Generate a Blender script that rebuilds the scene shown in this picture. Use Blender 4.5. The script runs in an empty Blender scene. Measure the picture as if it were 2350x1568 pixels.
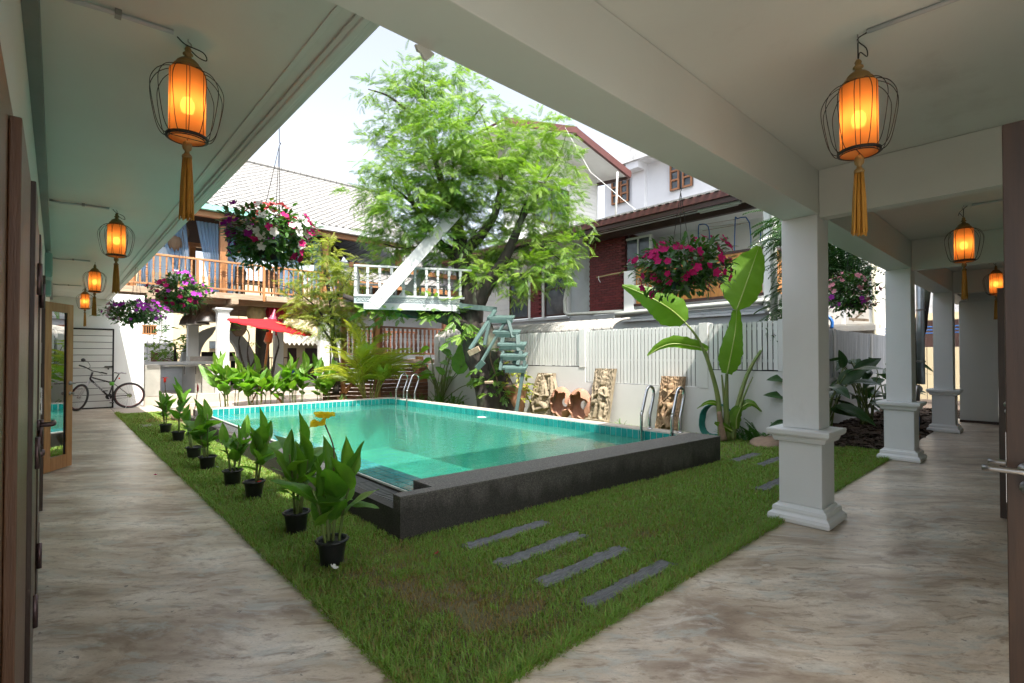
import bpy, math, random
import numpy as np
from mathutils import Vector, Matrix, Euler

S = bpy.context.scene
COL = S.collection
R = math.radians
rnd = random.Random(7)

# ------------------------------------------------------------ camera
YAW, PITCH, EYE = R(42.3), R(0.8), 1.4
FPX, CU, CV = 1151.0, 1175.0, 784.0
SHIFT = 34 - FPX * math.tan(PITCH)
cam = bpy.data.cameras.new('camera')
cam.sensor_width = 36; cam.lens = FPX / 2350 * 36
cam.shift_y = SHIFT / 2350; cam.clip_start = 0.05; cam.clip_end = 2000
camo = bpy.data.objects.new('camera', cam); COL.objects.link(camo)
camo.location = (0, 0, EYE); camo.rotation_euler = (R(90) + PITCH, 0, -YAW)
S.camera = camo

# ------------------------------------------------------------ light
SUN_DIR = Vector((.185, .56, -1)).normalized()
world = bpy.data.worlds.new('World'); S.world = world; world.use_nodes = True
wn = world.node_tree; wn.nodes.clear()
sky = wn.nodes.new('ShaderNodeTexSky'); sky.sky_type = 'NISHITA'; sky.sun_disc = False
sky.sun_elevation = math.asin(-SUN_DIR.z)
sky.sun_rotation = math.atan2(-SUN_DIR.x, -SUN_DIR.y)
sky.air_density = 1.0; sky.dust_density = 5.0; sky.ozone_density = 1.5; sky.altitude = 300
bg = wn.nodes.new('ShaderNodeBackground'); bg.inputs['Strength'].default_value = 0.080
wo = wn.nodes.new('ShaderNodeOutputWorld')
hz = wn.nodes.new('ShaderNodeHueSaturation'); hz.inputs['Saturation'].default_value = 0.42   # thin bright haze
wn.links.new(sky.outputs[0], hz.inputs['Color']); wn.links.new(hz.outputs[0], bg.inputs[0])
wn.links.new(bg.outputs[0], wo.inputs[0])
sun = bpy.data.lights.new('sun', 'SUN'); sun.energy = 2.0; sun.angle = R(0.55); sun.color = (1, .945, .86)
suno = bpy.data.objects.new('sun', sun); COL.objects.link(suno)
suno.rotation_euler = SUN_DIR.to_track_quat('-Z', 'Y').to_euler(); suno.location = (0, -5, 20)
S.view_settings.view_transform = 'Standard'; S.view_settings.look = 'None'
S.view_settings.gamma = 1.0; S.view_settings.use_curve_mapping = False
S.view_settings.exposure = 2.45
S.render.engine = 'CYCLES'
cy = S.cycles
cy.max_bounces = 10; cy.diffuse_bounces = 6; cy.glossy_bounces = 4; cy.transmission_bounces = 6
cy.transparent_max_bounces = 12; cy.caustics_reflective = False; cy.caustics_refractive = False
cy.use_denoising = True; cy.use_adaptive_sampling = True; cy.adaptive_threshold = 0.02
cy.sample_clamp_indirect = 8.0

# ------------------------------------------------------------ measuring: a picture direction meets a plane of the place
_fw = np.array([math.sin(YAW)*math.cos(PITCH), math.cos(YAW)*math.cos(PITCH), math.sin(PITCH)])
_rt = np.array([math.cos(YAW), -math.sin(YAW), 0.]); _up = np.cross(_rt, _fw)
def at(u, v, x=None, y=None, z=None, d=None):
    r = _fw + (u-CU)/FPX*_rt - (v-CV-SHIFT)/FPX*_up
    if d is not None: t = d
    elif x is not None: t = x/r[0]
    elif y is not None: t = y/r[1]
    else: t = (z-EYE)/r[2]
    return Vector((t*r[0], t*r[1], EYE+t*r[2]))

# ------------------------------------------------------------ materials
def _nt(name):
    m = bpy.data.materials.new(name); m.use_nodes = True
    nt = m.node_tree; b = nt.nodes['Principled BSDF']
    return m, nt, b
def _n(nt, t, **k):
    n = nt.nodes.new(t)
    for a, v in k.items(): setattr(n, a, v)
    return n
def _ramp(nt, fac, stops):
    r = _n(nt, 'ShaderNodeValToRGB'); e = r.color_ramp.elements
    while len(e) < len(stops): e.new(.5)
    for i, (p, c) in enumerate(stops): e[i].position = p; e[i].color = tuple(c) + ((1,) if len(c) == 3 else ())
    nt.links.new(fac, r.inputs[0]); return r.outputs[0]
def _mix(nt, fac, a, b, mode='MIX'):
    m = _n(nt, 'ShaderNodeMix', data_type='RGBA', blend_type=mode)
    for sock, val in ((m.inputs[0], fac), (m.inputs[6], a), (m.inputs[7], b)):
        if hasattr(val, 'is_output'): nt.links.new(val, sock)
        elif isinstance(val, (int, float)): sock.default_value = val
        else: sock.default_value = tuple(val) + ((1,) if len(val) == 3 else ())
    return m.outputs[2]
def _coord(nt, stretch=(1,1,1), world_space=False, rand=True, rot=(0,0,0)):
    if world_space: src = _n(nt, 'ShaderNodeNewGeometry').outputs['Position']
    else: src = _n(nt, 'ShaderNodeTexCoord').outputs['Object']
    if rand and not world_space:
        oi = _n(nt, 'ShaderNodeObjectInfo'); mu = _n(nt, 'ShaderNodeMath', operation='MULTIPLY'); mu.inputs[1].default_value = 37.0
        nt.links.new(oi.outputs['Random'], mu.inputs[0])
        ad = _n(nt, 'ShaderNodeVectorMath', operation='ADD'); nt.links.new(src, ad.inputs[0]); nt.links.new(mu.outputs[0], ad.inputs[1]); src = ad.outputs[0]
    mp = _n(nt, 'ShaderNodeMapping'); mp.inputs['Scale'].default_value = stretch; mp.inputs['Rotation'].default_value = rot
    nt.links.new(src, mp.inputs[0]); return mp.outputs[0]
def _noise(nt, vec, scale, detail=4, rough=.55, dist=0):
    n = _n(nt, 'ShaderNodeTexNoise'); n.inputs['Scale'].default_value = scale; n.inputs['Detail'].default_value = detail
    n.inputs['Roughness'].default_value = rough; n.inputs['Distortion'].default_value = dist
    nt.links.new(vec, n.inputs['Vector']); return n.outputs['Fac']
def _bump(nt, b, h, strength, dist=.01):
    bp = _n(nt, 'ShaderNodeBump'); bp.inputs['Strength'].default_value = strength; bp.inputs['Distance'].default_value = dist
    nt.links.new(h, bp.inputs['Height']); nt.links.new(bp.outputs[0], b.inputs['Normal'])
def M(name, c1, c2=None, scale=4, rough=.6, bump=.15, bscale=None, metal=0, stretch=(1,1,1), vary=0, dirt=None, dscale=1.2, dlo=.55, spec=.5, ws=False, coat=0, detail=5):
    """general surface: two-tone noise, fine relief, optional stains and per-piece tone"""
    m, nt, b = _nt(name)
    vec = _coord(nt, stretch, ws); c2 = c2 or tuple(x*.85 for x in c1)
    f = _noise(nt, vec, scale, detail, .6, .4)
    col = _ramp(nt, f, [(.3, c1), (.7, c2)])
    if dirt:
        f2 = _noise(nt, _coord(nt, (1,1,.45), ws), dscale, 6, .65)
        col = _mix(nt, _ramp(nt, f2, [(dlo, (0,0,0)), (dlo+.2, (1,1,1))]), col, dirt)
    if vary:
        oi = _n(nt, 'ShaderNodeObjectInfo'); hs = _n(nt, 'ShaderNodeHueSaturation')
        mr = _n(nt, 'ShaderNodeMapRange'); mr.inputs[3].default_value = 1-vary; mr.inputs[4].default_value = 1+vary
        nt.links.new(oi.outputs['Random'], mr.inputs[0]); nt.links.new(mr.outputs[0], hs.inputs['Value']); nt.links.new(col, hs.inputs['Color']); col = hs.outputs[0]
    nt.links.new(col, b.inputs['Base Color'])
    b.inputs['Roughness'].default_value = rough; b.inputs['Metallic'].default_value = metal; b.inputs['Specular IOR Level'].default_value = spec
    if coat: b.inputs['Coat Weight'].default_value = coat; b.inputs['Coat Roughness'].default_value = .15
    if bump: _bump(nt, b, _noise(nt, vec, bscale or scale*6, 4), bump)
    return m
def leafM(name, c1, c2, trans=.35, rough=.38, vein=0, gloss=.5):
    m, nt, b = _nt(name)
    at_ = _n(nt, 'ShaderNodeAttribute', attribute_name='tint')
    oi = _n(nt, 'ShaderNodeObjectInfo')
    ad = _n(nt, 'ShaderNodeMath', operation='ADD'); nt.links.new(at_.outputs['Fac'], ad.inputs[0])
    ml = _n(nt, 'ShaderNodeMath', operation='MULTIPLY'); ml.inputs[1].default_value = .45; nt.links.new(oi.outputs['Random'], ml.inputs[0])
    nt.links.new(ml.outputs[0], ad.inputs[1])
    nz = _noise(nt, _coord(nt), 9, 3)
    ad2 = _n(nt, 'ShaderNodeMath', operation='MULTIPLY_ADD'); ad2.inputs[1].default_value = .5; nt.links.new(nz, ad2.inputs[0]); nt.links.new(ad.outputs[0], ad2.inputs[2])
    sb = _n(nt, 'ShaderNodeMath', operation='SUBTRACT'); sb.inputs[1].default_value = .25; nt.links.new(ad2.outputs[0], sb.inputs[0])
    col = _mix(nt, sb.outputs[0], c1, c2)
    nt.links.new(col, b.inputs['Base Color']); b.inputs['Roughness'].default_value = rough; b.inputs['Specular IOR Level'].default_value = gloss
    tr = _n(nt, 'ShaderNodeBsdfTranslucent')
    tc = _mix(nt, 1.0, col, (1.5, 1.75, .55), 'MULTIPLY'); nt.links.new(tc, tr.inputs[0])
    mx = _n(nt, 'ShaderNodeMixShader'); mx.inputs[0].default_value = trans
    nt.links.new(b.outputs[0], mx.inputs[1]); nt.links.new(tr.outputs[0], mx.inputs[2])
    nt.links.new(mx.outputs[0], nt.nodes['Material Output'].inputs[0])
    if vein:
        w = _n(nt, 'ShaderNodeTexWave'); w.bands_direction = 'X'; w.inputs['Scale'].default_value = vein; w.inputs['Distortion'].default_value = .6
        nt.links.new(_coord(nt, rand=False), w.inputs[0]); _bump(nt, b, w.outputs['Fac'], .25, .004)
    return m

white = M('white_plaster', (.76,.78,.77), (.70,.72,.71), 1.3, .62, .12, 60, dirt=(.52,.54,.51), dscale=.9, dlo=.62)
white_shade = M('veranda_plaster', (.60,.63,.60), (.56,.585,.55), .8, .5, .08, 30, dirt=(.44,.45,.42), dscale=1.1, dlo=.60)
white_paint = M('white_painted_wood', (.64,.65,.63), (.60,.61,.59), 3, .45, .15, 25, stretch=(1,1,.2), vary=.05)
fence_wall_m = M('fence_wall_plaster', (.63,.63,.61), (.58,.58,.56), .8, .7, .25, 45, dirt=(.55,.53,.46), dscale=1.6, dlo=.62)
teak = M('teak', (.40,.19,.075), (.27,.115,.04), 5, .42, .15, 40, stretch=(6,6,.6), vary=.16)
teak_h = M('teak_horizontal', (.42,.21,.09), (.27,.12,.05), 5, .5, .2, 30, stretch=(.6,6,6), vary=.2)
old_teak = M('aged_teak_frame', (.13,.06,.027), (.08,.037,.017), 5, .4, .15, 40, stretch=(7,7,.5), vary=.25)
dark_teak = M('dark_door_wood', (.055,.028,.015), (.028,.015,.009), 5, .35, .12, 40, stretch=(8,8,.5), vary=.1)
old_wood = M('weathered_beam', (.40,.31,.22), (.24,.17,.11), 4, .75, .4, 30, stretch=(.7,5,5), vary=.15, dirt=(.52,.48,.42), dscale=3, dlo=.6)
deck_dark = M('reddish_planks', (.23,.095,.05), (.12,.05,.03), 4, .5, .3, 30, stretch=(.8,6,6), vary=.45)
teal_wood = M('pale_teal_paint', (.05,.095,.088), (.08,.13,.12), 4, .6, .3, 30, stretch=(4,4,1), vary=.14, dirt=(.07,.10,.09), dscale=6, dlo=.6)
tree_white = M('worn_white_paint', (.44,.455,.44), (.36,.395,.395), 5, .5, .2, 30, vary=.08, dirt=(.36,.46,.46), dscale=5, dlo=.6)
black_metal = M('black_iron', (.012,.012,.013), (.02,.018,.016), 8, .45, .1, metal=.6)
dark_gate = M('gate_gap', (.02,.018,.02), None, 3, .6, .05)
steel = M('stainless_steel', (.62,.62,.63), (.55,.55,.56), 6, .16, .02, metal=1)
brushed = M('brushed_metal', (.36,.35,.34), (.28,.27,.26), 10, .34, .05, metal=1)
hinge_m = M('bronze_hinge', (.16,.11,.11), (.09,.06,.06), 14, .4, .1, metal=.8)
plastic_black = M('black_plastic', (.012,.013,.014), (.02,.02,.021), 6, .33, .1)
concrete = M('polished_cement', (.36,.35,.31), (.26,.26,.23), 2, .42, .1, 30, dirt=(.18,.18,.15), dscale=2.5, dlo=.58)
kerb_m = M('cement_kerb', (.46,.41,.35), (.36,.32,.27), 3, .8, .3, 40, dirt=(.24,.21,.17), dscale=3)
maroon = M('maroon_paint', (.105,.034,.028), (.075,.024,.020), 3, .5, .15, vary=.06, dirt=(.30,.17,.15), dscale=5, dlo=.68)
maroon_dark = M('dark_brown_board', (.055,.022,.018), (.035,.016,.014), 3, .5, .1)
brick_m = M('maroon_brick', (.17,.022,.022), (.12,.016,.018), 14, .55, .3, 60, vary=.22)
mortar_m = M('brick_joint', (.07,.014,.014), None, 10, .8, .3)
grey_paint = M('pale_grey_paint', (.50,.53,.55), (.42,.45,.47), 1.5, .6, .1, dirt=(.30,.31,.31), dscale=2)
pipe_m = M('pvc_pipe', (.47,.49,.46), (.40,.42,.38), 4, .4, .08, dirt=(.3,.22,.13), dscale=4, dlo=.66)
blue_m = M('blue_enamel', (.01,.11,.36), None, 4, .35, .05)
trunk_m = M('mossy_bark', (.05,.04,.032), (.02,.016,.014), 7, .9, .9, 16, stretch=(1,1,.35), dirt=(.11,.13,.085), dscale=2.2, dlo=.55)
stem_m = M('green_stem', (.10,.17,.035), (.17,.19,.06), 5, .45, .1, vary=.2)
twig_m = M('twig', (.16,.10,.06), (.10,.07,.04), 8, .8, .2)
soil_m = M('soil', (.06,.042,.03), (.035,.025,.018), 14, .95, .8, 40)
boulder_m = M('warm_boulder', (.34,.24,.165), (.21,.15,.11), 3, .85, .6, 20, dirt=(.45,.36,.27), dscale=3)
slate_m = M('dark_slate', (.15,.155,.16), (.085,.09,.093), 9, .5, .8, 22, stretch=(.7,4,1), vary=.15)
carve_m = M('carved_sandstone', (.33,.27,.185), (.22,.175,.115), 6, .85, .6, 45, dirt=(.10,.085,.06), dscale=5, dlo=.55)
carve_o = M('ochre_carved_stone', (.36,.245,.14), (.23,.15,.09), 6, .85, .6, 45, dirt=(.12,.08,.05), dscale=6, dlo=.55)
terracotta = M('terracotta', (.38,.20,.125), (.26,.12,.075), 5, .75, .35, 35, dirt=(.45,.33,.27), dscale=5, dlo=.6)
roof_white = M('white_cement_tile', (.25,.247,.24), (.21,.208,.20), 5, .6, .15, 30, vary=.05)
corr_m = M('corrugated_sheet', (.38,.37,.34), (.30,.29,.26), 3, .55, .15, dirt=(.33,.29,.23), dscale=2.5)
cream = M('cream_wall', (.66,.56,.36), (.60,.50,.32), 1, .8, .15)
gold_wood = M('aged_gold_wood', (.27,.165,.045), (.17,.10,.03), 7, .5, .2)
tassel_m = M('mustard_silk', (.50,.24,.025), (.34,.15,.015), 30, .7, .3, 60, stretch=(6,6,.5))
lamp_ring = M('lantern_iron', (.02,.018,.017), None, 6, .5, .1, metal=.3)
mulch_m = M('bark_mulch', (.11,.075,.05), (.05,.034,.024), 40, .95, .9, 60)
red_cloth = M('red_lacquered_paper', (.62,.015,.022), (.50,.01,.02), 5, .35, .1)
# ---- special materials
def floor_mat():
    m, nt, b = _nt('trowelled_cement_floor')
    v = _coord(nt, (1, 1, 1), True, rot=(0, 0, R(42.3)))
    st = _n(nt, 'ShaderNodeVectorMath', operation='MULTIPLY'); st.inputs[1].default_value = (1, 2.6, 1); nt.links.new(v, st.inputs[0])
    warp = _n(nt, 'ShaderNodeTexNoise'); warp.inputs['Scale'].default_value = .9; warp.inputs['Detail'].default_value = 3; nt.links.new(v, warp.inputs[0])
    ad = _n(nt, 'ShaderNodeVectorMath', operation='MULTIPLY_ADD'); ad.inputs[1].default_value = (1.0, 1.0, 0); nt.links.new(warp.outputs['Color'], ad.inputs[0]); nt.links.new(st.outputs[0], ad.inputs[2])
    big = _noise(nt, ad.outputs[0], 1.0, 10, .62, .35)
    fine = _noise(nt, ad.outputs[0], 7, 9, .70, .2)
    c = _ramp(nt, big, [(.34, (.22,.15,.095)), (.45, (.42,.335,.245)), (.54, (.56,.47,.36)), (.64, (.69,.62,.52))])
    c = _mix(nt, _ramp(nt, fine, [(.38, (.8,.8,.8)), (.49, (0,0,0))]), c, (.23,.16,.105))
    f3 = _noise(nt, ad.outputs[0], 3.1, 8, .7, .4)
    c = _mix(nt, _ramp(nt, f3, [(.52, (0,0,0)), (.62, (.65,.65,.65))]), c, (.42,.44,.40))
    f4 = _noise(nt, ad.outputs[0], 1.9, 9, .70, .3)
    c = _mix(nt, _ramp(nt, f4, [(.53, (0,0,0)), (.66, (.6,.6,.6))]), c, (.74,.67,.57))
    f5 = _noise(nt, st.outputs[0], 34, 6, .75, .3)
    c = _mix(nt, _ramp(nt, f5, [(.36, (.6,.6,.6)), (.47, (0,0,0)), (.55, (0,0,0)), (.66, (.35,.35,.35))]), c, (.30,.25,.19))
    spk = _noise(nt, v, 19, 4, .6)
    c = _mix(nt, _ramp(nt, spk, [(.67, (0,0,0)), (.70, (.8,.8,.8))]), c, (.09,.08,.075))
    nt.links.new(c, b.inputs['Base Color'])
    rr = _n(nt, 'ShaderNodeMapRange'); rr.inputs[3].default_value = .22; rr.inputs[4].default_value = .46
    nt.links.new(fine, rr.inputs[0]); nt.links.new(rr.outputs[0], b.inputs['Roughness'])
    b.inputs['Specular IOR Level'].default_value = .45
    _bump(nt, b, fine, .12, .004); return m
def granite_mat(name, wet=True):
    m, nt, b = _nt(name)
    v = _coord(nt, (1,1,1), True)
    vo = _n(nt, 'ShaderNodeTexVoronoi'); vo.inputs['Scale'].default_value = 150; nt.links.new(v, vo.inputs['Vector'])
    c = _ramp(nt, vo.outputs['Color'], [(.1, (.065,.062,.058)), (.45, (.115,.11,.10)), (.75, (.165,.155,.14)), (.95, (.26,.24,.21))])
    rough = .7
    if wet:
        n = _noise(nt, _coord(nt, (1.6,1.6,.5), True), 1.5, 6, .6, .2)
        sep = _n(nt, 'ShaderNodeSeparateXYZ'); nt.links.new(_n(nt, 'ShaderNodeNewGeometry').outputs['Position'], sep.inputs[0])
        ma = _n(nt, 'ShaderNodeMath', operation='MULTIPLY_ADD'); ma.inputs[1].default_value = 1.1; nt.links.new(sep.outputs['Z'], ma.inputs[0]); nt.links.new(n, ma.inputs[2])
        mb = _n(nt, 'ShaderNodeMath', operation='MULTIPLY_ADD'); mb.inputs[1].default_value = .035; nt.links.new(sep.outputs['X'], mb.inputs[0]); nt.links.new(ma.outputs[0], mb.inputs[2])
        w = _ramp(nt, mb.outputs[0], [(.76, (.30,.29,.28)), (.92, (.72,.71,.70))])
        c = _mix(nt, 1.0, c, w, 'MULTIPLY')
    nt.links.new(c, b.inputs['Base Color']); b.inputs['Roughness'].default_value = rough
    _bump(nt, b, vo.outputs['Distance'], .5, .004); return m
floor_m = floor_mat(); granite_wet = granite_mat('wet_pebble_wash'); granite_top = granite_mat('pebble_wash_coping', False)
def tile_mat():
    m, nt, b = _nt('teal_glazed_tile')
    oi = _n(nt, 'ShaderNodeObjectInfo')
    c = _ramp(nt, oi.outputs['Random'], [(0, (.008,.20,.19)), (.5, (.012,.26,.245)), (1, (.02,.32,.30))])
    nz = _noise(nt, _coord(nt), 18, 3); c = _mix(nt, _ramp(nt, nz, [(.4, (0,0,0)), (.8, (.4,.4,.4))]), c, (.05,.36,.33))
    nt.links.new(c, b.inputs['Base Color']); b.inputs['Roughness'].default_value = .16; b.inputs['Coat Weight'].default_value = .4
    return m
tile_m = tile_mat()
grout_m = M('tile_grout', (.62,.68,.62), None, 20, .8, .2)
basin_m = M('pool_basin', (.05,.38,.31), (.03,.31,.26), 1.1, .5, .05, dirt=(.10,.50,.38), dscale=.8, dlo=.45)
def water_mat():
    m, nt, b = _nt('pool_water_surface'); nt.nodes.remove(b)
    v = _coord(nt, (1,1,1), True)
    n1 = _noise(nt, v, 5.5, 3, .5, .3); n2 = _noise(nt, v, 22, 2, .5)
    sm = _n(nt, 'ShaderNodeMath', operation='MULTIPLY_ADD'); sm.inputs[1].default_value = .22; nt.links.new(n2, sm.inputs[0]); nt.links.new(n1, sm.inputs[2])
    bp = _n(nt, 'ShaderNodeBump'); bp.inputs['Strength'].default_value = .16; bp.inputs['Distance'].default_value = .03; nt.links.new(sm.outputs[0], bp.inputs['Height'])
    gl = _n(nt, 'ShaderNodeBsdfGlossy'); gl.inputs['Roughness'].default_value = .02; nt.links.new(bp.outputs[0], gl.inputs['Normal'])
    tr = _n(nt, 'ShaderNodeBsdfTransparent'); tr.inputs[0].default_value = (.60, .94, .88, 1)
    df = _n(nt, 'ShaderNodeBsdfDiffuse'); df.inputs[0].default_value = (.085,.35,.275,1)
    body = _n(nt, 'ShaderNodeMixShader'); body.inputs[0].default_value = .32; nt.links.new(tr.outputs[0], body.inputs[1]); nt.links.new(df.outputs[0], body.inputs[2])
    fr = _n(nt, 'ShaderNodeFresnel'); fr.inputs[0].default_value = 1.48; nt.links.new(bp.outputs[0], fr.inputs['Normal'])
    mx = _n(nt, 'ShaderNodeMixShader'); nt.links.new(fr.outputs[0], mx.inputs[0]); nt.links.new(body.outputs[0], mx.inputs[1]); nt.links.new(gl.outputs[0], mx.inputs[2])
    nt.links.new(mx.outputs[0], nt.nodes['Material Output'].inputs[0]); return m
water_m = water_mat()
def glass_mat(name, tint=(.8,.86,.84), refl=1.0, rough=.01):
    m, nt, b = _nt(name); nt.nodes.remove(b)
    gl = _n(nt, 'ShaderNodeBsdfGlossy'); gl.inputs['Roughness'].default_value = rough
    tr = _n(nt, 'ShaderNodeBsdfTransparent'); tr.inputs[0].default_value = (*tint, 1)
    fr = _n(nt, 'ShaderNodeFresnel'); fr.inputs[0].default_value = 1.6*refl
    mx = _n(nt, 'ShaderNodeMixShader'); nt.links.new(fr.outputs[0], mx.inputs[0]); nt.links.new(tr.outputs[0], mx.inputs[1]); nt.links.new(gl.outputs[0], mx.inputs[2])
    nt.links.new(mx.outputs[0], nt.nodes['Material Output'].inputs[0]); return m
glass_m = glass_mat('door_glass', (.86,.9,.86)); dark_glass = glass_mat('tinted_glass', (.25,.28,.30), 1.1, .05)
def dull_glass():
    m, nt, b = _nt('dusty_window_glass'); b.inputs['Base Color'].default_value = (.06,.075,.085,1); b.inputs['Roughness'].default_value = .12
    c = _ramp(nt, _noise(nt, _coord(nt), 1.5, 4), [(.35, (.035,.045,.055)), (.7, (.13,.155,.17))]); nt.links.new(c, b.inputs['Base Color']); return m
win_glass = dull_glass()
def shade_mat():
    """cloth cylinder lit by the bulb hanging inside it"""
    m, nt, b = _nt('amber_lamp_shade')
    b.inputs['Base Color'].default_value = (.60,.24,.07,1); b.inputs['Roughness'].default_value = .85
    _bump(nt, b, _noise(nt, _coord(nt, (60,60,1)), 3, 2), .1)
    t = _n(nt, 'ShaderNodeBsdfTranslucent'); t.inputs[0].default_value = (.95,.52,.17,1)
    mx = _n(nt, 'ShaderNodeMixShader'); mx.inputs[0].default_value = .6; nt.links.new(b.outputs[0], mx.inputs[1]); nt.links.new(t.outputs[0], mx.inputs[2])
    tp = _n(nt, 'ShaderNodeBsdfTransparent'); tp.inputs[0].default_value = (1,.55,.2,1)
    m2 = _n(nt, 'ShaderNodeMixShader'); m2.inputs[0].default_value = .10; nt.links.new(mx.outputs[0], m2.inputs[1]); nt.links.new(tp.outputs[0], m2.inputs[2])
    nt.links.new(m2.outputs[0], nt.nodes['Material Output'].inputs[0]); return m
shade_m = shade_mat()
def emis(name, c, s):
    m, nt, b = _nt(name); b.inputs['Base Color'].default_value = (*c, 1); b.inputs['Emission Color'].default_value = (*c, 1); b.inputs['Emission Strength'].default_value = s; return m
bulb_m = emis('bulb_glow', (1, .48, .17), 4.0)
def cloth_mat(name, c, tr=.45, clear=.0):
    m, nt, b = _nt(name); b.inputs['Base Color'].default_value = (*c, 1); b.inputs['Roughness'].default_value = .85
    t = _n(nt, 'ShaderNodeBsdfTranslucent'); t.inputs[0].default_value = (*c, 1)
    mx = _n(nt, 'ShaderNodeMixShader'); mx.inputs[0].default_value = tr; nt.links.new(b.outputs[0], mx.inputs[1]); nt.links.new(t.outputs[0], mx.inputs[2])
    o = mx.outputs[0]
    if clear:
        tp = _n(nt, 'ShaderNodeBsdfTransparent'); m2 = _n(nt, 'ShaderNodeMixShader'); m2.inputs[0].default_value = clear
        nt.links.new(o, m2.inputs[1]); nt.links.new(tp.outputs[0], m2.inputs[2]); o = m2.outputs[0]
    nt.links.new(o, nt.nodes['Material Output'].inputs[0]); return m
curtain_m = cloth_mat('sheer_blue_curtain', (.22,.38,.58), .5, .22)
umbrella_m = cloth_mat('red_oiled_paper', (.72,.02,.03), .4)
redlamp_m = cloth_mat('dark_red_silk', (.34,.012,.03), .3); straw_m = cloth_mat('straw_paper', (.42,.33,.17), .3)
brownlamp_m = cloth_mat('brown_paper', (.16,.11,.07), .25)
petal = {k: cloth_mat('petal_'+k, c, .3) for k, c in dict(magenta=(.55,.01,.16), purple=(.34,.01,.30), violet=(.50,.05,.52), pink=(.80,.30,.38), white=(.80,.80,.76), yellow=(.98,.82,.03), red=(.75,.03,.01), coral=(.5,.06,.07), pale=(.72,.45,.58)).items()}
leaf_canna = leafM('canna_leaf', (.08,.22,.025), (.24,.40,.055), .42, .33, vein=26)
leaf_tree = leafM('feathery_foliage', (.055,.145,.018), (.24,.36,.05), .34, .5)
leaf_bush = leafM('yellowing_foliage', (.09,.16,.02), (.32,.34,.06), .36, .5)
leaf_dark = leafM('dark_glossy_leaf', (.018,.065,.018), (.05,.12,.03), .2, .3, vein=22)
leaf_flower = leafM('periwinkle_leaf', (.02,.07,.014), (.06,.15,.03), .25, .3)
leaf_banana = leafM('banana_leaf', (.09,.20,.02), (.17,.29,.035), .45, .35, vein=30)
leaf_palm = leafM('golden_palm_leaf', (.22,.30,.02), (.60,.52,.06), .4, .4)
leaf_fern = leafM('fern_leaf', (.03,.11,.015), (.09,.20,.03), .3, .5)
leaf_shrub = leafM('shrub_leaf', (.05,.14,.02), (.18,.30,.05), .35, .45)
def grass_mat():
    m, nt, b = _nt('grass_blade')
    at_ = _n(nt, 'ShaderNodeAttribute', attribute_name='tint')
    c = _ramp(nt, at_.outputs['Fac'], [(0, (.26,.16,.07)), (.22, (.25,.22,.06)), (.4, (.16,.29,.045)), (1, (.29,.46,.085))])
    nt.links.new(c, b.inputs['Base Color']); b.inputs['Roughness'].default_value = .5
    tr = _n(nt, 'ShaderNodeBsdfTranslucent'); nt.links.new(_mix(nt, 1.0, c, (1.4,1.6,.6), 'MULTIPLY'), tr.inputs[0])
    mx = _n(nt, 'ShaderNodeMixShader'); mx.inputs[0].default_value = .35
    nt.links.new(b.outputs[0], mx.inputs[1]); nt.links.new(tr.outputs[0], mx.inputs[2]); nt.links.new(mx.outputs[0], nt.nodes['Material Output'].inputs[0]); return m
grass_m = grass_mat()
lawn_soil = M('lawn_soil', (.12,.135,.05), (.13,.095,.055), 3, .95, .7, 40, ws=True)

# ---- objects
ORG = {}
def props(o, label=None, cat=None, group=None, kind=None):
    if label: o['label'] = label
    if cat: o['category'] = cat
    if group: o['group'] = group
    if kind: o['kind'] = kind
    return o
def thing(name, label, cat, loc=(0,0,0), group=None):
    o = bpy.data.objects.new(name, None); COL.objects.link(o); o.location = loc; o.empty_display_size = .1
    ORG[o.name] = Vector(loc); return props(o, label, cat, group)
def place(name, mesh, parent=None, loc=(0,0,0), rot=(0,0,0), sc=(1,1,1), mat4=None):
    """one more object of a shared mesh"""
    o = bpy.data.objects.new(name, mesh); COL.objects.link(o)
    base = ORG.get(parent.name, Vector()) if parent else Vector()
    if parent: o.parent = parent
    if mat4 is not None: o.matrix_basis = Matrix.Translation(-base) @ mat4
    else: o.location = Vector(loc)-base; o.rotation_euler = rot; o.scale = sc
    return o
def children(o): return [c for c in COL.objects if c.parent is o]
KIDS = {}
def dup(root, loc, rotz=0, label=None, scale=1, group=None):
    if not KIDS.get('ready'):
        pass
    r = root.copy(); COL.objects.link(r); r.location = loc; r.rotation_euler = (0,0,rotz); r.scale = (scale,)*3
    ORG[r.name] = Vector(loc)
    if label: r['label'] = label
    if group: r['group'] = group
    for ch in root.children:
        c = ch.copy(); COL.objects.link(c); c.parent = r
        for g in ch.children:
            d = g.copy(); COL.objects.link(d); d.parent = c
    return r
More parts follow.
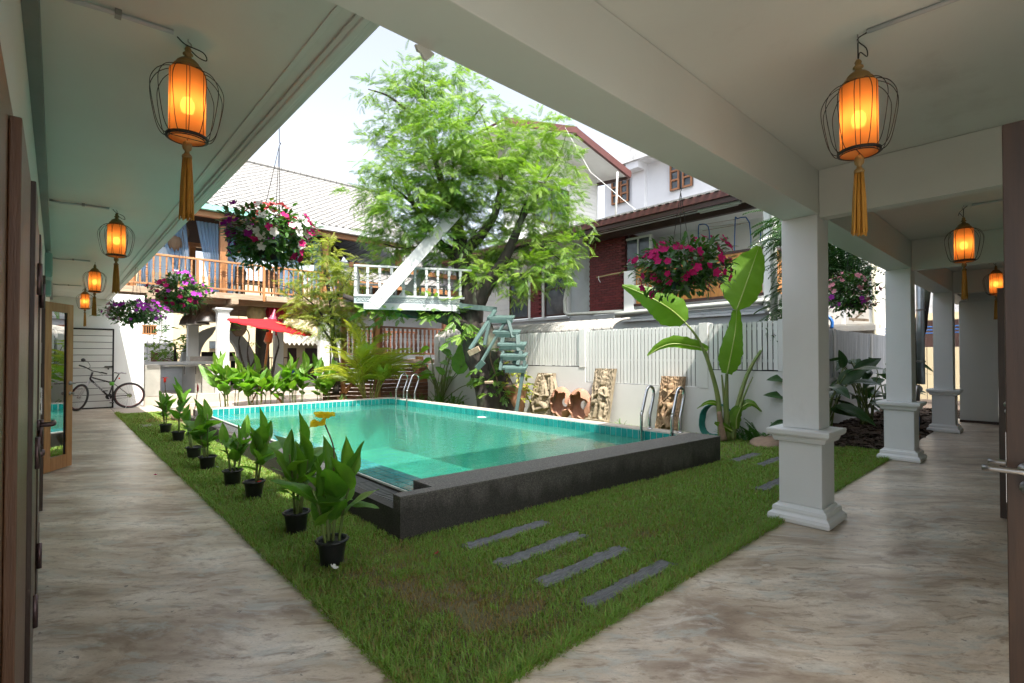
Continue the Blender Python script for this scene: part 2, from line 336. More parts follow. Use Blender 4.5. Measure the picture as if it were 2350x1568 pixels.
class MB:
    def __init__(s): s.v = []; s.f = []
    def add(s, vs, fs):
        n = len(s.v); s.v += [tuple(q) for q in vs]; s.f += [tuple(i+n for i in f) for f in fs]; return s
    def box(s, a, b):
        (x0,y0,z0),(x1,y1,z1) = a, b
        return s.add([(x0,y0,z0),(x1,y0,z0),(x1,y1,z0),(x0,y1,z0),(x0,y0,z1),(x1,y0,z1),(x1,y1,z1),(x0,y1,z1)],
              [(0,3,2,1),(4,5,6,7),(0,1,5,4),(1,2,6,5),(2,3,7,6),(3,0,4,7)])
    def beam(s, p, q, w, h, up=(0,0,1)):
        p, q = Vector(p), Vector(q); d = (q-p).normalized(); up = Vector(up)
        if abs(d.dot(up)) > .99: up = Vector((1,0,0))
        sx = d.cross(up).normalized()*w/2; sy = sx.normalized().cross(d).normalized()*h/2
        return s.add([p-sx-sy,p+sx-sy,p+sx+sy,p-sx+sy,q-sx-sy,q+sx-sy,q+sx+sy,q-sx+sy],
              [(0,3,2,1),(4,5,6,7),(0,1,5,4),(1,2,6,5),(2,3,7,6),(3,0,4,7)])
    def quad(s, a, b, c, d): return s.add([a,b,c,d], [(0,1,2,3)])
    def prism(s, poly, vec):
        """polygon swept along vec"""
        n = len(poly); vec = Vector(vec); a = [Vector(p) for p in poly]
        fs = [tuple(range(n-1,-1,-1)), tuple(range(n, 2*n))] + [(i,(i+1)%n,(i+1)%n+n,i+n) for i in range(n)]
        return s.add(a+[p+vec for p in a], fs)
    def tube(s, pts, r, n=8, caps=True):
        pts = [Vector(p) for p in pts]; m = len(pts); rr = r if isinstance(r, (list,tuple)) else [r]*m
        vs = []; nrm = None
        for i, p in enumerate(pts):
            t = (pts[min(i+1,m-1)]-pts[max(i-1,0)]).normalized()
            if nrm is None:
                a = Vector((0,0,1)) if abs(t.z) < .9 else Vector((1,0,0)); nrm = t.cross(a).normalized()
            nrm = (nrm-t*nrm.dot(t)).normalized(); bn = t.cross(nrm)
            for k in range(n):
                an = 2*math.pi*k/n; vs.append(p+(nrm*math.cos(an)+bn*math.sin(an))*rr[i])
        fs = [(i*n+k, i*n+(k+1)%n, (i+1)*n+(k+1)%n, (i+1)*n+k) for i in range(m-1) for k in range(n)]
        if caps: fs += [tuple(range(n-1,-1,-1)), tuple(range((m-1)*n, m*n))]
        return s.add(vs, fs)
    def lathe(s, prof, n=16, o=(0,0,0), axis=None, ring=False):
        if ring: prof = list(prof)+[prof[0]]
        o = Vector(o); Mx = axis or Matrix.Identity(3); vs = []
        for r, z in prof:
            for k in range(n):
                an = 2*math.pi*k/n; vs.append(o + Mx @ Vector((r*math.cos(an), r*math.sin(an), z)))
        m = len(prof)
        fs = [(i*n+k, i*n+(k+1)%n, (i+1)*n+(k+1)%n, (i+1)*n+k) for i in range(m-1) for k in range(n)]
        if prof[0][0] > 1e-4 and not ring: fs.append(tuple(range(n-1,-1,-1)))
        if prof[-1][0] > 1e-4 and not ring: fs.append(tuple(range((m-1)*n, m*n)))
        return s.add(vs, fs)
    def grid(s, fn, nu, nv):
        vs = [fn(i/nu, j/nv) for j in range(nv+1) for i in range(nu+1)]
        return s.add(vs, [(j*(nu+1)+i, j*(nu+1)+i+1, (j+1)*(nu+1)+i+1, (j+1)*(nu+1)+i) for j in range(nv) for i in range(nu)])
    def mesh(s, name, mat, smooth=False, off=(0,0,0)):
        me = bpy.data.meshes.new(name); ox,oy,oz = off
        me.from_pydata([(x-ox,y-oy,z-oz) for x,y,z in s.v], [], s.f); me.materials.append(mat)
        if smooth: me.polygons.foreach_set('use_smooth', [True]*len(me.polygons))
        return me
    def build(s, name, mat, parent=None, smooth=False, bevel=0, origin=None, **kw):
        base = ORG.get(parent.name, Vector()) if parent else Vector(origin or (0,0,0))
        o = bpy.data.objects.new(name, s.mesh(name, mat, smooth, base)); COL.objects.link(o)
        if parent: o.parent = parent
        else: o.location = base
        ORG[o.name] = base
        if bevel:
            b = o.modifiers.new('bevel', 'BEVEL'); b.width = bevel; b.segments = 2; b.limit_method = 'ANGLE'; b.angle_limit = R(40)
        return props(o, **kw)
def box(name, a, b, mat, parent=None, bevel=0, **kw):
    lo = [min(a[i], b[i]) for i in range(3)]; hi = [max(a[i], b[i]) for i in range(3)]
    return MB().box(lo, hi).build(name, mat, parent, bevel=bevel, **kw)
def smoothpath(pts, k=4):
    """Catmull-Rom through pts"""
    P = [Vector(p) for p in pts]; P = [2*P[0]-P[1]]+P+[2*P[-1]-P[-2]]; out = []
    for i in range(1, len(P)-2):
        for j in range(k):
            t = j/k; a,b,c,d = P[i-1],P[i],P[i+1],P[i+2]
            out.append(.5*((2*b)+(c-a)*t+(2*a-5*b+4*c-d)*t*t+(3*b-a-3*c+d)*t**3))
    out.append(P[-2]); return out
def npmesh(name, verts, faces, mat, tint=None, smooth=False, parent=None, off=(0,0,0), **kw):
    """big meshes from numpy arrays: faces (n,k)"""
    me = bpy.data.meshes.new(name); n, k = faces.shape
    me.vertices.add(len(verts)); me.vertices.foreach_set('co', (verts-np.array(off)).astype(np.float32).ravel())
    me.loops.add(n*k); me.loops.foreach_set('vertex_index', faces.astype(np.int32).ravel())
    me.polygons.add(n); me.polygons.foreach_set('loop_start', np.arange(0, n*k, k, dtype=np.int32))
    if smooth: me.polygons.foreach_set('use_smooth', np.ones(n, bool))
    me.update(calc_edges=True); me.materials.append(mat)
    if tint is not None:
        a = me.attributes.new('tint', 'FLOAT', 'POINT'); a.data.foreach_set('value', tint.astype(np.float32))
    o = bpy.data.objects.new(name, me); COL.objects.link(o)
    if parent: o.parent = parent
    else: o.location = off
    ORG[o.name] = Vector(off)
    return props(o, **kw)
def turned(h, r=.028, n=8, sq=.03):
    """turned baluster of height h about the origin, square blocks at the ends"""
    b = MB(); a = h*.2
    b.box((-sq,-sq,0), (sq,sq,a)); b.box((-sq,-sq,h-a*1.1), (sq,sq,h))
    P = [(.5,0),(1.0,.05),(.65,.09),(1.0,.13),(1.1,.3),(.75,.48),(.55,.55),(1.05,.6),(.55,.65),(.9,.78),(.62,.95),(.8,1)]
    z0, z1 = a, h-a*1.1
    b.lathe([(r*p, z0+(z1-z0)*t) for p, t in P], n); return b
# ============================================================ ground and floors
CZ = 2.95          # ceiling height
def sheet(name, rects, z, mat, kind='structure'):
    b = MB()
    for x0,y0,x1,y1 in rects: b.quad((x0,y0,z),(x1,y0,z),(x1,y1,z),(x0,y1,z))
    return b.build(name, mat, kind=kind)
sheet('ground', [(-300,-300,300,-14),(-300,-14,-14,1.9),(15.3,-14,300,1.9),(-300,1.9,1.99,300),(6.65,1.9,300,300),(1.99,12.05,6.65,300),(1.99,1.9,6.65,3.0)], -.12, soil_m)
MB().prism([(-.9,-1.6,-.1),(15,-1.6,-.1),(15,1.63,-.1),(1.10,1.63,-.1),(1.10,17.5,-.1),(-.9,17.5,-.1)], (0,0,.1)).build('terrace_floor', floor_m, kind='structure')
LAWN = [(1.10,1.63,1.99,15.6),(1.99,1.63,9.3,3.35),(6.66,3.35,8.75,12.1),(1.99,12.05,9.3,15.6)]
sheet('unseen_bounce_ground', [(-14,-14,15.3,1.62)], -.118, M('bounce_ground_grey', (.16,.16,.15), (.12,.12,.11), 1, .8))  # unseen sheet behind the camera, added for the light it bounces into the verandas
sheet('lawn_soil', LAWN, -.03, lawn_soil)
sheet('mulch_bed', [(9.3,1.63,19,3.2)], -.02, mulch_m)
sheet('paving_strip', [(1.12,15.6,9.3,17.68)], -.012, kerb_m)
# bark chips on the mulch bed
def chips():
    g = np.random.default_rng(3); n = 5200
    x = 9.2+g.random(n)**1.4*8; y = 1.65+g.random(n)*1.5
    a = g.random(n)*6.28; s = .012+.02*g.random(n); t = g.random(n)*.5-.25
    dx = np.stack([np.cos(a)*s*2.2, np.sin(a)*s*2.2, t*s*2], 1); dy = np.stack([-np.sin(a)*s, np.cos(a)*s, g.random(n)*s], 1)
    c = np.stack([x, y, np.full(n, 0.0)+g.random(n)*.02], 1)
    v = np.concatenate([c-dx-dy, c+dx-dy, c+dx+dy, c-dx+dy]); i = np.arange(n)
    npmesh('bark_chips', v, np.stack([i, i+n, i+2*n, i+3*n], 1), mulch_m, kind='stuff', label='loose brown bark chips scattered under the big-leaved plants')
chips()

# ============================================================ the building we stand in
vb = thing('veranda_building', 'white plastered building wrapping two open verandas with deep ceilings round the pool court', 'building', (0,0,0))
LW = -.12
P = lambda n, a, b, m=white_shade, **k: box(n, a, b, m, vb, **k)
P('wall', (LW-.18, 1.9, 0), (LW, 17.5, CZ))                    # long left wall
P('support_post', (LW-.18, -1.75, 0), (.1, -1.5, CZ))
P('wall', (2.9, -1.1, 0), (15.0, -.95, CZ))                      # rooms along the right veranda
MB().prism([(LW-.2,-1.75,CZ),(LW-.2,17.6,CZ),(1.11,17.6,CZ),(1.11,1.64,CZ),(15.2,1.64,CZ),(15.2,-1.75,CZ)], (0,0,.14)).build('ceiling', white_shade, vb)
# the stepped plaster moulding under the eave of the left roof
for k, (x0, x1, dz) in enumerate(((.985,1.075,.016),(1.01,1.05,.028),(.90,.93,.008))):
    box('eave_moulding', (x0, 1.64, CZ-dz), (x1, 17.5, CZ-.001), white_shade, vb, bevel=.008)
P('roof_slab', (LW-.3, 1.7, CZ+.143), (1.125, 17.7, CZ+.2), white)
P('upper_storey', (-1.5, -1.4, CZ+.145), (16, 1.66, 6.3), white)
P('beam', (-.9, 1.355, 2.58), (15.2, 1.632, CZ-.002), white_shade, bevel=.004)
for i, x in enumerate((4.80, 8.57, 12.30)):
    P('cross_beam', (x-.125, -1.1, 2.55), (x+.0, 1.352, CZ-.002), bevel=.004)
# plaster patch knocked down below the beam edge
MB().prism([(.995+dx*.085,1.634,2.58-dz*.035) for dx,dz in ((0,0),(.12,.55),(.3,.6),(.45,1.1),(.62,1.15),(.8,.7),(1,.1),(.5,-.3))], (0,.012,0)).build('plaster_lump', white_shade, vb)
# dark trunking where the left wall meets the ceiling, with a crack line
P('cable_trunking', (LW+.001, -1, CZ-.10), (LW+.055, 17.4, CZ-.001), M('grey_trunking', (.16,.18,.17), None, 3, .5))
# end wall of the left veranda with the slatted gate opening
EY = 17.5
P('end_wall', (LW, EY, 0), (.30, EY+.15, CZ), white); P('end_wall', (.30, EY, 2.15), (1.845, EY+.15, 3.12), white); P('end_wall', (1.18, EY, -.05), (1.845, EY+.15, 2.149), white)
P('end_wall', (LW, EY+.002, 2.95), (.30, EY+.15, 3.12), white)
# far end wall of the right veranda
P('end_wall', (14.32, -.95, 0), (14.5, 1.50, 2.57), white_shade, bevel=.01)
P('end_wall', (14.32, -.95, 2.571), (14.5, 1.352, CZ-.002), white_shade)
P('skirting', (14.29, .2, .001), (14.319, 1.50, .05), dark_teak)

# columns: each stands free at the edge of the terrace
def make_column():
    c = thing('veranda_column', '', 'column', (4.80, 1.50, 0), 'white square columns along the right veranda')
    def sq(name, h, z0, z1, prof=None, bev=.006):
        b = MB()
        if prof:
            vs = []; fs = []
            for hh, z in prof: vs += [(4.8-hh,1.5-hh,z),(4.8+hh,1.5-hh,z),(4.8+hh,1.5+hh,z),(4.8-hh,1.5+hh,z)]
            for i in range(len(prof)-1): fs += [(i*4+k, i*4+(k+1)%4, (i+1)*4+(k+1)%4, (i+1)*4+k) for k in range(4)]
            fs += [(3,2,1,0), tuple(range(len(vs)-4, len(vs)))]; b.add(vs, fs); bev = 0
        else: b.box((4.8-h,1.5-h,z0),(4.8+h,1.5+h,z1))
        return b.build(name, white, c, bevel=bev)
    sq('plinth', 0,0,0, [(.222,0),(.234,.01),(.238,.035),(.232,.06),(.212,.075),(.206,.085),(.208,.10),(.203,.122),(.18,.132),(.172,.15)])
    sq('pedestal', .165, .151, .676)
    sq('ledge', 0,0,0, [(.17,.677),(.19,.68),(.20,.70),(.205,.722),(.225,.73),(.236,.745),(.24,.775),(.235,.785),(.141,.79)])
    sq('shaft', .14, .791, 2.579)
    return c
c1 = make_column(); c1['label'] = 'nearest white square column, standing where the lawn meets the right veranda floor'
dup(c1, (8.57,1.5,0), 0, 'second white column along the right veranda, the middle one of three')
dup(c1, (12.30,1.5,0), 0, 'farthest white column, beside the galvanised downpipe')

# ============================================================ pool
pool = thing('swimming_pool', 'raised rectangular pool with dark pebble-wash walls and a teal tile band', 'swimming pool', (2,3.5,0))
TOP, WTR = .32, .178
NW = lambda x: 3.44 - (x-1.97)*.0641      # outer face of the skewed front wall
b = MB().prism([(1.97,NW(1.97),-.1),(6.67,NW(6.67),-.1),(6.67,3.56,-.1),(6.42,3.57,-.1),(2.32,3.83,-.1),(2.32,3.53,-.1),(1.975,3.56,-.1)], (0,0,TOP-.013+.1))
b.build('front_wall', granite_wet, pool)
MB().prism([(1.968,NW(1.97)-.003,TOP-.012),(6.673,NW(6.67)-.003,TOP-.012),(6.673,3.56,TOP-.012),(6.42,3.57,TOP-.012),(2.32,3.83,TOP-.012),(2.32,3.53,TOP-.012),(1.97,3.56,TOP-.012)], (0,0,.012)).build('coping', granite_top, pool)
box('side_wall', (6.424,3.561,-1), (6.67,12.06,TOP-.012), granite_wet, pool)
box('coping', (6.421,3.561,TOP-.012), (6.673,11.8,TOP+.0), kerb_m, pool)
box('back_wall', (2.10,11.804,-1), (6.67,12.06,TOP-.012), granite_wet, pool)
box('coping', (2.10,11.801,TOP-.012), (6.67,12.06,TOP), kerb_m, pool)
box('trough_wall', (1.98,3.563,-.1), (2.07,12.05,.2), granite_wet, pool)
box('trough_wall', (2.0,3.54,-.1), (2.36,12.04,.085), granite_wet, pool)
box('weir_wall', (2.362,3.56,-1), (2.70,11.8,WTR-.018), granite_wet, pool)
# basin: floor and inner faces below water
b = MB()
x0,x1,y0,y1,zb = 2.703,6.42,3.5,11.8,-.95
b.quad((x0,y0,zb),(x1,y0,zb),(x1,y1,zb),(x0,y1,zb))
b.quad((x0,y0,zb),(x0,y1,zb),(x0,y1,.15),(x0,y0,.15)); b.quad((x1,y1,zb),(x1,y0,zb),(x1,y0,.15),(x1,y1,.15))
b.quad((x0,y1,zb),(x1,y1,zb),(x1,y1,.15),(x0,y1,.15)); b.quad((2.33,3.832,-.9),(6.42,3.572,-.9),(6.42,3.572,.15),(2.33,3.832,.15))
b.build('basin', basin_m, pool)
# water
b = MB(); b.add([(2.702,3.803,WTR),(6.418,3.573,WTR),(6.418,11.797,WTR),(2.702,11.797,WTR)], [(0,1,2,3)])
b.build('pool_water', water_m, kind='structure')
weir_m = M('wet_weir_tile', (.02,.22,.23), (.05,.30,.30), 6, .06, .03, vary=.2, coat=.6)
# tiles: one row above the water on the far sides, three rows on the weir
tl = MB().box((-.045,-.005,-.064),(.045,.005,.064)).mesh('tile', tile_m)
gr = MB(); gr.box((6.4165,3.62,.04),(6.4205,11.8,.31)); gr.box((2.40,11.7965,.04),(6.4165,11.8005,.31)); gr.box((2.363,3.83,WTR-.0175),(2.701,11.79,WTR-.0015))
gr.build('grout_bed', grout_m, pool)
n = 0
for k in range(80):
    y = 3.70+k*.1015
    if y < 11.75: place('tile', tl, pool, (6.4135, y, .240), (0,0,R(90))); n += 1
for k in range(40): place('tile', tl, pool, (2.45+k*.1008, 11.7935, .240))
tw = MB().box((-.0495,-.0495,-.004),(.0495,.0495,.004)).mesh('tile', weir_m)
rest = MB(); m_ = 0
for k in range(72):
    for j in range(3):
        x, y = 2.426+j*.1115, 3.895+k*.1105
        if m_ < 175: place('tile', tw, pool, (x,y,WTR+.0045)); m_ += 1
        else: rest.box((x-.0495,y-.0495,WTR+.0005),(x+.0495,y+.0495,WTR+.0085))
rest.build('far_weir_tiles', weir_m, pool, kind='stuff')
# slotted grate in the overflow trough
gm = MB().box((-.135,-.2,-.012),(.135,.2,-.006)).mesh('gm', black_metal)
slot = M('grate_plastic', (.10,.105,.105), (.06,.065,.065), 20, .5, .1)
g = MB()
for k in range(12): g.box((-.14,-.265+k*.0463,-.006),(.14,-.265+k*.0463+.026,.008))
g.box((-.14,-.275,-.008),(-.128,.275,.006)); g.box((.128,-.275,-.008),(.14,.275,.006))
gmesh = g.mesh('trough_grate', slot)
for k in range(14): place('trough_grate', gmesh, pool, (2.215, 3.86+k*.565, .135))
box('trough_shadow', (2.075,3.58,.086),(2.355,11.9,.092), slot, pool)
# skimmer light discs on the right wall
b = MB().lathe([(.09,0),(.11,.006),(.10,.02),(.0,.03)], 20, (6.37,7.9,WTR-.02)); b.build('round_skimmer_lid', white_paint, pool, smooth=True)
# ============================================================ lanterns
def make_lantern(drop, label, loc):
    t = thing('hanging_lantern', label, 'lantern', loc, 'wire cage lanterns with mustard tassels hanging along the verandas')
    X, Y, Z0 = loc; Z = Z0-drop
    o = (X, Y, Z); L = lambda prof, name, m, par=t, n=24, ring=False: MB().lathe([(r, z) for r, z in reversed(prof)], n, o, ring=ring).build(name, m, par, smooth=True)
    MB().tube(smoothpath([(X,Y,Z0),(X,Y,Z0-.012),(X+.012,Y,Z0-.02),(X+.012,Y,Z0-.035),(X,Y,Z0-.042),(X-.01,Y,Z0-.034)]), .0025, 6).build('ceiling_hook', brushed, t, smooth=True)
    if drop > .02: MB().tube([(X,Y,Z0-.035),(X,Y,Z-.03)], .003, 6).build('chain', lamp_ring, t)
    sgn = 1 if Y > 1 else -1
    MB().tube(smoothpath([(X-.045*abs(sgn) if Y>1 else X, Y if Y>1 else Y-.04, Z0-.006),(X-.01,Y,Z0-.03),(X+.06,Y-.02,Z0-.05),(X+.075,Y-.02,Z0-.085),(X+.04,Y,Z0-.07),(X,Y,Z-.04)]), .0028, 6).build('power_cord', lamp_ring, t, smooth=True)
    cap = L([(0,-.035),(.010,-.038),(.018,-.05),(.014,-.062),(.026,-.072),(.027,-.077),(.014,-.083),(.022,-.093),(.024,-.098),(.040,-.103),(.055,-.115),(.060,-.122),(.058,-.127),(.072,-.135),(.079,-.146),(.079,-.156),(.06,-.158)], 'turned_cap', gold_wood)
    L([(.070,-.157),(.077,-.157),(.077,-.17),(.070,-.17)], 'top_ring', lamp_ring, ring=True)
    sh = MB(); N = 32
    sh.grid(lambda u, v: (X+.093*math.cos(u*2*math.pi), Y+.093*math.sin(u*2*math.pi), Z-.165-.33*v), N, 6)
    sh.build('lamp_shade', shade_m, t, smooth=True)
    L([(.0925,-.492),(.095,-.492),(.095,-.497),(.0925,-.497)], 'shade_rim', lamp_ring, ring=True)
    for k in range(6):
        a = k*math.pi/3+.3
        MB().beam((X+.0945*math.cos(a),Y+.0945*math.sin(a),Z-.166),(X+.0945*math.cos(a),Y+.0945*math.sin(a),Z-.495), .003, .003).build('shade_rib', lamp_ring, t)
    L([(.0,-.285),(.02,-.29),(.034,-.31),(.038,-.335),(.03,-.36),(.0,-.372)], 'bulb', bulb_m, n=16)
    path = smoothpath([(a_,b_,0) for a_,b_ in [(.074,-.158),(.105,-.163),(.150,-.19),(.180,-.235),(.186,-.275),(.178,-.335),(.155,-.43),(.130,-.475),(.106,-.487)]], 3)
    for k in range(14):
        a = 2*math.pi*k/14+.12; ca, sa = math.cos(a), math.sin(a)
        MB().tube([(X+q.x*ca, Y+q.x*sa, Z+q.y) for q in path], .0021, 5).build('wire', lamp_ring, t, smooth=True)
    L([(.099,-.478),(.108,-.478),(.108,-.492),(.099,-.492)], 'bottom_ring', lamp_ring, n=32, ring=True)
    MB().tube([(X+.0,Y,Z-.49),(X,Y,Z-.505)], .002, 5).build('eye', lamp_ring, t)
    MB().beam((X-.1,Y,Z-.486),(X+.1,Y,Z-.486), .003, .003).build('cross_wire', lamp_ring, t)
    L([(0,-.50),(.012,-.502),(.022,-.512),(.026,-.527),(.022,-.542),(.012,-.55),(.014,-.562),(.024,-.570),(.027,-.578),(.025,-.586),(.0,-.588)], 'turned_bead', gold_wood)
    ts = MB(); g = random.Random(4)
    for k in range(46):
        a = g.random()*6.28; r0 = .021*math.sqrt(g.random()); s = 1.5+g.random()*.35
        e = -.86-.03*g.random(); x1, y1 = r0*s*math.cos(a), r0*s*math.sin(a)
        ts.tube([(X+r0*math.cos(a),Y+r0*math.sin(a),Z-.585),(X+x1*.86,Y+y1*.86,Z-.72),(X+x1,Y+y1,Z+e+.03),(X+x1*1.14,Y+y1*1.14,Z+e)], [.0052,.0058,.0058,.003], 4)
    ts.build('tassel', tassel_m, t, smooth=True)
    for ch in t.children:
        if ch.name.split('.')[0] in ('ceiling_hook','power_cord','chain'): continue
        for vt in ch.data.vertices: vt.co.x *= .83; vt.co.y *= .83
    return t
LL = 'on the left veranda ceiling'
l1 = make_lantern(0, 'nearest lit lantern on the left veranda, large at the top left of the photo', (.465, 2.865, CZ))
dup(l1, (.465,6.73,CZ), .7, 'second lit lantern along the left veranda ceiling, beyond the largest one')
dup(l1, (.465,10.72,CZ), 1.6, 'third lit lantern along the left veranda, overlapping the last one')
dup(l1, (.475,14.7,CZ), 2.4, 'farthest lit lantern of the left veranda, above the slatted gate')
l2 = make_lantern(.085, 'large lit lantern hanging in front of the right veranda cross beam', (2.844, .65, CZ))
dup(l2, (6.889,.675,CZ), .9, 'smaller lit lantern beyond the first cross beam of the right veranda')
dup(l2, (10.95,.70,CZ), 1.9, 'farthest lit lantern on the right, partly behind the open wooden door')
def conduit(label, a, b, bend=True):
    t = thing('conduit', label, 'conduit', a, 'grey conduits feeding the lanterns')
    a, b = Vector(a), Vector(b); m = a.lerp(b, .45)
    MB().tube([a, a.lerp(b,.2)-Vector((0,0,.012)), m-Vector((0,0,.004)), b], .011, 8).build('pipe', grey_paint, t, smooth=True)
    p = a.lerp(b, .55)
    box('clip', p-Vector((.012,.02,.016)), p+Vector((.012,.02,.012)), brushed, t)
for y, w, s in ((2.85,'nearest',''),(6.69,'second',''),(10.6,'third',''),(14.45,'farthest','')):
    conduit('grey conduit crossing the ceiling to the %s left lantern' % w, (-.06,y,CZ-.012), (.40,y-.02,CZ-.012))
for x, w in ((2.84,'large right'),(6.89,'smaller right'),(10.95,'farthest right')):
    conduit('grey conduit running from the wall to the %s lantern' % w, (x+.06,-.6,CZ-.012), (x-.01,.61,CZ-.012))

# ============================================================ doors
def lever(parent, base, out, along, m=brushed, r=.011):
    """rosette and lever handle; out = away from the door, along = lever direction"""
    base, out, along = Vector(base), Vector(out), Vector(along)
    ax = out.to_track_quat('Z','Y').to_matrix()
    b = MB().lathe([(.027,0),(.027,.007),(.012,.010),(.010,.02)], 16, base, ax)
    b.tube(smoothpath([base+out*.01, base+out*.05, base+out*.06+along*.02, base+out*.06+along*.115]), r, 10)
    b.build('handle', m, parent, smooth=True)
def glass_door(name, label, hinge, direc, w, h, mat, th=.045, stile=.11, z0=.012, group=None, hdl=True, bottom=.16):
    """framed glass leaf: hinge point, closing direction in plan"""
    t = thing(name, label, 'door', hinge, group)
    d = Vector((direc[0], direc[1], 0)).normalized(); nrm = Vector((-d.y, d.x, 0)); H = Vector(hinge); Zv = Vector((0,0,1))
    def bar(nm, s0, s1, a, b, m=mat, t_=th):
        c = [H+d*s0+Zv*a-nrm*t_/2, H+d*s1+Zv*a-nrm*t_/2, H+d*s1+Zv*b-nrm*t_/2, H+d*s0+Zv*b-nrm*t_/2]
        return MB().prism(c, nrm*t_).build(nm, m, t, bevel=.003 if m is mat else 0)
    bar('stile', 0, stile, z0, h); bar('stile', w-stile, w, z0, h)
    bar('rail', stile+.0005, w-stile-.0005, h-stile, h); bar('rail', stile+.0005, w-stile-.0005, z0, z0+bottom)
    bar('pane', stile-.01, w-stile+.01, z0+bottom-.01, h-stile+.01, glass_m, .006)
    for s in (0, w-stile): pass
    bar('glazing_bead', stile, stile+.012, z0+bottom, h-stile, black_metal, th*.5); bar('glazing_bead', w-stile-.012, w-stile, z0+bottom, h-stile, black_metal, th*.5)
    if hdl:
        for s in (1, -1): lever(t, H+d*(w-.055)+Zv*(1.06 if th < .05 else .99)+nrm*s*th/2, nrm*s, d if w > .902 else -d)
        for s in (1, -1):
            b = MB().lathe([(.022,0),(.022,.008),(.012,.01),(.012,.035),(.02,.037),(.02,.045)], 14, H+d*(w-.055)+Zv*.93+nrm*s*th/2, (nrm*s).to_track_quat('Z','Y').to_matrix())
            b.build('lock_knob', brushed, t, smooth=True)
        e = H+d*w
        MB().prism([e+Zv*.86-nrm*.012, e+Zv*.86+nrm*.012, e+Zv*1.12+nrm*.012, e+Zv*1.12-nrm*.012], d*.002).build('lock_plate', steel, t)
    return t
GD = 'open wooden glass doors along the verandas'
# glass door ajar, far on the left
glass_door('glass_door', 'teak framed glass door standing ajar beyond the brown door edge on the left', (-.11,8.12,0), (.27,.45), .50, 2.055, teak, group=GD)
# door leaf seen edge on before it
glass_door('wooden_door', 'dark brown door leaf seen edge on with its steel lock plate, left wall', (-.185,6.18,0), (.97,.23), .11, 2.13, dark_teak, th=.05, stile=.04, hdl=False, group=GD)
t = [o for o in COL.objects if o.name.startswith('wooden_door')][0]
pl = Vector((-.075,6.175,0))
box('lock_plate', (-.115,6.150,.88), (-.085,6.1535,1.12), steel, t); box('latch', (-.108,6.1475,1.03), (-.092,6.1495,1.08), plastic_black, t); box('latch', (-.108,6.1475,.92), (-.092,6.1495,.98), plastic_black, t)
# nearest door set in the left wall: frame, folded leaf with hinges and handle
nd = thing('folding_door', 'nearest folded wooden door at the left edge with bronze hinges and a lever handle', 'door', (LW,3.2,0), GD)
box('door_frame', (LW+.001,1.2,0), (LW+.02,4.3,2.12), old_teak, nd, bevel=.003)
for y0, y1, x1, m in ((1.9,2.55,.026,old_teak),(2.56,2.88,.040,dark_teak),(2.9,3.62,.030,old_teak),(3.66,4.02,.036,dark_teak)):
    box('door_leaf', (LW+.021, y0, .02), (LW+.021+x1, y1, 2.05), m, nd, bevel=.003)
box('door_jamb', (LW+.0205, 4.12, 0), (LW+.05, 4.29, 2.13), dark_teak, nd, bevel=.003)
for y, zs in ((2.86,(.35,1.0,1.72)),(3.64,(.35,1.0,1.72)),(4.305,(.30,.98,1.42,1.9))):
    for z in zs:
        MB().lathe([(.011,0),(.011,.13)], 10, (LW+.066 if y<4 else LW+.045, y, z-.065)).build('hinge', hinge_m, nd, smooth=True)
lever(nd, (LW+.055,3.42,1.06), (1,0,0), (0,.97,.0), hinge_m, .012)
MB().lathe([(.02,0),(.02,.02),(.014,.03)], 12, (LW+.055,3.42,.92), Vector((1,0,0)).to_track_quat('Z','Y').to_matrix()).build('lock_knob', hinge_m, nd, smooth=True)
# doors on the right
glass_door('glass_door', 'dark wooden door leaf standing open at the extreme right edge with big lever handle', (2.60,-.78,0), (.02,1), .925, 2.26, dark_teak, th=.05, group=GD)
glass_door('glass_door', 'second open dark wooden door on the right with round rosette and keyhole', (6.06,-.52,0), (-.02,1), .90, 1.99, dark_teak, th=.05, group=GD)
# junction boxes on the left wall
jb = thing('junction_box', 'pale green junction box on the left wall just under the ceiling', 'junction box', (LW,9.4,2.6), 'junction boxes on the left wall')
box('housing', (LW+.001,9.2,2.47), (LW+.07,9.62,2.80), M('pale_green_metal', (.30,.44,.40), None, 4, .5), jb, bevel=.006); box('lid', (LW+.071,9.215,2.485), (LW+.078,9.605,2.785), M('pale_green_lid', (.33,.47,.43), None, 4, .5), jb, bevel=.003); MB().tube([(LW+.035,9.4,2.8),(LW+.035,9.4,2.95)], .02, 8).build('inlet_pipe', grey_paint, jb, smooth=True)
j2 = dup(jb, (LW,10.4,2.42), 0, 'second pale green junction box lower down behind the first', .8)
# cable tray lip along ceiling edge
# ============================================================ slatted gate at the end of the left veranda
gt = thing('slatted_gate', 'white gate of horizontal boards in a black frame at the end of the left path', 'gate', (.74,17.48,0))
for a, b in (((.30,17.44,0),(.335,17.47,2.15)),((1.145,17.44,0),(1.18,17.47,2.15)),((.336,17.44,2.11),(1.144,17.47,2.15)),((.336,17.44,.0),(1.144,17.47,.025))): box('frame', a, b, black_metal, gt)
zz = .03
for k in range(12):
    h = .158 if k not in (5,) else .19
    box('board', (.338,17.452,zz), (1.143,17.466,zz+h), white_paint, gt, bevel=.002); zz += h+.0145
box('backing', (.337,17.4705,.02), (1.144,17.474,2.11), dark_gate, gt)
box('bolt', (.98,17.425,1.11), (1.17,17.4395,1.135), black_metal, gt); MB().lathe([(.02,0),(.02,.02)], 10, (1.06,17.44,1.06), Vector((0,-1,0)).to_track_quat('Z','Y').to_matrix()).build('padlock', black_metal, gt)

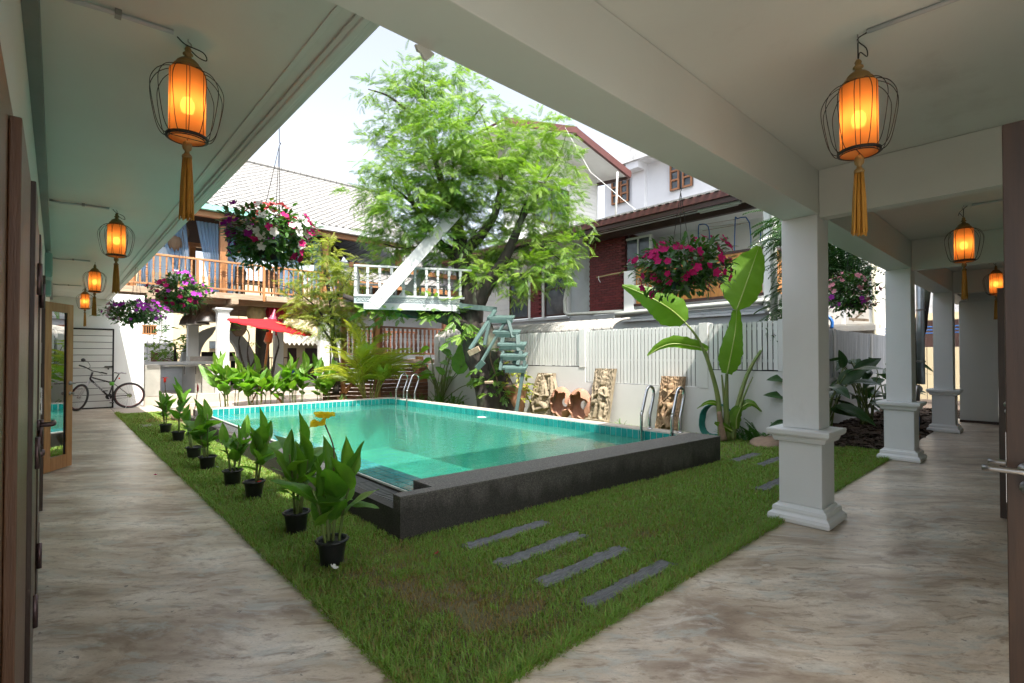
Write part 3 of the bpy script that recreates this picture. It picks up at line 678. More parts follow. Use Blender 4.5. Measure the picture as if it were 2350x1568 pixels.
# ============================================================ bicycle
bk = thing('bicycle', 'black mountain bicycle with white lettering leaning on the end wall beside the gate', 'bicycle', (1.0,17.2,0))
def bp(cx, cy_, dy=0): return at((200+cx*.3189)*.612, (1100+cy_*.3189)*.612, y=17.2+dy)
def wheel(c, rotz, tilt, name='wheel', rr=.335):
    Rm = Matrix.Rotation(rotz, 3, 'Z') @ Matrix.Rotation(tilt, 3, 'X')
    ring = lambda r, n=40: [c + Rm @ Vector((r*math.cos(2*math.pi*k/n), 0, r*math.sin(2*math.pi*k/n))) for k in range(n+1)]
    w = MB().tube(ring(rr-.004), .0245, 8, False).build(name, plastic_black, bk, smooth=True)
    MB().tube(ring(rr-.032), .011, 6, False).build('rim', M('dark_red_rim', (.16,.03,.035), None, 3, .3, .02, metal=.4), w, smooth=True)
    sp = MB()
    for k in range(28):
        a = 2*math.pi*k/28; s = 1 if k % 2 else -1
        sp.tube([c+Rm@Vector((.02*math.cos(a+.6*s), s*.025, .02*math.sin(a+.6*s))), c+Rm@Vector(((rr-.04)*math.cos(a), 0, (rr-.04)*math.sin(a)))], .0013, 3, False)
    sp.build('spokes', steel, w, kind='stuff')
    MB().lathe([(.022,-.035),(.022,.035)], 12, c, Rm @ Vector((0,1,0)).to_track_quat('Z','Y').to_matrix()).build('hub', brushed, w, smooth=True)
    return w
RA = Vector((1.50,17.18,.335)); wheel(RA, 0, R(4))
FA = Vector((.455,17.12,.335)); wheel(FA, R(-62), R(-12))
frame_m = M('black_bike_paint', (.015,.012,.018), (.03,.015,.03), 4, .25, .03, coat=.5); silver = M('fork_alloy', (.6,.6,.62), None, 4, .3, .02, metal=.3)
BB = bp(650,1215,-.02); HT, HB = bp(462,928,-.03), bp(432,1010,-.03); SC = bp(705,1058,-.01); ST = bp(762,965,-.01)
f = MB(); f.tube([bp(455,992,-.03), SC], .018, 8); f.tube([HB, BB], .023, 8); f.tube([BB, SC], .017, 8); f.tube([HT, HB], .022, 8)
for s in (-.05,.05):
    f.tube([BB, RA+Vector((0,s,0))], .011, 6); f.tube([SC, RA+Vector((0,s,0))], .009, 6)
f.build('frame', frame_m, bk, smooth=True)
fk = MB()
for s in (-1,1):
    o = Vector((.02*s,.05*s,0)); fk.tube([bp(425,1035,-.03)+o*1.1, FA+o*1.1], [.017,.013], 8)
fk.tube([bp(425,1035,-.03)-Vector((.03,.06,0)), bp(425,1035,-.03)+Vector((.03,.06,0))], .018, 6); fk.build('fork', silver, bk, smooth=True)
MB().tube(smoothpath([bp(308,850,-.12), bp(370,868,-.12), bp(440,903,-.06), bp(462,915,-.04), bp(520,925,-.04), bp(630,947,-.06)]), .013, 8).build('handlebar', plastic_black, bk, smooth=True)
for a, b in ((bp(300,846,-.12), bp(372,868,-.12)), (bp(560,930,-.05), bp(633,948,-.06))): MB().tube([a,b], .018, 8).build('grip', plastic_black, bk, smooth=True)
for a, b in ((bp(372,875,-.13), bp(308,882,-.16)), (bp(540,935,-.06), bp(590,968,-.1))): MB().tube([a,b], .006, 6).build('brake_lever', brushed, bk)
MB().tube(smoothpath([bp(425,885,-.08), bp(432,850,-.1), bp(405,808,-.12), bp(375,795,-.12)]), .006, 6).build('mirror_arm', plastic_black, bk, smooth=True)
MB().lathe([(0,-.012),(.04,-.01),(.05,0),(.045,.008),(0,.01)], 18, bp(352,786,-.12), Vector((.3,-1,.1)).to_track_quat('Z','Y').to_matrix()).build('mirror', plastic_black, bk, smooth=True)
MB().tube([SC, ST, bp(778,942,-.01)], .014, 8).build('seat_post', plastic_black, bk, smooth=True)
s = MB(); c0, c1_ = bp(706,928,-.01), bp(858,934,-.01)
s.grid(lambda u, v: c0.lerp(c1_, u)+Vector((0, (v-.5)*(.03+.11*u**1.6), .012*math.sin(u*3.1)-.02*abs(v-.5)*2-(.015 if .2<u<.6 else 0))), 10, 6)
so = s.build('saddle', M('pale_saddle', (.55,.55,.57), (.1,.1,.1), 6, .4), bk, smooth=True); md = so.modifiers.new('thick', 'SOLIDIFY'); md.thickness = .02
MB().lathe([(.0,-.008),(.07,-.006),(.072,0),(.07,.006),(0,.008)], 24, BB+Vector((0,-.05,0)), Vector((0,1,0)).to_track_quat('Z','Y').to_matrix()).build('chainring', black_metal, bk)
MB().lathe([(.0,-.004),(.055,-.003),(.055,.003),(0,.004)], 20, RA+Vector((0,-.055,0)), Vector((0,1,0)).to_track_quat('Z','Y').to_matrix()).build('brake_disc', steel, bk)
for s, z in ((-1,-.16),(1,.15)):
    MB().tube([BB+Vector((0,s*.07,0)), BB+Vector((.06*s*-1,s*.08,z))], .009, 6).build('crank', silver, bk)
    box('pedal', BB+Vector((.06*s*-1-.045,s*.1-.04,z-.012)), BB+Vector((.06*s*-1+.045,s*.1+.04,z+.012)), plastic_black, bk)
MB().lathe([(.0,-.05),(.045,-.045),(.055,0),(.05,.04),(0,.05)], 12, bp(688,1063,-.03)).build('green_cable_lock', M('lime_vinyl', (.12,.45,.03), (.08,.3,.02), 30, .35, .4), bk, smooth=True)
MB().lathe([(.0,0),(.02,0),(.018,.02),(0,.022)], 10, bp(775,1000,-.03), Vector((0,-1,0)).to_track_quat('Z','Y').to_matrix()).build('tail_reflector', petal['red'], bk)
MB().tube([RA+Vector((-.02,-.06,-.02)), bp(850,1352,-.14)], .008, 6).build('kickstand', silver, bk)
MB().tube([BB+Vector((0,-.055,.07)), RA+Vector((0,-.06,.04)), RA+Vector((.02,-.06,-.05)), BB+Vector((0,-.055,-.07))], .004, 4).build('chain', black_metal, bk)
cu = bpy.data.curves.new('txt', 'FONT'); cu.body = 'VENZO'; cu.size = .085; cu.extrude = .001; cu.shear = .2; cu.align_x = 'CENTER'; cu.align_y = 'CENTER'
to = bpy.data.objects.new('tmp', cu); COL.objects.link(to); bpy.context.view_layer.update()
me = bpy.data.meshes.new_from_object(to.evaluated_get(bpy.context.evaluated_depsgraph_get())); bpy.data.objects.remove(to)
dd = (BB-HB).normalized(); mid = HB.lerp(BB, .42)+Vector((0,-.03,0)); yv = Vector((0,-1,0)); up = yv.cross(dd).normalized()
me.materials.clear(); me.materials.append(white_paint)
place('frame_lettering', me, bk, mat4=Matrix.Translation(mid) @ Matrix((dd, up, dd.cross(up))).transposed().to_4x4())
# ============================================================ leaves and plants
def leafmesh(name, mat, w=.38, nu=4, nv=10, droop=.25, fold=.16, wave=.02, shape=None, seed=0, rag=0, thick=True):
    """paddle leaf: base at the origin, blade along +Y, length 1"""
    g = random.Random(seed); b = MB(); ph = g.random()*6; ph2 = g.random()*6
    sh = shape or (lambda t: (math.sin(math.pi*min(1,t**.8))**.75) * (1-.25*t))
    vs = []; ti = []
    for j in range(nv+1):
        t = j/nv; hw = w/2*max(.0, sh(t)); cy_, cz = t, -droop*t*t
        for i in range(-nu, nu+1):
            s = i/nu; x = hw*s*(1+(rag*(g.random()-.5) if abs(i)==nu else 0)); z = cz+fold*abs(s)*hw*1.6 - fold*hw*s*s*.6 + wave*math.sin(t*11+ph+(2 if s>0 else 0))*abs(s)
            vs.append((x, cy_*(1-droop*.25*t)-abs(s)*hw*.12, z)); ti.append(g.random()*.12 + (.12 if i == 0 else 0))
    n = 2*nu+1
    fs = [(j*n+i, j*n+i+1, (j+1)*n+i+1, (j+1)*n+i) for j in range(nv) for i in range(n-1)]
    me = bpy.data.meshes.new(name); me.from_pydata(vs, [], fs); me.materials.append(mat)
    me.polygons.foreach_set('use_smooth', [True]*len(fs))
    a = me.attributes.new('tint', 'FLOAT', 'POINT'); a.data.foreach_set('value', ti)
    return me
def frame_to(direction, upish=(0,0,1), roll=0):
    """matrix whose +Y goes along direction, +Z near upish"""
    y = Vector(direction).normalized(); z = Vector(upish)
    if abs(y.dot(z)) > .98: z = Vector((1,0,0))
    x = y.cross(z).normalized(); z = x.cross(y)
    return (Matrix((x, y, z)).transposed() @ Matrix.Rotation(roll, 3, 'Y'))
canna_leaves = [leafmesh('leaf', leaf_canna, .58, 3, 10, d, f, .02, seed=s) for s, (d, f) in enumerate(((.12,.22),(.3,.16),(.55,.12),(.05,.6)))]
def add_leaf(par, meshes, base, az, elev, L, g, wscale=1, name='leaf'):
    d = Vector((math.cos(az)*math.cos(elev), math.sin(az)*math.cos(elev), math.sin(elev)))
    m = Matrix.Translation(base) @ frame_to(d, roll=g.uniform(-.5,.5)).to_4x4() @ Matrix.Diagonal((L*wscale, L, L, 1))
    return place(name, g.choice(meshes), par, mat4=m)
def canna(name, label, cat, base, H, stems, seed, group, spread=.07, L=.30, per=4, lean=.12, flower=None, par=None, tilt=None):
    g = random.Random(seed); base = Vector(base)
    t = par or thing(name, label, cat, base, group)
    tops = []
    for k in range(stems):
        a = g.random()*6.28; r = spread*math.sqrt(g.random()); p0 = base+Vector((r*math.cos(a), r*math.sin(a), 0))
        h = H*g.uniform(.62,1) if k else H
        lv = Vector((math.cos(a), math.sin(a), 0))*lean*h*g.uniform(.2,1)
        p1 = p0+lv*.4+Vector((0,0,h*.45)); p2 = p0+lv+Vector((0,0,h*.80))
        pts = smoothpath([p0, p1, p2], 3)
        MB().tube(pts, [.009*(1-.5*i/len(pts))+.002 for i in range(len(pts))], 7).build('stem', stem_m, t, smooth=True)
        tops.append(p2); az = g.random()*6.28
        for j in range(per):
            f = .42+.6*(j+g.random()*.4)/per
            q = pts[min(len(pts)-1, int(f*(len(pts)-1)))]
            el = R(g.uniform(30,68) if j < per-1 else g.uniform(72,84))
            LL_ = L*g.uniform(.75,1.1)*(1 if j else .8)
            add_leaf(t, canna_leaves if j < per-1 else canna_leaves[3:], q, az, el, LL_, g, g.uniform(.85,1.15)*(1 if j<per-1 else .7)); az += 2.4+g.uniform(-.5,.5)
    return t, tops
def petals(n, r, curl, name, mat, mat2=None):
    b = MB()
    for k in range(n):
        a = 2*math.pi*k/n; 
        for (r0,w0,r1,w1) in ((0,.06,.55,.42),(.55,.42,1,.24)):
            c, s = math.cos(a), math.sin(a)
            def P_(rad, off): return (r*(rad*c-off*s), r*(rad*s+off*c), r*curl*rad*rad)
            b.quad(P_(r0,-w0), P_(r0,w0), P_(r1,w1), P_(r1,-w1))
    return b.mesh(name, mat)
# --- potted cannas
potm = MB()
NS = 48
prof = [(.082,0),(.086,.006),(.104,.175),(.106,.185)]
potm.lathe(prof, NS)
vs = [];
for rr, zz_ in ((.106,.186),(.125,.188),(.128,.198),(.117,.206),(.109,.204),(.104,.15)):
    for k in range(NS):
        a = 2*math.pi*k/NS; q = 1+.035*math.sin(a*12) if rr > .12 else 1
        vs.append((rr*q*math.cos(a), rr*q*math.sin(a), zz_+(.004*math.sin(a*12) if rr>.12 else 0)))
potm.add(vs, [(i*NS+k, i*NS+(k+1)%NS, (i+1)*NS+(k+1)%NS, (i+1)*NS+k) for i in range(5) for k in range(NS)])
pot_mesh = potm.mesh('pot', plastic_black, True)
soil_mesh = MB().lathe([(0.001,.158),(.105,.155)], 20).mesh('potting_soil', soil_m)
PG = 'potted canna lilies in a row on the left lawn'
pots = [((1.42,3.40),.62,5,.33,4,'nearest potted canna with a tall yellow flower above its leaves'),
        ((1.46,4.21),.72,5,.31,4,'second nearest canna pot, with two broad upright leaves on top'),
        ((1.50,5.53),.66,3,.28,4,'third nearest canna pot, slim plant with a reddish fallen petal on its soil'),
        ((1.467,6.22),.55,4,.25,4,'fourth canna pot from the front, low bushy leaves'),
        ((1.433,7.29),.72,5,.30,4,'fifth canna pot from the front, tall dense bright leaves'),
        ((1.44,8.17),.60,2,.24,3,'sixth canna pot, thin plant half hidden with a pink flower bud'),
        ((1.538,10.02),.78,3,.36,3,'seventh canna pot, with pale upright broad leaves'),
        ((1.523,11.23),.62,4,.24,4,'farthest canna pot of the row with a red flower')]
for i, ((x, y), H, st, L, per, lab) in enumerate(pots):
    t = thing('potted_canna', lab, 'potted plant', (x,y,-.03), PG)
    s = .84 if i else .87
    place('pot', pot_mesh, t, (x,y,-.03), (0,0,i), (s,s,s)); place('potting_soil', soil_mesh, t, (x,y,-.03), (0,0,0), (s,s,s))
    _, tops = canna(None, None, None, (x,y,.10), H, st, 20+i, None, .05, L*1.12, per, .20, par=t)
    if i == 0:
        fb = at(745,962,d=(x*math.sin(YAW)+y*math.cos(YAW)))
        MB().tube(smoothpath([(x,y,.5),(x+.01,y,.75),fb-Vector((0,0,.03))]), [.005]*9, 6).build('flower_stalk', twig_m, t, smooth=True)
        for k in range(5):
            g = random.Random(k); fm = leafmesh('petal', petal['yellow'], 1.15, 3, 5, .3, .2, .08, lambda q: math.sin(math.pi*min(1,q*.8+.12)), seed=k+40)
            add_leaf(t, [fm], fb+Vector((g.uniform(-.02,.02),g.uniform(-.02,.02),g.uniform(0,.02))), k*1.3+.4, R(g.uniform(25,75)), .085, g, 1, 'petal')
        for k in range(3):
            fm = leafmesh('petal', petal['yellow'], 1.1, 3, 5, .4, .2, .08, lambda q: math.sin(math.pi*min(1,q*.8+.12)), seed=k+60)
            add_leaf(t, [fm], fb+Vector((-.03,.02,-.02)), 2.6+k, R(-10+10*k), .075, random.Random(k), 1, 'petal')
        # tall curling leaf on the right and a drooping pale one
        dq = x*math.sin(YAW)+y*math.cos(YAW)
        dl = leafmesh('leaf', leaf_canna, .25, 3, 10, .35, .3, .05, seed=91)
        b0 = at(800,1110,d=dq); e0 = at(853,1008,d=dq); m_ = Matrix.Translation(b0) @ frame_to(e0-b0, (0.3,-1,.2)).to_4x4() @ Matrix.Diagonal((.27,.29,.2,1)); place('leaf', dl, t, mat4=m_)
        b0 = at(800,1158,d=dq); e0 = at(858,1160,d=dq); m_ = Matrix.Translation(b0) @ frame_to(e0-b0).to_4x4() @ Matrix.Diagonal((.26,.22,.15,1)); place('leaf', canna_leaves[0], t, mat4=m_)
    if i == 5 or i == 7:
        fb = at(378,868,d=1.52*.673+11.2*.74) if i == 7 else at(454,892,d=1.44*.673+8.17*.74)
        MB().tube(smoothpath([(x,y,.3),(x,y,.6),fb]), .006, 6).build('flower_stalk', twig_m, t, smooth=True)
        if i == 7:
            for k in range(4): add_leaf(t, [leafmesh('petal', petal['red'], .6, 2, 4, .8, .2, .05, seed=k)], fb, k*1.6, R(30-60*(k%2)), .085, random.Random(k), 1, 'petal')
        else: MB().lathe([(.002,0),(.012,.02),(.014,.05),(.008,.09),(.001,.13)], 8, fb-Vector((0,0,.05))).build('flower_bud', petal['coral'], t, smooth=True)
    if i == 2: box('fallen_petal', (x+.02,y-.05,.13), (x+.06,y-.02,.135), petal['red'], t)
# --- canna clumps planted behind the pool
CG = 'tall canna clumps growing behind the pool'
for i, (u, v, dd, H, st, lab) in enumerate(((530,920,13.5,1.65,8,'leftmost tall canna clump behind the pool, with a leaf reaching far left'),
        (592,918,13.6,1.5,9,'dense bright canna clump under the red umbrella'),
        (640,915,13.8,1.35,5,'narrow canna clump between two denser ones behind the pool'),
        (683,912,13.9,1.65,8,'tall canna clump right of the umbrella pole'),
        (745,912,14.0,1.5,6,'darker canna clump nearest the golden palm'))):
    p = at(u, v, d=dd); p.z = 0
    canna('canna_clump', lab, 'plant', p, H, st, 50+i, CG, .24, .50, 5, .20)
# leaf reaching left from the first clump
cl = [o for o in COL.objects if o.name == 'canna_clump'][0]
b0 = at(498,890,d=13.5); e0 = at(457,836,d=13.5); place('leaf', canna_leaves[0], cl, mat4=Matrix.Translation(b0) @ frame_to(e0-b0, (0,-1,.3)).to_4x4() @ Matrix.Diagonal((.5,.85,.5,1)))
MB().tube(smoothpath([at(520,920,d=13.5), at(508,900,d=13.5), b0]), .012, 6).build('stem', stem_m, cl, smooth=True)

# ============================================================ grass
def grass():
    g = np.random.default_rng(11); P_ = []
    def area(x0,y0,x1,y1,dens):
        n = int((x1-x0)*(y1-y0)*dens); return np.stack([x0+(x1-x0)*g.random(n), y0+(y1-y0)*g.random(n)], 1)
    P_ = np.concatenate([area(1.09,1.6,2.0,5.2,11500), area(2.0,1.6,5,3.45,10500), area(5,1.6,9.2,3.2,6000), area(1.09,5.2,2.0,9,6500), area(1.09,9,1.99,15.5,3200), area(6.68,3.1,8.7,5.2,2500), area(1.99,12.1,4.5,15.5,1200), area(6.68,5.2,8.7,12,1300),
        np.stack([1.085+.05*g.random(9000), 1.6+14*g.random(9000)**1.6], 1), np.stack([1.1+8*g.random(12000)**1.2, 1.60+.07*g.random(12000)], 1)])
    x, y = P_[:,0], P_[:,1]
    # keep off the stepping stones, the pool and the column bases
    keep = np.ones(len(x), bool)
    for sx0, sx1, sy0, sy1 in STONES: keep &= ~((x>sx0+.02+.02*np.sin(y*40))&(x<sx1-.02+.02*np.sin(y*55))&(y>sy0+.004+.010*np.sin(x*23))&(y<sy1-.004+.010*np.sin(x*31)))
    keep &= ~((x>1.975)&(x<6.68)&(y>3.44-(x-1.97)*.0641-.01))
    for px_, py_ in [p[0] for p in pots]: keep &= ((x-px_)**2+(y-py_)**2 > .09**2)
    for cx in (4.8,8.57): keep &= ~((abs(x-cx)<.24)&(abs(y-1.5)<.24))
    keep &= ~((x>9.0)&(y>2.3))
    x, y = x[keep], y[keep]; n = len(x)
    # worn patches: sparse, short and brown
    def blob(cx, cy_, r): return np.exp(-(((x-cx)/r)**2+((y-cy_)/(r*.8))**2))
    nz = np.zeros(n)
    for k in range(14):
        a = g.random()*6.28; fq = g.uniform(2,28); nz += np.sin(x*fq*np.cos(a)+y*fq*np.sin(a)+g.random()*6)*.13
    worn = np.clip((.85*blob(1.75,2.35,.42)+.7*blob(1.55,2.85,.3)+.6*blob(1.95,2.0,.25)+.5*blob(1.7,3.3,.3)+.3*blob(3.6,2.4,.5)+.55*blob(1.5,13.5,.7))*(.75+1.5*nz)+nz*.35, 0, 1.2)
    kp = g.random(n) > worn*.55; x, y, worn, nz = x[kp], y[kp], worn[kp], nz[kp]; n = len(x)
    edge = np.clip(1-np.minimum(np.abs(x-1.12), np.abs(y-1.64))/.16, 0, 1)
    h = (.026+.022*g.random(n))*(1-.5*np.clip(worn,0,1))*(1+1.0*edge*(.3+g.random(n)))*(1+.3*nz); w = .0016+.0012*g.random(n)+.0002*np.hypot(x, y)
    far = np.hypot(x, y); h *= 1+.02*far
    a = g.random(n)*2*np.pi; le = .25+.75*g.random(n); dx, dy = np.cos(a)*h*le, np.sin(a)*h*le
    sx, sy = -np.sin(a)*w, np.cos(a)*w; z0 = np.full(n, -.03)
    v = np.concatenate([np.stack([x-sx,y-sy,z0],1), np.stack([x+sx,y+sy,z0],1), np.stack([x+dx*.35+sx*.8,y+dy*.35+sy*.8,z0+h*.62],1), np.stack([x+dx*.35-sx*.8,y+dy*.35-sy*.8,z0+h*.62],1), np.stack([x+dx,y+dy,z0+h*(1.08-.35*le)],1)])
    i = np.arange(n)
    f3 = np.concatenate([np.stack([i,i+n,i+2*n],1), np.stack([i,i+2*n,i+3*n],1), np.stack([i+3*n,i+2*n,i+4*n],1)])
    tint = np.clip(.52-.5*worn+.5*(g.random(n)-.5)+.16*nz, 0, 1); tint = np.where(g.random(n) < .13, .14, tint)
    npmesh('lawn_grass', v, f3, grass_m, np.tile(tint, 5), kind='stuff', label='short green lawn with a worn brown patch at its near corner')
STONES = [(2.26,3.13,2.93,3.06),(2.235,3.13,2.53,2.665),(2.24,3.13,2.14,2.265),(2.255,3.14,1.785,1.90),(6.78,7.6,2.93,3.09),(6.74,7.55,2.60,2.74),(5.55,6.3,2.12,2.25)]
SL = ['slate slab nearest the pool wall, first of four in the front lawn','second slate slab from the pool wall in the front lawn','third slate slab from the pool wall in the front lawn','slate slab nearest the veranda floor, last of the four',
      'slate slab by the banana plant beyond the pool corner','slate slab in front of the flat rock, beside the near column','slate slab half hidden in grass just behind the near column']
def stones():
    for k, (x0,x1,y0,y1) in enumerate(STONES):
        g = random.Random(k); b = MB(); nx, ny = 26, 6
        def fn(u, v):
            x, y = x0+(x1-x0)*u, y0+(y1-y0)*v
            e = (.012 if u in (0,1) else 0)*g.uniform(-1,1); e2 = (.010 if v in (0,1) else 0)*g.uniform(-1,1)
            return (x+e, y+e2, -.014 + g.uniform(-.004,.004) + .004*math.sin(v*20+u*9))
        b.grid(fn, nx, ny)
        o = b.build('stepping_stone', slate_m, origin=(x0,y0,-.012), label=SL[k], cat='stepping stone', group='slate slabs laid in the lawn'); m = o.modifiers.new('thick','SOLIDIFY'); m.thickness = .03; m.offset = -1
stones(); grass()
box('flat_stone', (1.24,12.4,-.03), (1.50,12.85,-.005), slate_m, bevel=.01, label='small flat grey stone in the lawn near the far left pots', cat='stone')
def rock(name, label, c, s, mat, seed):
    b = MB().lathe([(math.sin(math.pi*i/12)+1e-3, -math.cos(math.pi*i/12)) for i in range(13)], 22); g = np.random.default_rng(seed); W = g.normal(size=(10,3))*1.6; ph = g.random(10)*6
    b.v = [tuple((np.array(p)*(1+.06*sum(math.sin(float(W[k]@np.array(p))+ph[k]) for k in range(10))))*np.array(s)+np.array(c)) for p in b.v]
    return b.build(name, mat, smooth=True, origin=c, label=label, cat='rock')
rock('boulder', 'rounded tan boulder at the far left corner of the pool', (2.35,13.2,.10), (.50,.30,.25), boulder_m, 2)
rock('flat_rock', 'flat brown rock in the grass behind the near column', (8.5,3.18,.0), (.42,.22,.10), boulder_m, 5)
for k, (u, v, c, lab) in enumerate(((766,1303,'white','white fallen blossom on the grass in front of the nearest pot'),(498,1072,'white','small white fallen blossom between the pots'),(357,1090,'magenta','crimson fallen petal on the left path'),(1003,1352 if False else 1270,'coral','pinkish dry leaf on the worn grass'))):
    p = at(u, v, z=.012); MBm = petals(5, .028 if k == 0 else .02, .4, 'fallen_blossom', petal[c]); place('fallen_blossom', MBm, None, p, (.3,.4,k)); props(COL.objects[-1], lab, 'blossom')
# ============================================================ boundary wall with white slats
bw = thing('boundary_wall', 'white boundary wall with upright slat panels between low plaster pillars beyond the pool', 'wall', (8.75,6,0))
FX = 8.75
box('wall_base', (FX,3.05,-.05), (FX+.16,14.5,.82), fence_wall_m, bw); box('wall_base', (FX+.001,4.5-.16,.8201), (FX+.16,3.05,1.15), fence_wall_m, bw); box('wall_base', (FX+.001,7.19,.8201), (FX+.16,14.5,1.16), fence_wall_m, bw)
for a, b in ((2.9,3.14),(4.335,4.505),(7.185,7.36),(10.0,10.17),(13.0,13.2)):
    box('pillar', (FX-.012,a,1.1505 if a!=4.335 else .8205), (FX+.17,b,2.01), fence_wall_m, bw, bevel=.004)
slat = {}
def slats(par, fixed, a, b, z0, z1, axis='y', tone=white_paint, pitch=.083, mx=999):
    key = (round(z1-z0,3), axis, tone.name)
    if key not in slat:
        w = pitch*.5-.0085; h = z1-z0
        slat[key] = (MB().box((-.009,-w,0),(.009,w,h)) if axis == 'y' else MB().box((-w,-.009,0),(w,.009,h))).mesh('slat', tone)
    n = int((b-a)/pitch); g = random.Random(5)
    for k in range(n):
        c = a+(k+.5)*(b-a)/n
        place('slat', slat[key], par, (fixed+g.uniform(-.002,.002), c, z0+g.uniform(-.006,.006)) if axis == 'y' else (c, fixed+g.uniform(-.002,.002), z0+g.uniform(-.006,.006)))
slats(bw, FX+.03, 3.145, 4.33, 1.17, 1.985); slats(bw, FX+.03, 4.51, 7.18, .835, 1.975); slats(bw, FX+.03, 7.365, 9.995, 1.18, 1.975); slats(bw, FX+.03, 10.18, 12.95, 1.18, 1.975)
for z in (1.30,1.85): box('rail', (FX+.05,3.15,z), (FX+.09,13,z+.05), dark_gate if False else grey_paint, bw)
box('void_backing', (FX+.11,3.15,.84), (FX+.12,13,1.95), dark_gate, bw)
b2 = thing('side_wall_fence', 'grey shaded slat fence running away to the right behind the big-leaved plants', 'fence', (9,3.2,0))
box('wall_base', (8.93,3.20,-.05), (19.5,3.36,.95), fence_wall_m, b2)
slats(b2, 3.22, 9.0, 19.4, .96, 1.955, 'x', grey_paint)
for x in (11.9,14.9,17.9): box('pillar', (x,3.185,.951), (x+.14,3.33,1.97), fence_wall_m, b2)
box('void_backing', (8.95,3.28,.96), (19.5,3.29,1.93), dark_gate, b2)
# ribbed awning over the gap behind the wall
aw = thing('ribbed_awning', 'curved translucent ribbed awning just above the boundary wall', 'awning', (9.6,9.5,2.0))
NR = 29
def awp(y, t, r=0): return (8.98+(.85+r)*(1-math.cos(t)), y, 1.985+(.27+r)*math.sin(t))
aw_b = MB(); aw_b.grid(lambda u, v: awp(6.62+u*6.95, v*1.35), 90, 10); o = aw_b.build('sheet', corr_m, aw, smooth=True)
for k in range(NR):
    y = 6.64+k*.24; rb = MB().tube([awp(y, j/10*1.35, .012) for j in range(11)], .034, 6); rb.build('rib', corr_m, aw, smooth=True)
    for q in (.07,.14,.19): MB().tube([awp(y+q, j/10*1.35, .006) for j in range(11)], .008, 4).build('corrugation', corr_m, aw, smooth=True)
box('end_cap', (8.98,6.58,1.98), (9.7,6.61,2.0), grey_paint, aw)

# ============================================================ brick house beyond the wall
hs = thing('brick_house', 'neighbouring house with maroon brick panels, tinted windows, long maroon gutter and carved balcony', 'house', (12.6,9,0))
HX = 12.6
def wpan(name, y0, y1, z0, z1, m, x=HX, th=.1, par=hs, bevel=0): return box(name, (x, y0, z0), (x+th, y1, z1), m, par, bevel=bevel)
wpan('wall', 8.8, 17, 0, 2.70, grey_paint, HX+.02); wpan('wall', 4.55, 8.79, 0, 2.45, grey_paint, 12.06)
wpan('wall', 10.18, 11.06, 2.701, 5.4, grey_paint, HX+.12); wpan('wall', 8.8, 17, 4.45, 5.6, white, HX+.14); wpan('sill_flashing', 11.0, 17, 2.66, 2.745, grey_paint, HX-.05)
# brick panels: courses of single bricks on a recessed joint bed
wpan('joint_bed', 8.81, 10.165, 2.72, 5.22, mortar_m, HX+.012); wpan('joint_bed', 12.31, 12.84, 2.78, 4.42, mortar_m, HX+.012)
bmesh_ = MB().box((-.022,-.104,-.033),(.02,.104,.033)).mesh('brick', brick_m)
cnt = 0; far = MB()
def bricks(y0, y1, z0, z1):
    global cnt
    k = 0; z = z0+.04
    while z < z1-.03:
        y = y0+(.11 if k%2 else 0)
        while y < y1-.02:
            a, b = max(y, y0+.004), min(y+.208, y1-.004)
            if b-a > .05:
                if b-a > .2 and cnt < 290: place('brick', bmesh_, hs, (HX-.0, (a+b)/2, z)); cnt += 1
                elif b-a > .2: far.box((HX-.022,a,z-.033),(HX+.02,b,z+.033))
                else: far.box((HX-.021,a,z-.033),(HX+.02,b,z+.033))
            y += .22
        z += .079; k += 1
bricks(8.81, 10.165, 2.72, 5.2); bricks(12.31, 12.84, 2.78, 4.4)
far.build('cut_bricks', brick_m, hs, kind='stuff')
for y in (11.06, 12.17, 12.86, 14.0): wpan('white_post', y, y+.12, 2.75, 4.45, white_paint, HX-.01, .14, bevel=.005)
wpan('white_head', 11.06, 14.12, 4.452, 4.56, white_paint, HX-.012, .14)
def window(y0, y1, z0, z1, par=hs, x=HX):
    w = box('window', (x+.04,y0,z0), (x+.06,y1,z1), win_glass, par)
    for a, b in (((x,y0,z0),(x+.07,y0+.05,z1)),((x,y1-.05,z0),(x+.07,y1,z1)),((x,y0+.0505,z0),(x+.07,y1-.0505,z0+.06)),((x,y0+.0505,z1-.05),(x+.07,y1-.0505,z1)),((x+.005,y0+.0505,(z0*.45+z1*.55)),(x+.065,y1-.0505,(z0*.45+z1*.55)+.05))):
        box('frame', a, b, maroon_dark, w)
window(11.185,12.165,2.78,4.44); window(12.985,13.995,2.78,4.44)
z = 2.75; k = 0
while z < 5.0: wpan('clapboard', 14.125, 17, z, z+.20, white_paint, HX-.01+.004*(k%2), .1, bevel=.006); z += .206; k += 1
# soffit, fascia, gutter
box('soffit', (11.7,4.2,5.12), (13.9,17,5.15), white, hs); box('fascia_gutter', (11.55,4.3,5.14), (11.69,17,5.31), maroon, hs, bevel=.012); box('fascia_lower', (11.60,4.3,5.02), (11.68,17,5.135), maroon_dark, hs)
box('soffit_lath', (12.05,4.3,5.10), (12.09,17,5.119), maroon_dark, hs)
MB().prism([(11.56,4.3,5.315),(11.56,17,5.315),(14.5,17,5.86),(14.5,4.3,5.86)], (0,0,.05)).build('lower_roof', roof_white, hs)
wp = MB()
for k in range(58): wp.box((11.52,4.35+k*.215,5.316),(11.7,4.35+k*.215+.12,5.335))
wp.build('roof_sheet_ends', roof_white, hs, kind='stuff')
box('maroon_beam', (12.28,4.85,4.95), (12.42,10.17,5.119), maroon_dark, hs); box('white_strip', (12.50,8.8,5.23), (12.59,10.17,5.119), white_paint, hs)
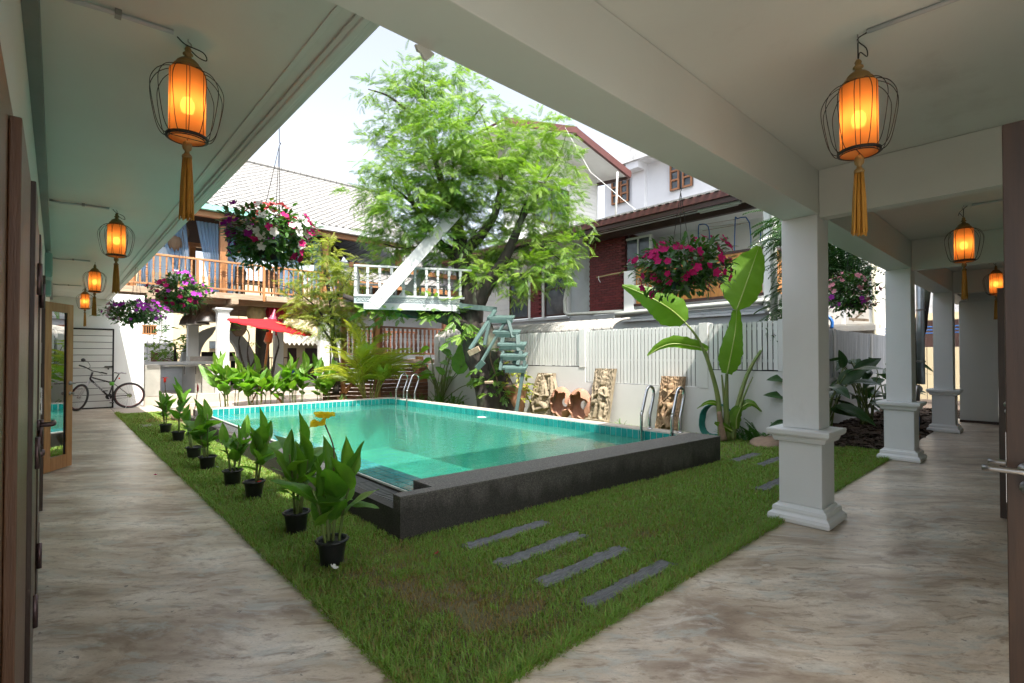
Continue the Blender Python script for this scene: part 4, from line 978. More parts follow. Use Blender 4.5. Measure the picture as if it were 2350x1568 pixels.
# downpipes
MB().tube([at(1320,560,x=12.2), at(1296,690,x=12.2), at(1297,717,x=12.2), at(1303,722,x=12.1), (12.12,8.5,2.70)], .055, 10).build('downpipe', pipe_m, hs, smooth=True)
MB().tube(smoothpath([(12.0,8.55,2.55),(11.93,8.4,2.62),(11.92,4.75,2.66),(11.93,4.55,2.62),(11.95,4.50,2.4)],4), .065, 12).build('drain_pipe', pipe_m, hs, smooth=True)
for k in range(2): box('cornice', (11.96-.03*k,4.52,2.45-.07*k), (12.2,8.45,2.51-.07*k), grey_paint, hs)
MB().tube([(12.0,4.42,5.2),(12.0,4.40,5.0),(11.96,4.38,4.8),(11.95,4.36,2.2)], .07, 12).build('downpipe', pipe_m, hs, smooth=True)
box('balcony_floor', (12.0,4.5,2.52), (14.2,8.79,2.62), grey_paint, hs)
box('balcony_post', (11.98,8.10,2.63), (12.1,8.42,3.82), white, hs); box('balcony_post', (11.98,4.42,2.63), (12.12,4.60,5.1), white, hs)
# carved boards: each a board with a pierced scroll panel
def carved(L=1.0, w=.15, m=None):
    b = MB(); t_ = .012
    b.box((-w/2,-t_,0),(w/2,t_,L*.40)); b.box((-w/2,-t_,L*.72),(w/2,t_,L)); b.box((-w/2,-t_,L*.4),(-w/2+.022,t_,L*.72)); b.box((w/2-.022,-t_,L*.4),(w/2,t_,L*.72))
    for cx, cz, r in ((-.012,.46,.028),(.014,.53,.03),(-.01,.60,.028),(.01,.67,.024)):
        b.tube([(cx+r*math.cos(a*.7), 0, L*cz+r*math.sin(a*.7)) for a in range(9)], .009, 4)
    return b.mesh('carved_board', m or M('varnished_carved_teak', (.52,.24,.06), (.38,.15,.035), 5, .4, .2, 30, stretch=(5,5,.6), vary=.15))
cb = carved()
for k in range(22): place('carved_board', cb, hs, (12.02, 4.72+k*.154, 2.87), (0,0,R(90)))
for k in range(18): place('carved_board', cb, hs, (12.2+k*.154, 4.46, 2.87))
box('rail_top', (11.99,4.62,3.872), (12.06,8.1,3.93), maroon_dark, hs); box('rail_bottom', (11.99,4.62,2.80), (12.06,8.1,2.868), maroon_dark, hs); box('rail_top', (12.14,4.43,3.872), (15,4.49,3.93), maroon_dark, hs)
wpan('balcony_wall', 4.6, 8.79, 2.62, 5.119, white, 13.9); box('side_wall', (12.701,8.80,2.701), (13.9,8.9,5.119), maroon, hs)
w = box('window', (12.66,8.0,3.5), (12.68,8.78,4.86), win_glass, hs)
for a, b in (((12.62,7.93,3.45),(12.7,8.0,4.92)),((12.62,8.36,3.5),(12.69,8.40,4.86)),((12.62,8.001,4.86),(12.7,8.79,4.92)),((12.62,8.001,4.15),(12.69,8.359,4.19)),((12.62,8.401,4.15),(12.69,8.78,4.19)),((12.62,8.001,3.44),(12.7,8.79,3.5))): box('frame', a, b, white_paint, w)
box('wall', (12.62,7.85,2.621), (12.72,8.79,3.439), white, hs)
tbl = thing('tube_light', 'fluorescent tube light under the maroon soffit of the neighbouring house', 'lamp', (12.0,6,5.1)); box('housing', (12.0,5.15,5.05), (12.1,6.2,5.099), white_paint, tbl); MB().tube([(12.05,5.2,5.03),(12.05,6.15,5.03)], .018, 8).build('tube', white_paint, tbl, smooth=True)
rk = thing('drying_rack', 'blue tubular clothes drying rack on the neighbour balcony', 'drying rack', (12.9,6,2.62))
for pts in ([(1603,560),(1603,522),(1608,515),(1625,520),(1630,560)], [(1684,640),(1687,510),(1692,502),(1720,511),(1724,640)], [(1745,560),(1748,520),(1770,520),(1775,560)]):
    MB().tube(smoothpath([at(u, v, x=12.85) for u, v in pts], 3), .015, 8).build('frame_tube', blue_m, rk, smooth=True)
for (a, b) in (((1606,517),(1690,503)),((1625,521),(1720,511)),((1612,530),(1700,515))): MB().tube([at(*a, x=12.85), at(*b, x=12.85)], .007, 5).build('line', steel, rk)
pole = thing('bamboo_pole', 'yellow bamboo pole sticking out across the maroon brick panel', 'pole', at(1380,634,x=12.3)); MB().tube([at(1369,637,x=12.2), at(1440,623,x=12.5)], .022, 8).build('cane', M('bamboo', (.45,.36,.16), None, 8, .5), pole, smooth=True); MB().tube([at(1374,634,x=12.18), at(1374,642,x=12.18), at(1378,648,x=12.18)], .012, 5).build('knotted_cloth', white_paint, pole)
# gable wing farther back
gb = thing('gable_house', 'white clapboard gable with maroon barge boards above the lower roof', 'house', (16.5,14,0))
Y0 = 14.0; W1 = at(1282,324,y=Y0); W2 = at(1370,394,y=Y0); sl = (W2.z-W1.z)/(W2.x-W1.x); pk = at(1322,304,y=12.6)
z = 5.4
pkx = W1.x+.3; pkz = W1.z-sl*.0
while z < W1.z+.1:
    xr = min(W2.x, W1.x+(z+.1-W1.z)/sl) if z+.1 > W2.z else W2.x
    xl = 12.4 if z+.1 < 9.5 else 12.4+(z+.1-9.5)*2.6
    if xr-xl > .2: box('clapboard', (xl, Y0+.012*0, z), (xr, Y0+.12, z+.163), white_paint, gb, bevel=.008)
    z += .168
box('corner_post', (W2.x-.06,Y0-.02,5.4), (W2.x+.04,Y0+.13,W2.z), white_paint, gb)
MB().prism([at(1282,322,y=Y0), at(1402,414,y=Y0), at(1445,406,y=12.6), at(1322,302,y=12.6)], (0,0,.05)).build('soffit', white, gb)
MB().prism([pP_ for pP_ in (at(1282,322,y=Y0), at(1282,322,y=Y0)-Vector((2.6,0,1.0)), at(1322,302,y=12.6)-Vector((3.0,0,.75)), at(1322,302,y=12.6))], (0,0,.05)).build('soffit', white, gb)
MB().beam(at(1320,301,y=12.55), at(1446,403,y=12.55), .12, .26, (0,0,1)).build('barge_board', maroon, gb)
MB().beam(at(1282,324,y=Y0-.05), at(1402,416,y=Y0-.05), .06, .12).build('wall_trim', maroon_dark, gb); MB().beam(at(1370,424,y=Y0-.1), at(1445,408,y=12.7), .08, .14).build('eave_trim', maroon_dark, gb)
pR, pP = at(1448,396,y=12.5), at(1322,294,y=12.5); pL = Vector((2*pP.x-pR.x, 12.5, pR.z))
for q in (pR, pL): MB().prism([pP, q, q+Vector((0,6,0)), pP+Vector((0,6,0))], (0,0,.06)).build('roof', maroon, gb); MB().prism([pP-Vector((0,0,.09)), q-Vector((0,0,.09)), q+Vector((0,6,-.09)), pP+Vector((0,6,-.09))], (0,0,.05)).build('soffit_lining', white, gb)
MB().beam(pP+Vector((0,-.03,-.1)), pL+Vector((0,-.03,-.1)), .12, .24).build('barge_board', maroon, gb)
wn_ = box('window', (13.9,Y0-.03,6.8), (15.9,Y0-.01,8.3), win_glass, gb)
for a, b in (((13.85,Y0-.06,6.75),(13.95,Y0-.031,8.35)),((15.85,Y0-.06,6.75),(15.95,Y0-.031,8.35)),((14.85,Y0-.06,6.75),(14.93,Y0-.031,8.35)),((13.951,Y0-.06,6.75),(15.849,Y0-.031,6.83)),((13.951,Y0-.06,8.27),(15.849,Y0-.031,8.35))): box('frame', a, b, maroon_dark, wn_)
# tall white building at the back
fb_ = thing('concrete_building', 'tall stained white building with brown shutters rising behind the gable', 'building', (24,14,0))
white_far = M('rain_stained_white', (.72,.74,.77), (.66,.68,.71), .5, .75, .1, dirt=(.50,.52,.54), dscale=.7, dlo=.66)
box('wall', (24.0,5,0), (26,18.2,12.0), white_far, fb_); box('parapet', (23.0,5,12.0), (26,17.9,12.9), M('stained_parapet', (.70,.72,.74), (.62,.63,.64), .8, .8, .1, dirt=(.22,.23,.22), dscale=1.6, dlo=.55), fb_)
box('pilaster', (23.7,15.3,0), (23.999,16.1,11.999), white_far, fb_); box('bracket', (23.1,15.3,11.6), (23.699,16.1,11.999), white_far, fb_)
shut = M('brown_shutter', (.36,.16,.07), (.28,.12,.05), 4, .5, .1)
for (y0, y1, z0, z1) in ((16.45,17.65,10.2,11.7),(12.6,13.9,10.1,11.65)):
    w = box('window', (23.93,y0,z0), (23.97,y1,z1), win_glass, fb_)
    for s, hy in ((1,y0),(-1,y1)):
        for q in (0,.5): box('shutter_stile', (23.84, hy+s*(.03+q*.9), z0), (23.92, hy+s*(.11+q*.9), z1), shut, w)
        for q in range(4): box('shutter_rail', (23.845, min(hy+s*.1, hy+s*.5), z0+q*(z1-z0-.1)/3), (23.915, max(hy+s*.1, hy+s*.5), z0+q*(z1-z0-.1)/3+.09), shut, w)
box('vent', (23.97,16.15,8.9), (24.0,16.5,9.4), dark_gate, fb_)
for dz, (u, v) in enumerate(((1300,300),)):
    c = thing('stay_wire', 'pale stay wire slanting from the gable peak down to the gutter', 'wire', at(1300,300,y=12.4)); MB().tube([at(1297,293,y=12.4), at(1318,330,y=12), at(1355,395,y=11), at(1470,492,x=11.7)], .009, 5).build('strand', white_paint, c, smooth=True)
c = thing('standpipe', 'thin white pipe rising from the gutter to the gable eave', 'pipe', at(1415,520,x=12.3)); MB().tube([at(1412,520,x=12.3), at(1417,395,x=12.3)], .03, 6).build('pipe', white_paint, c, smooth=True)

# ============================================================ neighbour buildings seen between the columns
eh = thing('neighbour_house', 'pale stained house beyond the side fence, seen between the first two columns', 'house', (18,6,0))
box('wall', (19.5,4.0,0), (24,11,4.9), M('pale_stained_wall', (.72,.70,.66), (.60,.58,.54), .9, .8, .1, dirt=(.36,.35,.33), dscale=1.2), eh); box('ledge', (18.6,3.9,2.30), (19.49,6.6,2.42), corr_m, eh); box('ledge', (18.5,3.85,2.2), (18.6,6.6,2.36), corr_m, eh)
for y in (4.0,4.75): box('white_post', (18.9,y,2.43), (19.0,y+.1,4.2), white_paint, eh)
for k in range(3): MB().beam((19.2,4.15,2.55+k*.42), (19.2,4.7,2.62+k*.42), .12, .08).build('shelf_slat', old_wood, eh); MB().beam((19.25,4.62,2.55+k*.42),(19.25,4.2,2.98+k*.42), .06, .05).build('shelf_brace', old_wood, eh)
MB().tube([(18.95,3.95,0),(18.95,3.95,4.6)], .09, 10).build('downpipe', M('cream_pipe', (.7,.66,.5), None, 3, .5), eh, smooth=True)
box('bracket_bar', (18.55,5.0,2.6), (18.65,6.4,2.7), old_wood, eh); MB().tube(smoothpath([(18.5,5.4,2.62),(18.45,5.2,2.75),(18.45,5.0,2.55),(18.45,5.0,2.3)]), .05, 8).build('hose_elbow', blue_m, eh, smooth=True)
eh2 = thing('garden_shed', 'dim shed with beige beam and hanging blue lines behind the middle column', 'shed', (22,2.8,0))
box('upper_wall', (24.5,-2,2.9), (24.8,4.2,7), M('grimy_white_wall', (.62,.64,.66), (.48,.50,.52), .7, .8, .1, dirt=(.22,.23,.23), dscale=1.1, dlo=.48), eh2); box('beam', (23.2,1,2.7), (23.5,4.2,2.95), cream, eh2); box('dark_wall', (24.0,-1,0), (24.1,4.2,2.75), maroon_dark, eh2)
for k in range(3): MB().tube([(20.5,1.5,2.35-.1*k),(20.5,4.0,2.32-.1*k)], .02, 5).build('blue_line', blue_m, eh2)
for k in range(9): box('fence_board', (21.0,1.6+k*.2,0), (21.03,1.78+k*.2,1.7), cream, eh2)
dp = thing('galvanised_downpipe', 'shiny galvanised downpipe beside the farthest column with a blue foot', 'downpipe', (12.6,1.85,0))
MB().tube([(12.42,1.86,3.0),(12.42,1.86,.86)], .065, 14).build('pipe', M('galvanised', (.42,.46,.48), (.30,.34,.36), 5, .3, .05, metal=.7), dp, smooth=True)
MB().tube(smoothpath([(12.2,1.86,.78),(12.05,1.86,.80),(11.93,1.86,.70),(11.82,1.86,.35),(11.78,1.86,.2)]), .06, 12).build('elbow', brushed, dp, smooth=True)
MB().tube([(11.79,1.86,.28),(11.74,1.86,.02)], .07, 12).build('blue_foot', blue_m, dp, smooth=True)
for z in (1.3,2.3): MB().lathe([(.07,-.015),(.074,-.015),(.074,.015),(.07,.015)], 14, (12.42,1.86,z)).build('joint', brushed, dp)
tk = thing('old_tree', 'dark bare trunk beyond the middle column, next to the downpipe', 'tree', (12.9,2.2,0)); MB().tube(smoothpath([(12.95,2.15,0),(12.9,2.18,.8),(13.05,2.15,1.5),(13.3,2.0,2.0),(13.5,1.9,3.2)]), [.22,.2,.19,.2,.18,.2,.2,.19,.17,.16,.15,.12,.12,.1,.1,.1,.1], 12).build('trunk', trunk_m, tk, smooth=True)
# ============================================================ ladders
def ladder(y0, y1, label):
    t = thing('pool_ladder', label, 'ladder', (6.4,(y0+y1)/2,0), 'stainless steel pool ladders')
    for y in (y0, y1):
        MB().tube(smoothpath([(6.33,y,-.75),(6.33,y,.0),(6.33,y,.52),(6.345,y,.58),(6.40,y,.72),(6.46,y,.87),(6.49,y,.925),(6.55,y,.955),(6.62,y,.935),(6.655,y,.88),(6.65,y,.80),(6.60,y,.66),(6.555,y,.54),(6.545,y,.48),(6.545,y,TOP)],4), .0215, 14).build('handrail', steel, t, smooth=True)
        MB().lathe([(.0215,.0),(.045,.002),(.045,.010),(.0215,.016)], 18, (6.545,y,TOP)).build('flange', steel, t, smooth=True)
    for z in (-.05,-.35,-.65): box('step', (6.28,y0,z), (6.36,y1,z+.02), steel, t)
ladder(3.66, 4.15, 'pool ladder handrails at the near right end, in front of the ochre carved stone')
ladder(10.75, 11.28, 'pool ladder handrails in the far corner, in front of the dark plank deck')
# ============================================================ carved stone slabs
def smin(a, b, k): h = max(k-abs(a-b), 0)/k; return min(a,b)-h*h*k/4
def relief(name, label, foot, W, H, caps, mat, seed, outline=None, plinth=True, lean=.16, topx=0):
    """slab leaning on the wall (x = const), carved face towards -x; caps = body capsules (u0,v0,u1,v1,r,depth) in slab units"""
    g = random.Random(seed); t = thing(name, label, 'carved stone', foot, 'carved stone slabs leaning on the white wall')
    nu, nv = 56, 110; f = Vector(foot); ph = [g.random()*6 for _ in range(8)]
    def hgt(u, v):
        e = -1
        for (a, b, c, d, r, dp) in caps:
            px_, py_ = u*W-a*W, v*H-b*H; dx, dy = (c-a)*W, (d-b)*H; L2 = dx*dx+dy*dy+1e-9
            q = max(0, min(1, (px_*dx+py_*dy)/L2)); ds = math.hypot(px_-q*dx, py_-q*dy)/(r*W)
            if ds < 1: e = max(e, dp*math.sqrt(1-ds*ds))
        bgv = .010*math.sin(u*31+ph[0]+3*math.sin(v*17+ph[1]))*math.sin(v*47+ph[2]+2*math.sin(u*13)) + .006*math.sin(u*67+v*41+ph[3])
        return (e if e > 0 else 0)+bgv*(1 if e <= 0 else .35)
    def edge(v): return (0, 1) if outline is None else outline(v)
    def pt(u, v, front=True):
        a, b = edge(v); uu = a+(b-a)*u
        y = f.y + W/2 - uu*W + topx*v; z = f.z + v*H; x = f.x + lean*v - (.0)
        return (x-(hgt(uu, v) if front else -.10), y+g.uniform(-.002,.002), z)
    b = MB(); b.grid(lambda u, v: pt(u, v), nu, nv); o = b.build('carving', mat, t, smooth=True)
    s = MB(); ring = [pt(0, k/12, False) for k in range(13)]; ring2 = [pt(1, k/12, False) for k in range(13)]
    F = [(p[0]-.10, p[1], p[2]) for p in ring]; F2 = [(p[0]-.10, p[1], p[2]) for p in ring2]
    for k in range(12):
        s.quad(F[k], ring[k], ring[k+1], F[k+1]); s.quad(F2[k], F2[k+1], ring2[k+1], ring2[k]); s.quad(ring[k], ring2[k], ring2[k+1], ring[k+1])
    s.quad(F[12], ring[12], ring2[12], F2[12]); s.build('slab_body', mat, t)
    if plinth: box('plinth', f+Vector((-.09,-W/2-.01,-.03)), f+Vector((.1,W/2+.01,H*.055)), mat, t, bevel=.008)
    return t
# praying figure with tall pointed crown and a curling tail
fig1 = [(.60,.985,.58,.90,.03,.05),(.58,.92,.57,.80,.07,.07),(.57,.83,.56,.80,.115,.08),(.55,.76,.55,.715,.105,.095),(.55,.70,.55,.62,.06,.06),(.36,.60,.72,.62,.08,.065),(.52,.60,.52,.42,.17,.08),
        (.30,.60,.26,.47,.06,.075),(.26,.47,.50,.56,.05,.095),(.76,.61,.84,.49,.06,.075),(.84,.49,.50,.55,.055,.095),(.50,.52,.50,.60,.05,.11),
        (.62,.42,.20,.36,.14,.075),(.20,.36,.10,.48,.07,.06),(.55,.38,.70,.30,.13,.075),(.42,.33,.36,.10,.095,.08),(.66,.31,.66,.10,.095,.08),(.36,.10,.28,.06,.07,.085),(.66,.10,.74,.06,.07,.085),(.84,.32,.86,.14,.04,.045),(.16,.60,.12,.88,.04,.03),(.86,.40,.80,.55,.03,.03)]
fig2 = [(.46,.92,.48,.80,.05,.05),(.47,.76,.47,.72,.11,.085),(.50,.66,.55,.48,.17,.08),(.40,.63,.25,.50,.06,.075),(.25,.50,.48,.47,.055,.09),(.66,.63,.74,.48,.065,.08),(.74,.48,.48,.44,.055,.09),(.52,.42,.40,.30,.14,.085),(.40,.32,.74,.20,.10,.085),(.74,.20,.36,.12,.07,.08),(.34,.40,.16,.24,.06,.06),(.15,.60,.10,.30,.05,.06),(.80,.90,.90,.55,.05,.05),(.70,.88,.78,.62,.035,.04),(.25,.92,.12,.70,.05,.05),(.90,.50,.86,.2,.045,.05),(.18,.18,.30,.05,.06,.05),(.5,.95,.75,.97,.05,.04)]
fig3 = [(.52,.95,.50,.86,.05,.05),(.50,.83,.50,.79,.115,.085),(.50,.72,.55,.60,.13,.08),(.40,.71,.20,.76,.05,.07),(.20,.76,.30,.84,.045,.07),(.20,.48,.92,.82,.04,.10),(.30,.50,.22,.46,.12,.095),(.62,.70,.78,.68,.05,.09),(.78,.68,.84,.78,.04,.1),(.50,.56,.40,.48,.12,.08),(.45,.50,.66,.42,.13,.085),(.64,.42,.42,.24,.10,.085),(.40,.46,.30,.30,.09,.08),(.32,.30,.52,.12,.07,.08),(.52,.22,.60,.08,.12,.07),(.44,.10,.36,.05,.06,.08),(.80,.55,.86,.30,.035,.04),(.14,.62,.10,.25,.04,.04)]
relief('relief_slab', 'tallest grey carved slab with a standing praying figure in a pointed crown', (8.46,6.64,.02), .50, 1.12, fig1, carve_m, 1, lean=.18, topx=-.07)
relief('relief_slab', 'rounded carved slab of a seated figure, leftmost by the potted climber', (8.46,8.34,.02), .74, .98, fig2, carve_m, 2, outline=lambda v: (.06+.10*v*v-.06*math.sin(v*3), 1-.02-.22*max(0,v-.72)*2-.05*math.sin(v*9)), plinth=False, lean=.16, topx=-.05)
relief('relief_slab', 'ochre carved slab of a dancer with a long lute, behind the near ladder', (8.47,5.03,.02), .46, 1.0, fig3, carve_o, 3, lean=.16, topx=-.05, plinth=False)
def broken_jar(y, z, r, seed, label, rot):
    t = thing('broken_jar', label, 'jar', (8.52,y,0), 'broken terracotta jars leaning on the white wall'); b = MB(); g = random.Random(seed); N = 40
    edge = [(.52+.13*math.sin(k*.9+seed)+.10*g.random()) for k in range(N)]; edge.append(edge[0])
    def fn(u, v):
        a = u*2*math.pi; rr = edge[int(u*N)]; q = rr+(1-rr)*v
        th = q*math.pi/2; return (8.50-.10*math.cos(th)*1.2+.05*v, y+r*.88*math.sin(th)*math.cos(a), z+r*math.sin(th)*math.sin(a))
    b.grid(fn, N, 6); o = b.build('shell', terracotta, t, smooth=False); m = o.modifiers.new('thick','SOLIDIFY'); m.thickness = .035; m.offset = 0
    b = MB(); b.grid(lambda u, v: (8.50+.05-.0+.10*math.sin(v*1.57), y+r*.88*math.cos(u*6.283)*math.cos(v*1.3), z+r*math.sin(u*6.283)*math.cos(v*1.3)), N, 5); b.build('far_side', terracotta, t, smooth=True)
broken_jar(7.70, .34, .35, 1, 'left broken terracotta jar leaning beside the seated figure', 0); broken_jar(7.15, .32, .36, 4, 'right broken terracotta jar touching the tall carved slab', 0)
# green hose hung on the wall
hz_ = thing('garden_hose', 'coiled green garden hose hanging on the white wall behind the banana plant', 'hose', (8.66,4.3,.5)); b = MB(); g = random.Random(2)
for k in range(6):
    pts = [(8.70-.02*k*.7, 4.12+(.25+.012*k)*math.cos(a)+.10*max(0,-math.sin(a)), .30+(.26 if math.sin(a)>0 else .30+.012*k)*math.sin(a)) for a in [2*math.pi*j/20+.1*k for j in range(21)]]
    MB().tube(pts, .013, 6, False).build('loop', M('green_hose', (.01,.16,.12), (.01,.12,.10), 6, .4) if k == 0 else bpy.data.materials['green_hose'], hz_, smooth=True)
# ============================================================ teak house on posts at the back
th = thing('teak_house', 'open-sided teak house on white posts with a turned baluster balcony and white diamond-tiled roof', 'house', (4,18,0))
FY = 17.7; ZD = 3.38
sheet('bar_floor', [(1.86,17.66,9.4,27)], .24, kerb_m)
kb = thing('raised_plinth', 'low cement kerb under the bar and the teak house posts', 'kerb', (4,17.7,0)); box('kerb', (1.86,17.64,-.05), (9.4,17.9,.236), kerb_m, kb); box('step', (5.5,17.2,-.05), (8.2,17.639,.12), kerb_m, kb)
def post(x, y, h=2.92, z0=.24, hw=.16, name='white_post', top=True):
    b = MB().box((x-hw,y-hw,z0),(x+hw,y+hw,h-.12)); b.build(name, white, th, bevel=.006)
    if top:
        for k, (q, a, c) in enumerate(((.02,.12,.09),(.045,.09,.05),(.08,.05,0))): box('capital', (x-hw-q,y-hw-q,h-a+.0005), (x+hw+q,y+hw+q,h-c), white, th)
post(3.90,17.9)
for u, v, y in ((441,880,20.6),(638,860,21.5),(742,860,18.1),(780,860,21.5),(1040,860,18.1)):
    p = at(u, v, y=y); post(p.x, y)
# deck: front beam, joist ends, floor boards from below, joists
for k, (x0, x1) in enumerate(((-.2,1.6),(1.605,3.12),(3.125,5.0),(5.11,7.0),(7.005,9.6))): box('edge_beam', (x0,17.60,3.21), (x1,17.72,3.385+.01*(k%2)), old_wood, th, bevel=.008)
for x in (2.0,4.16,6.9,9.0): box('joist_end', (x-.10,17.50,3.04), (x+.10,23,3.205), old_wood, th, bevel=.008)
for k in range(24): box('floor_board', (-.2,17.73+k*.235,3.30), (9.8,17.73+k*.235+.225,3.34), teak_h, th)
for k in range(9): box('cross_joist', (-.2,18.2+k*.6,3.08), (9.8,18.2+k*.6+.07,3.2995), old_wood, th)
box('deck_underside_beam', (-.2,20.3,2.88), (9.8,20.5,3.075), old_wood, th)
bal = turned(.80, .030, 8, .021).mesh('baluster', teak, False)
xs = 3.17-.157*12
k = 0
x = 1.29
newels = [1.29, 3.17, 5.055, 6.94, 8.82]
while x < 9.6:
    if min(abs(x-n_) for n_ in newels) > .06: place('baluster', bal, th, (x, 17.72, 3.53))
    x += .157
for n_ in newels: box('newel', (n_-.035,17.66,3.20), (n_+.035,17.76,4.36), teak, th, bevel=.004)
for z0, z1 in ((4.335,4.395),(3.475,3.529)): box('hand_rail' if z0 > 4 else 'foot_rail', (.3,17.68,z0), (9.7,17.76,z1), teak_h, th, bevel=.004)
for x in (.6,3.93,7.2,10.2): box('house_post', (x-.105,17.92,3.39), (x+.105,18.12,5.70), teak, th, bevel=.006)
for x in (.6,3.93,7.2,10.2): box('house_post', (x-.105,22.9,3.39), (x+.105,23.1,5.70), teak, th)
box('eave_beam', (-.8,17.5,5.66), (10.6,17.66,5.83), teak_h, th, bevel=.006); box('rear_beam', (-.8,22.9,5.71), (10.6,23.1,5.86), teak_h, th)
teal_g = M('teal_gutter', (.20,.50,.42), (.25,.55,.47), 2, .5, .05)
for k in range(5): box('gutter', (-.9+k*1.17,17.30,5.835), (-.9+k*1.17+1.165,17.46,5.99), teal_g, th)
for k in range(8): box('gutter', (4.95+k*.7,17.30,5.835), (4.95+k*.7+.695,17.46,5.985), grey_paint, th)
# roof: diamond tiles on a dark bed
RX0, RX1, ZE, YE, YR, ZR = -.9, 10.5, 6.0, 17.32, 21.0, 8.86
L_ = math.hypot(YR-YE, ZR-ZE); ey = Vector((0,(YR-YE)/L_,(ZR-ZE)/L_)); en = Vector((0,-(ZR-ZE)/L_,(YR-YE)/L_)); e0 = Vector((0,YE,ZE))
def rp(x, s, h=0): return Vector((x,0,0))+e0+ey*s+en*h
MB().prism([rp(RX0,0,-.06), rp(RX1,0,-.06), rp(RX1,L_,-.06), rp(RX0,L_,-.06)], en*.05).build('roof_bed', M('tile_bed_shadow', (.035,.03,.028), None, 4, .9), th)
MB().prism([(RX0,YR,ZR-.05),(RX1,YR,ZR-.05),(RX1,YR+3.7,ZE),(RX0,YR+3.7,ZE)], (0,.03,.05)).build('rear_roof', roof_white, th)
MB().prism([(RX0,YR-.1,ZR-.22),(RX1,YR-.1,ZR-.22),(RX1,YR+3.6,ZE-.15),(RX0,YR+3.6,ZE-.15)], (0,.02,.03)).build('rear_shade_lining', dark_teak, th); MB().prism([rp(RX0,.1,-.12), rp(RX1,.1,-.12), rp(RX1,L_,-.12), rp(RX0,L_,-.12)], en*.03).build('front_shade_lining', dark_teak, th)  # dark sheets added under both roof slopes; interior shade put into their colour
dw, ds = .125, .125
dm = MB(); q = .107; dm.prism([Vector((0,-q,0)),Vector((q,0,0)),Vector((0,q,0)),Vector((-q,0,0))], (0,0,.014))
dme = dm.mesh('roof_tile', roof_white); Rt = Matrix((Vector((1,0,0)), ey, en)).transposed().to_4x4()
cnt2 = 0; st = MB()
row = 0; s = .06
while s < L_-.06:
    x = RX0+.12+(dw if row%2 else 0)
    while x < RX1-.1:
        vis = x > 3.1+row*.045
        if vis and cnt2 < 296: place('roof_tile', dme, th, mat4=Matrix.Translation(rp(x,s,-.004+.004*(row%2))) @ Rt); cnt2 += 1
        else: c = rp(x,s,-.004+.004*(row%2)); st.prism([c-ey*q, c+Vector((q,0,0)), c+ey*q, c-Vector((q,0,0))], en*.014)
        x += .25
    s += .125; row += 1
st.build('upper_roof_tiles', roof_white, th, kind='stuff')
for k in range(46): x = RX0+k*.25; MB().tube([(x,YR-.02,ZR+.02),(x+.235,YR-.02,ZR+.02)], [.085,.07], 8).build('ridge_tile', roof_white, th)
# lower side roof behind the treehouse
sr = thing('side_roof', 'lower diamond-tiled roof with brown fascia behind the treehouse', 'roof', (10,17,0))
def sroof(x0, x1, y0, z0, y1, z1, par):
    l = math.hypot(y1-y0, z1-z0); a = Vector((0,(y1-y0)/l,(z1-z0)/l)); n_ = Vector((0,-(z1-z0)/l,(y1-y0)/l)); o = Vector((0,y0,z0)); bb = MB()
    MB().prism([Vector((x0,0,0))+o-n_*.05, Vector((x1,0,0))+o-n_*.05, Vector((x1,0,0))+o+a*l-n_*.05, Vector((x0,0,0))+o+a*l-n_*.05], n_*.04).build('roof_bed', bpy.data.materials['tile_bed_shadow'], par)
    r_, s_ = 0, .08
    while s_ < l-.05:
        x_ = x0+.15+(.15 if r_%2 else 0)
        while x_ < x1-.1:
            c = Vector((x_,0,0))+o+a*s_+n_*(.003*(r_%2)); bb.prism([c-a*.13, c+Vector((.13,0,0)), c+a*.13, c-Vector((.13,0,0))], n_*.014); x_ += .3
        s_ += .15; r_ += 1
    bb.build('diamond_tiles', roof_white, par, kind='stuff'); box('fascia', (x0,y0-.06,z0-.2), (x1,y0,z0-.02), teak_h, par)
sroof(8.2, 16.5, 18.2, 5.0, 22, 7.4, sr); sroof(7.6, 15.5, 16.9, 4.1, 18.1, 4.65, sr); box('eave_wall', (7.6,18.3,0), (16,18.4,5.0), grey_paint, sr)
# curtains
def curtain(name, top, bot, w0, w1, par, label=None, folds=7, m=curtain_m, mid=None):
    b = MB(); T, B = Vector(top), Vector(bot)
    def fn(u, v):
        c = T.lerp(B, v); w = w0+(w1-w0)*v
        if mid: w = w*(1-mid*math.sin(math.pi*v)**2)
        return (c.x+(u-.5)*w, c.y+.05*math.sin(u*folds*6.28+v*2)*(.5+.5*v), c.z+.03*math.sin(v*9)*u)
    b.grid(fn, 70, 14); o = b.build(name, m, par, smooth=True); return o
for i, (t0, b0_, w0, w1, md, lab) in enumerate((((3.50,18.1,5.62),(3.72,18.1,3.42),.62,.22,.0,'pale blue curtain falling from the eave to the left of the teak post'),((4.25,18.1,5.62),(4.12,18.1,3.42),.55,.25,.35,'blue curtain hanging just right of the teak post'),
    ((2.55,18.3,5.6),(3.0,18.3,3.5),.8,.35,.0,'dark blue curtain at the left of the balcony'),((5.9,18.15,5.6),(6.1,18.15,3.42),1.0,.8,.2,'blue curtain behind the balusters near the feathery bush'),((7.0,18.1,5.6),(7.0,18.1,3.42),.4,.35,.2,'narrow blue curtain at the right teak post'),((1.95,18.15,5.0),(1.9,18.15,3.42),.3,.35,.1,'short blue curtain at the balcony left end'),
    ((3.0,22.7,5.6),(2.8,22.7,3.5),1.3,1.1,0,'dim blue curtain at the back of the house, left'),((5.2,22.7,5.6),(5.0,22.7,3.5),1.4,1.0,0,'dim blue curtain at the back of the house, right'))):
    c = curtain('curtain', t0, b0_, w0, w1, None, folds=6, mid=md); props(c, lab, 'curtain', 'blue curtains of the teak house')
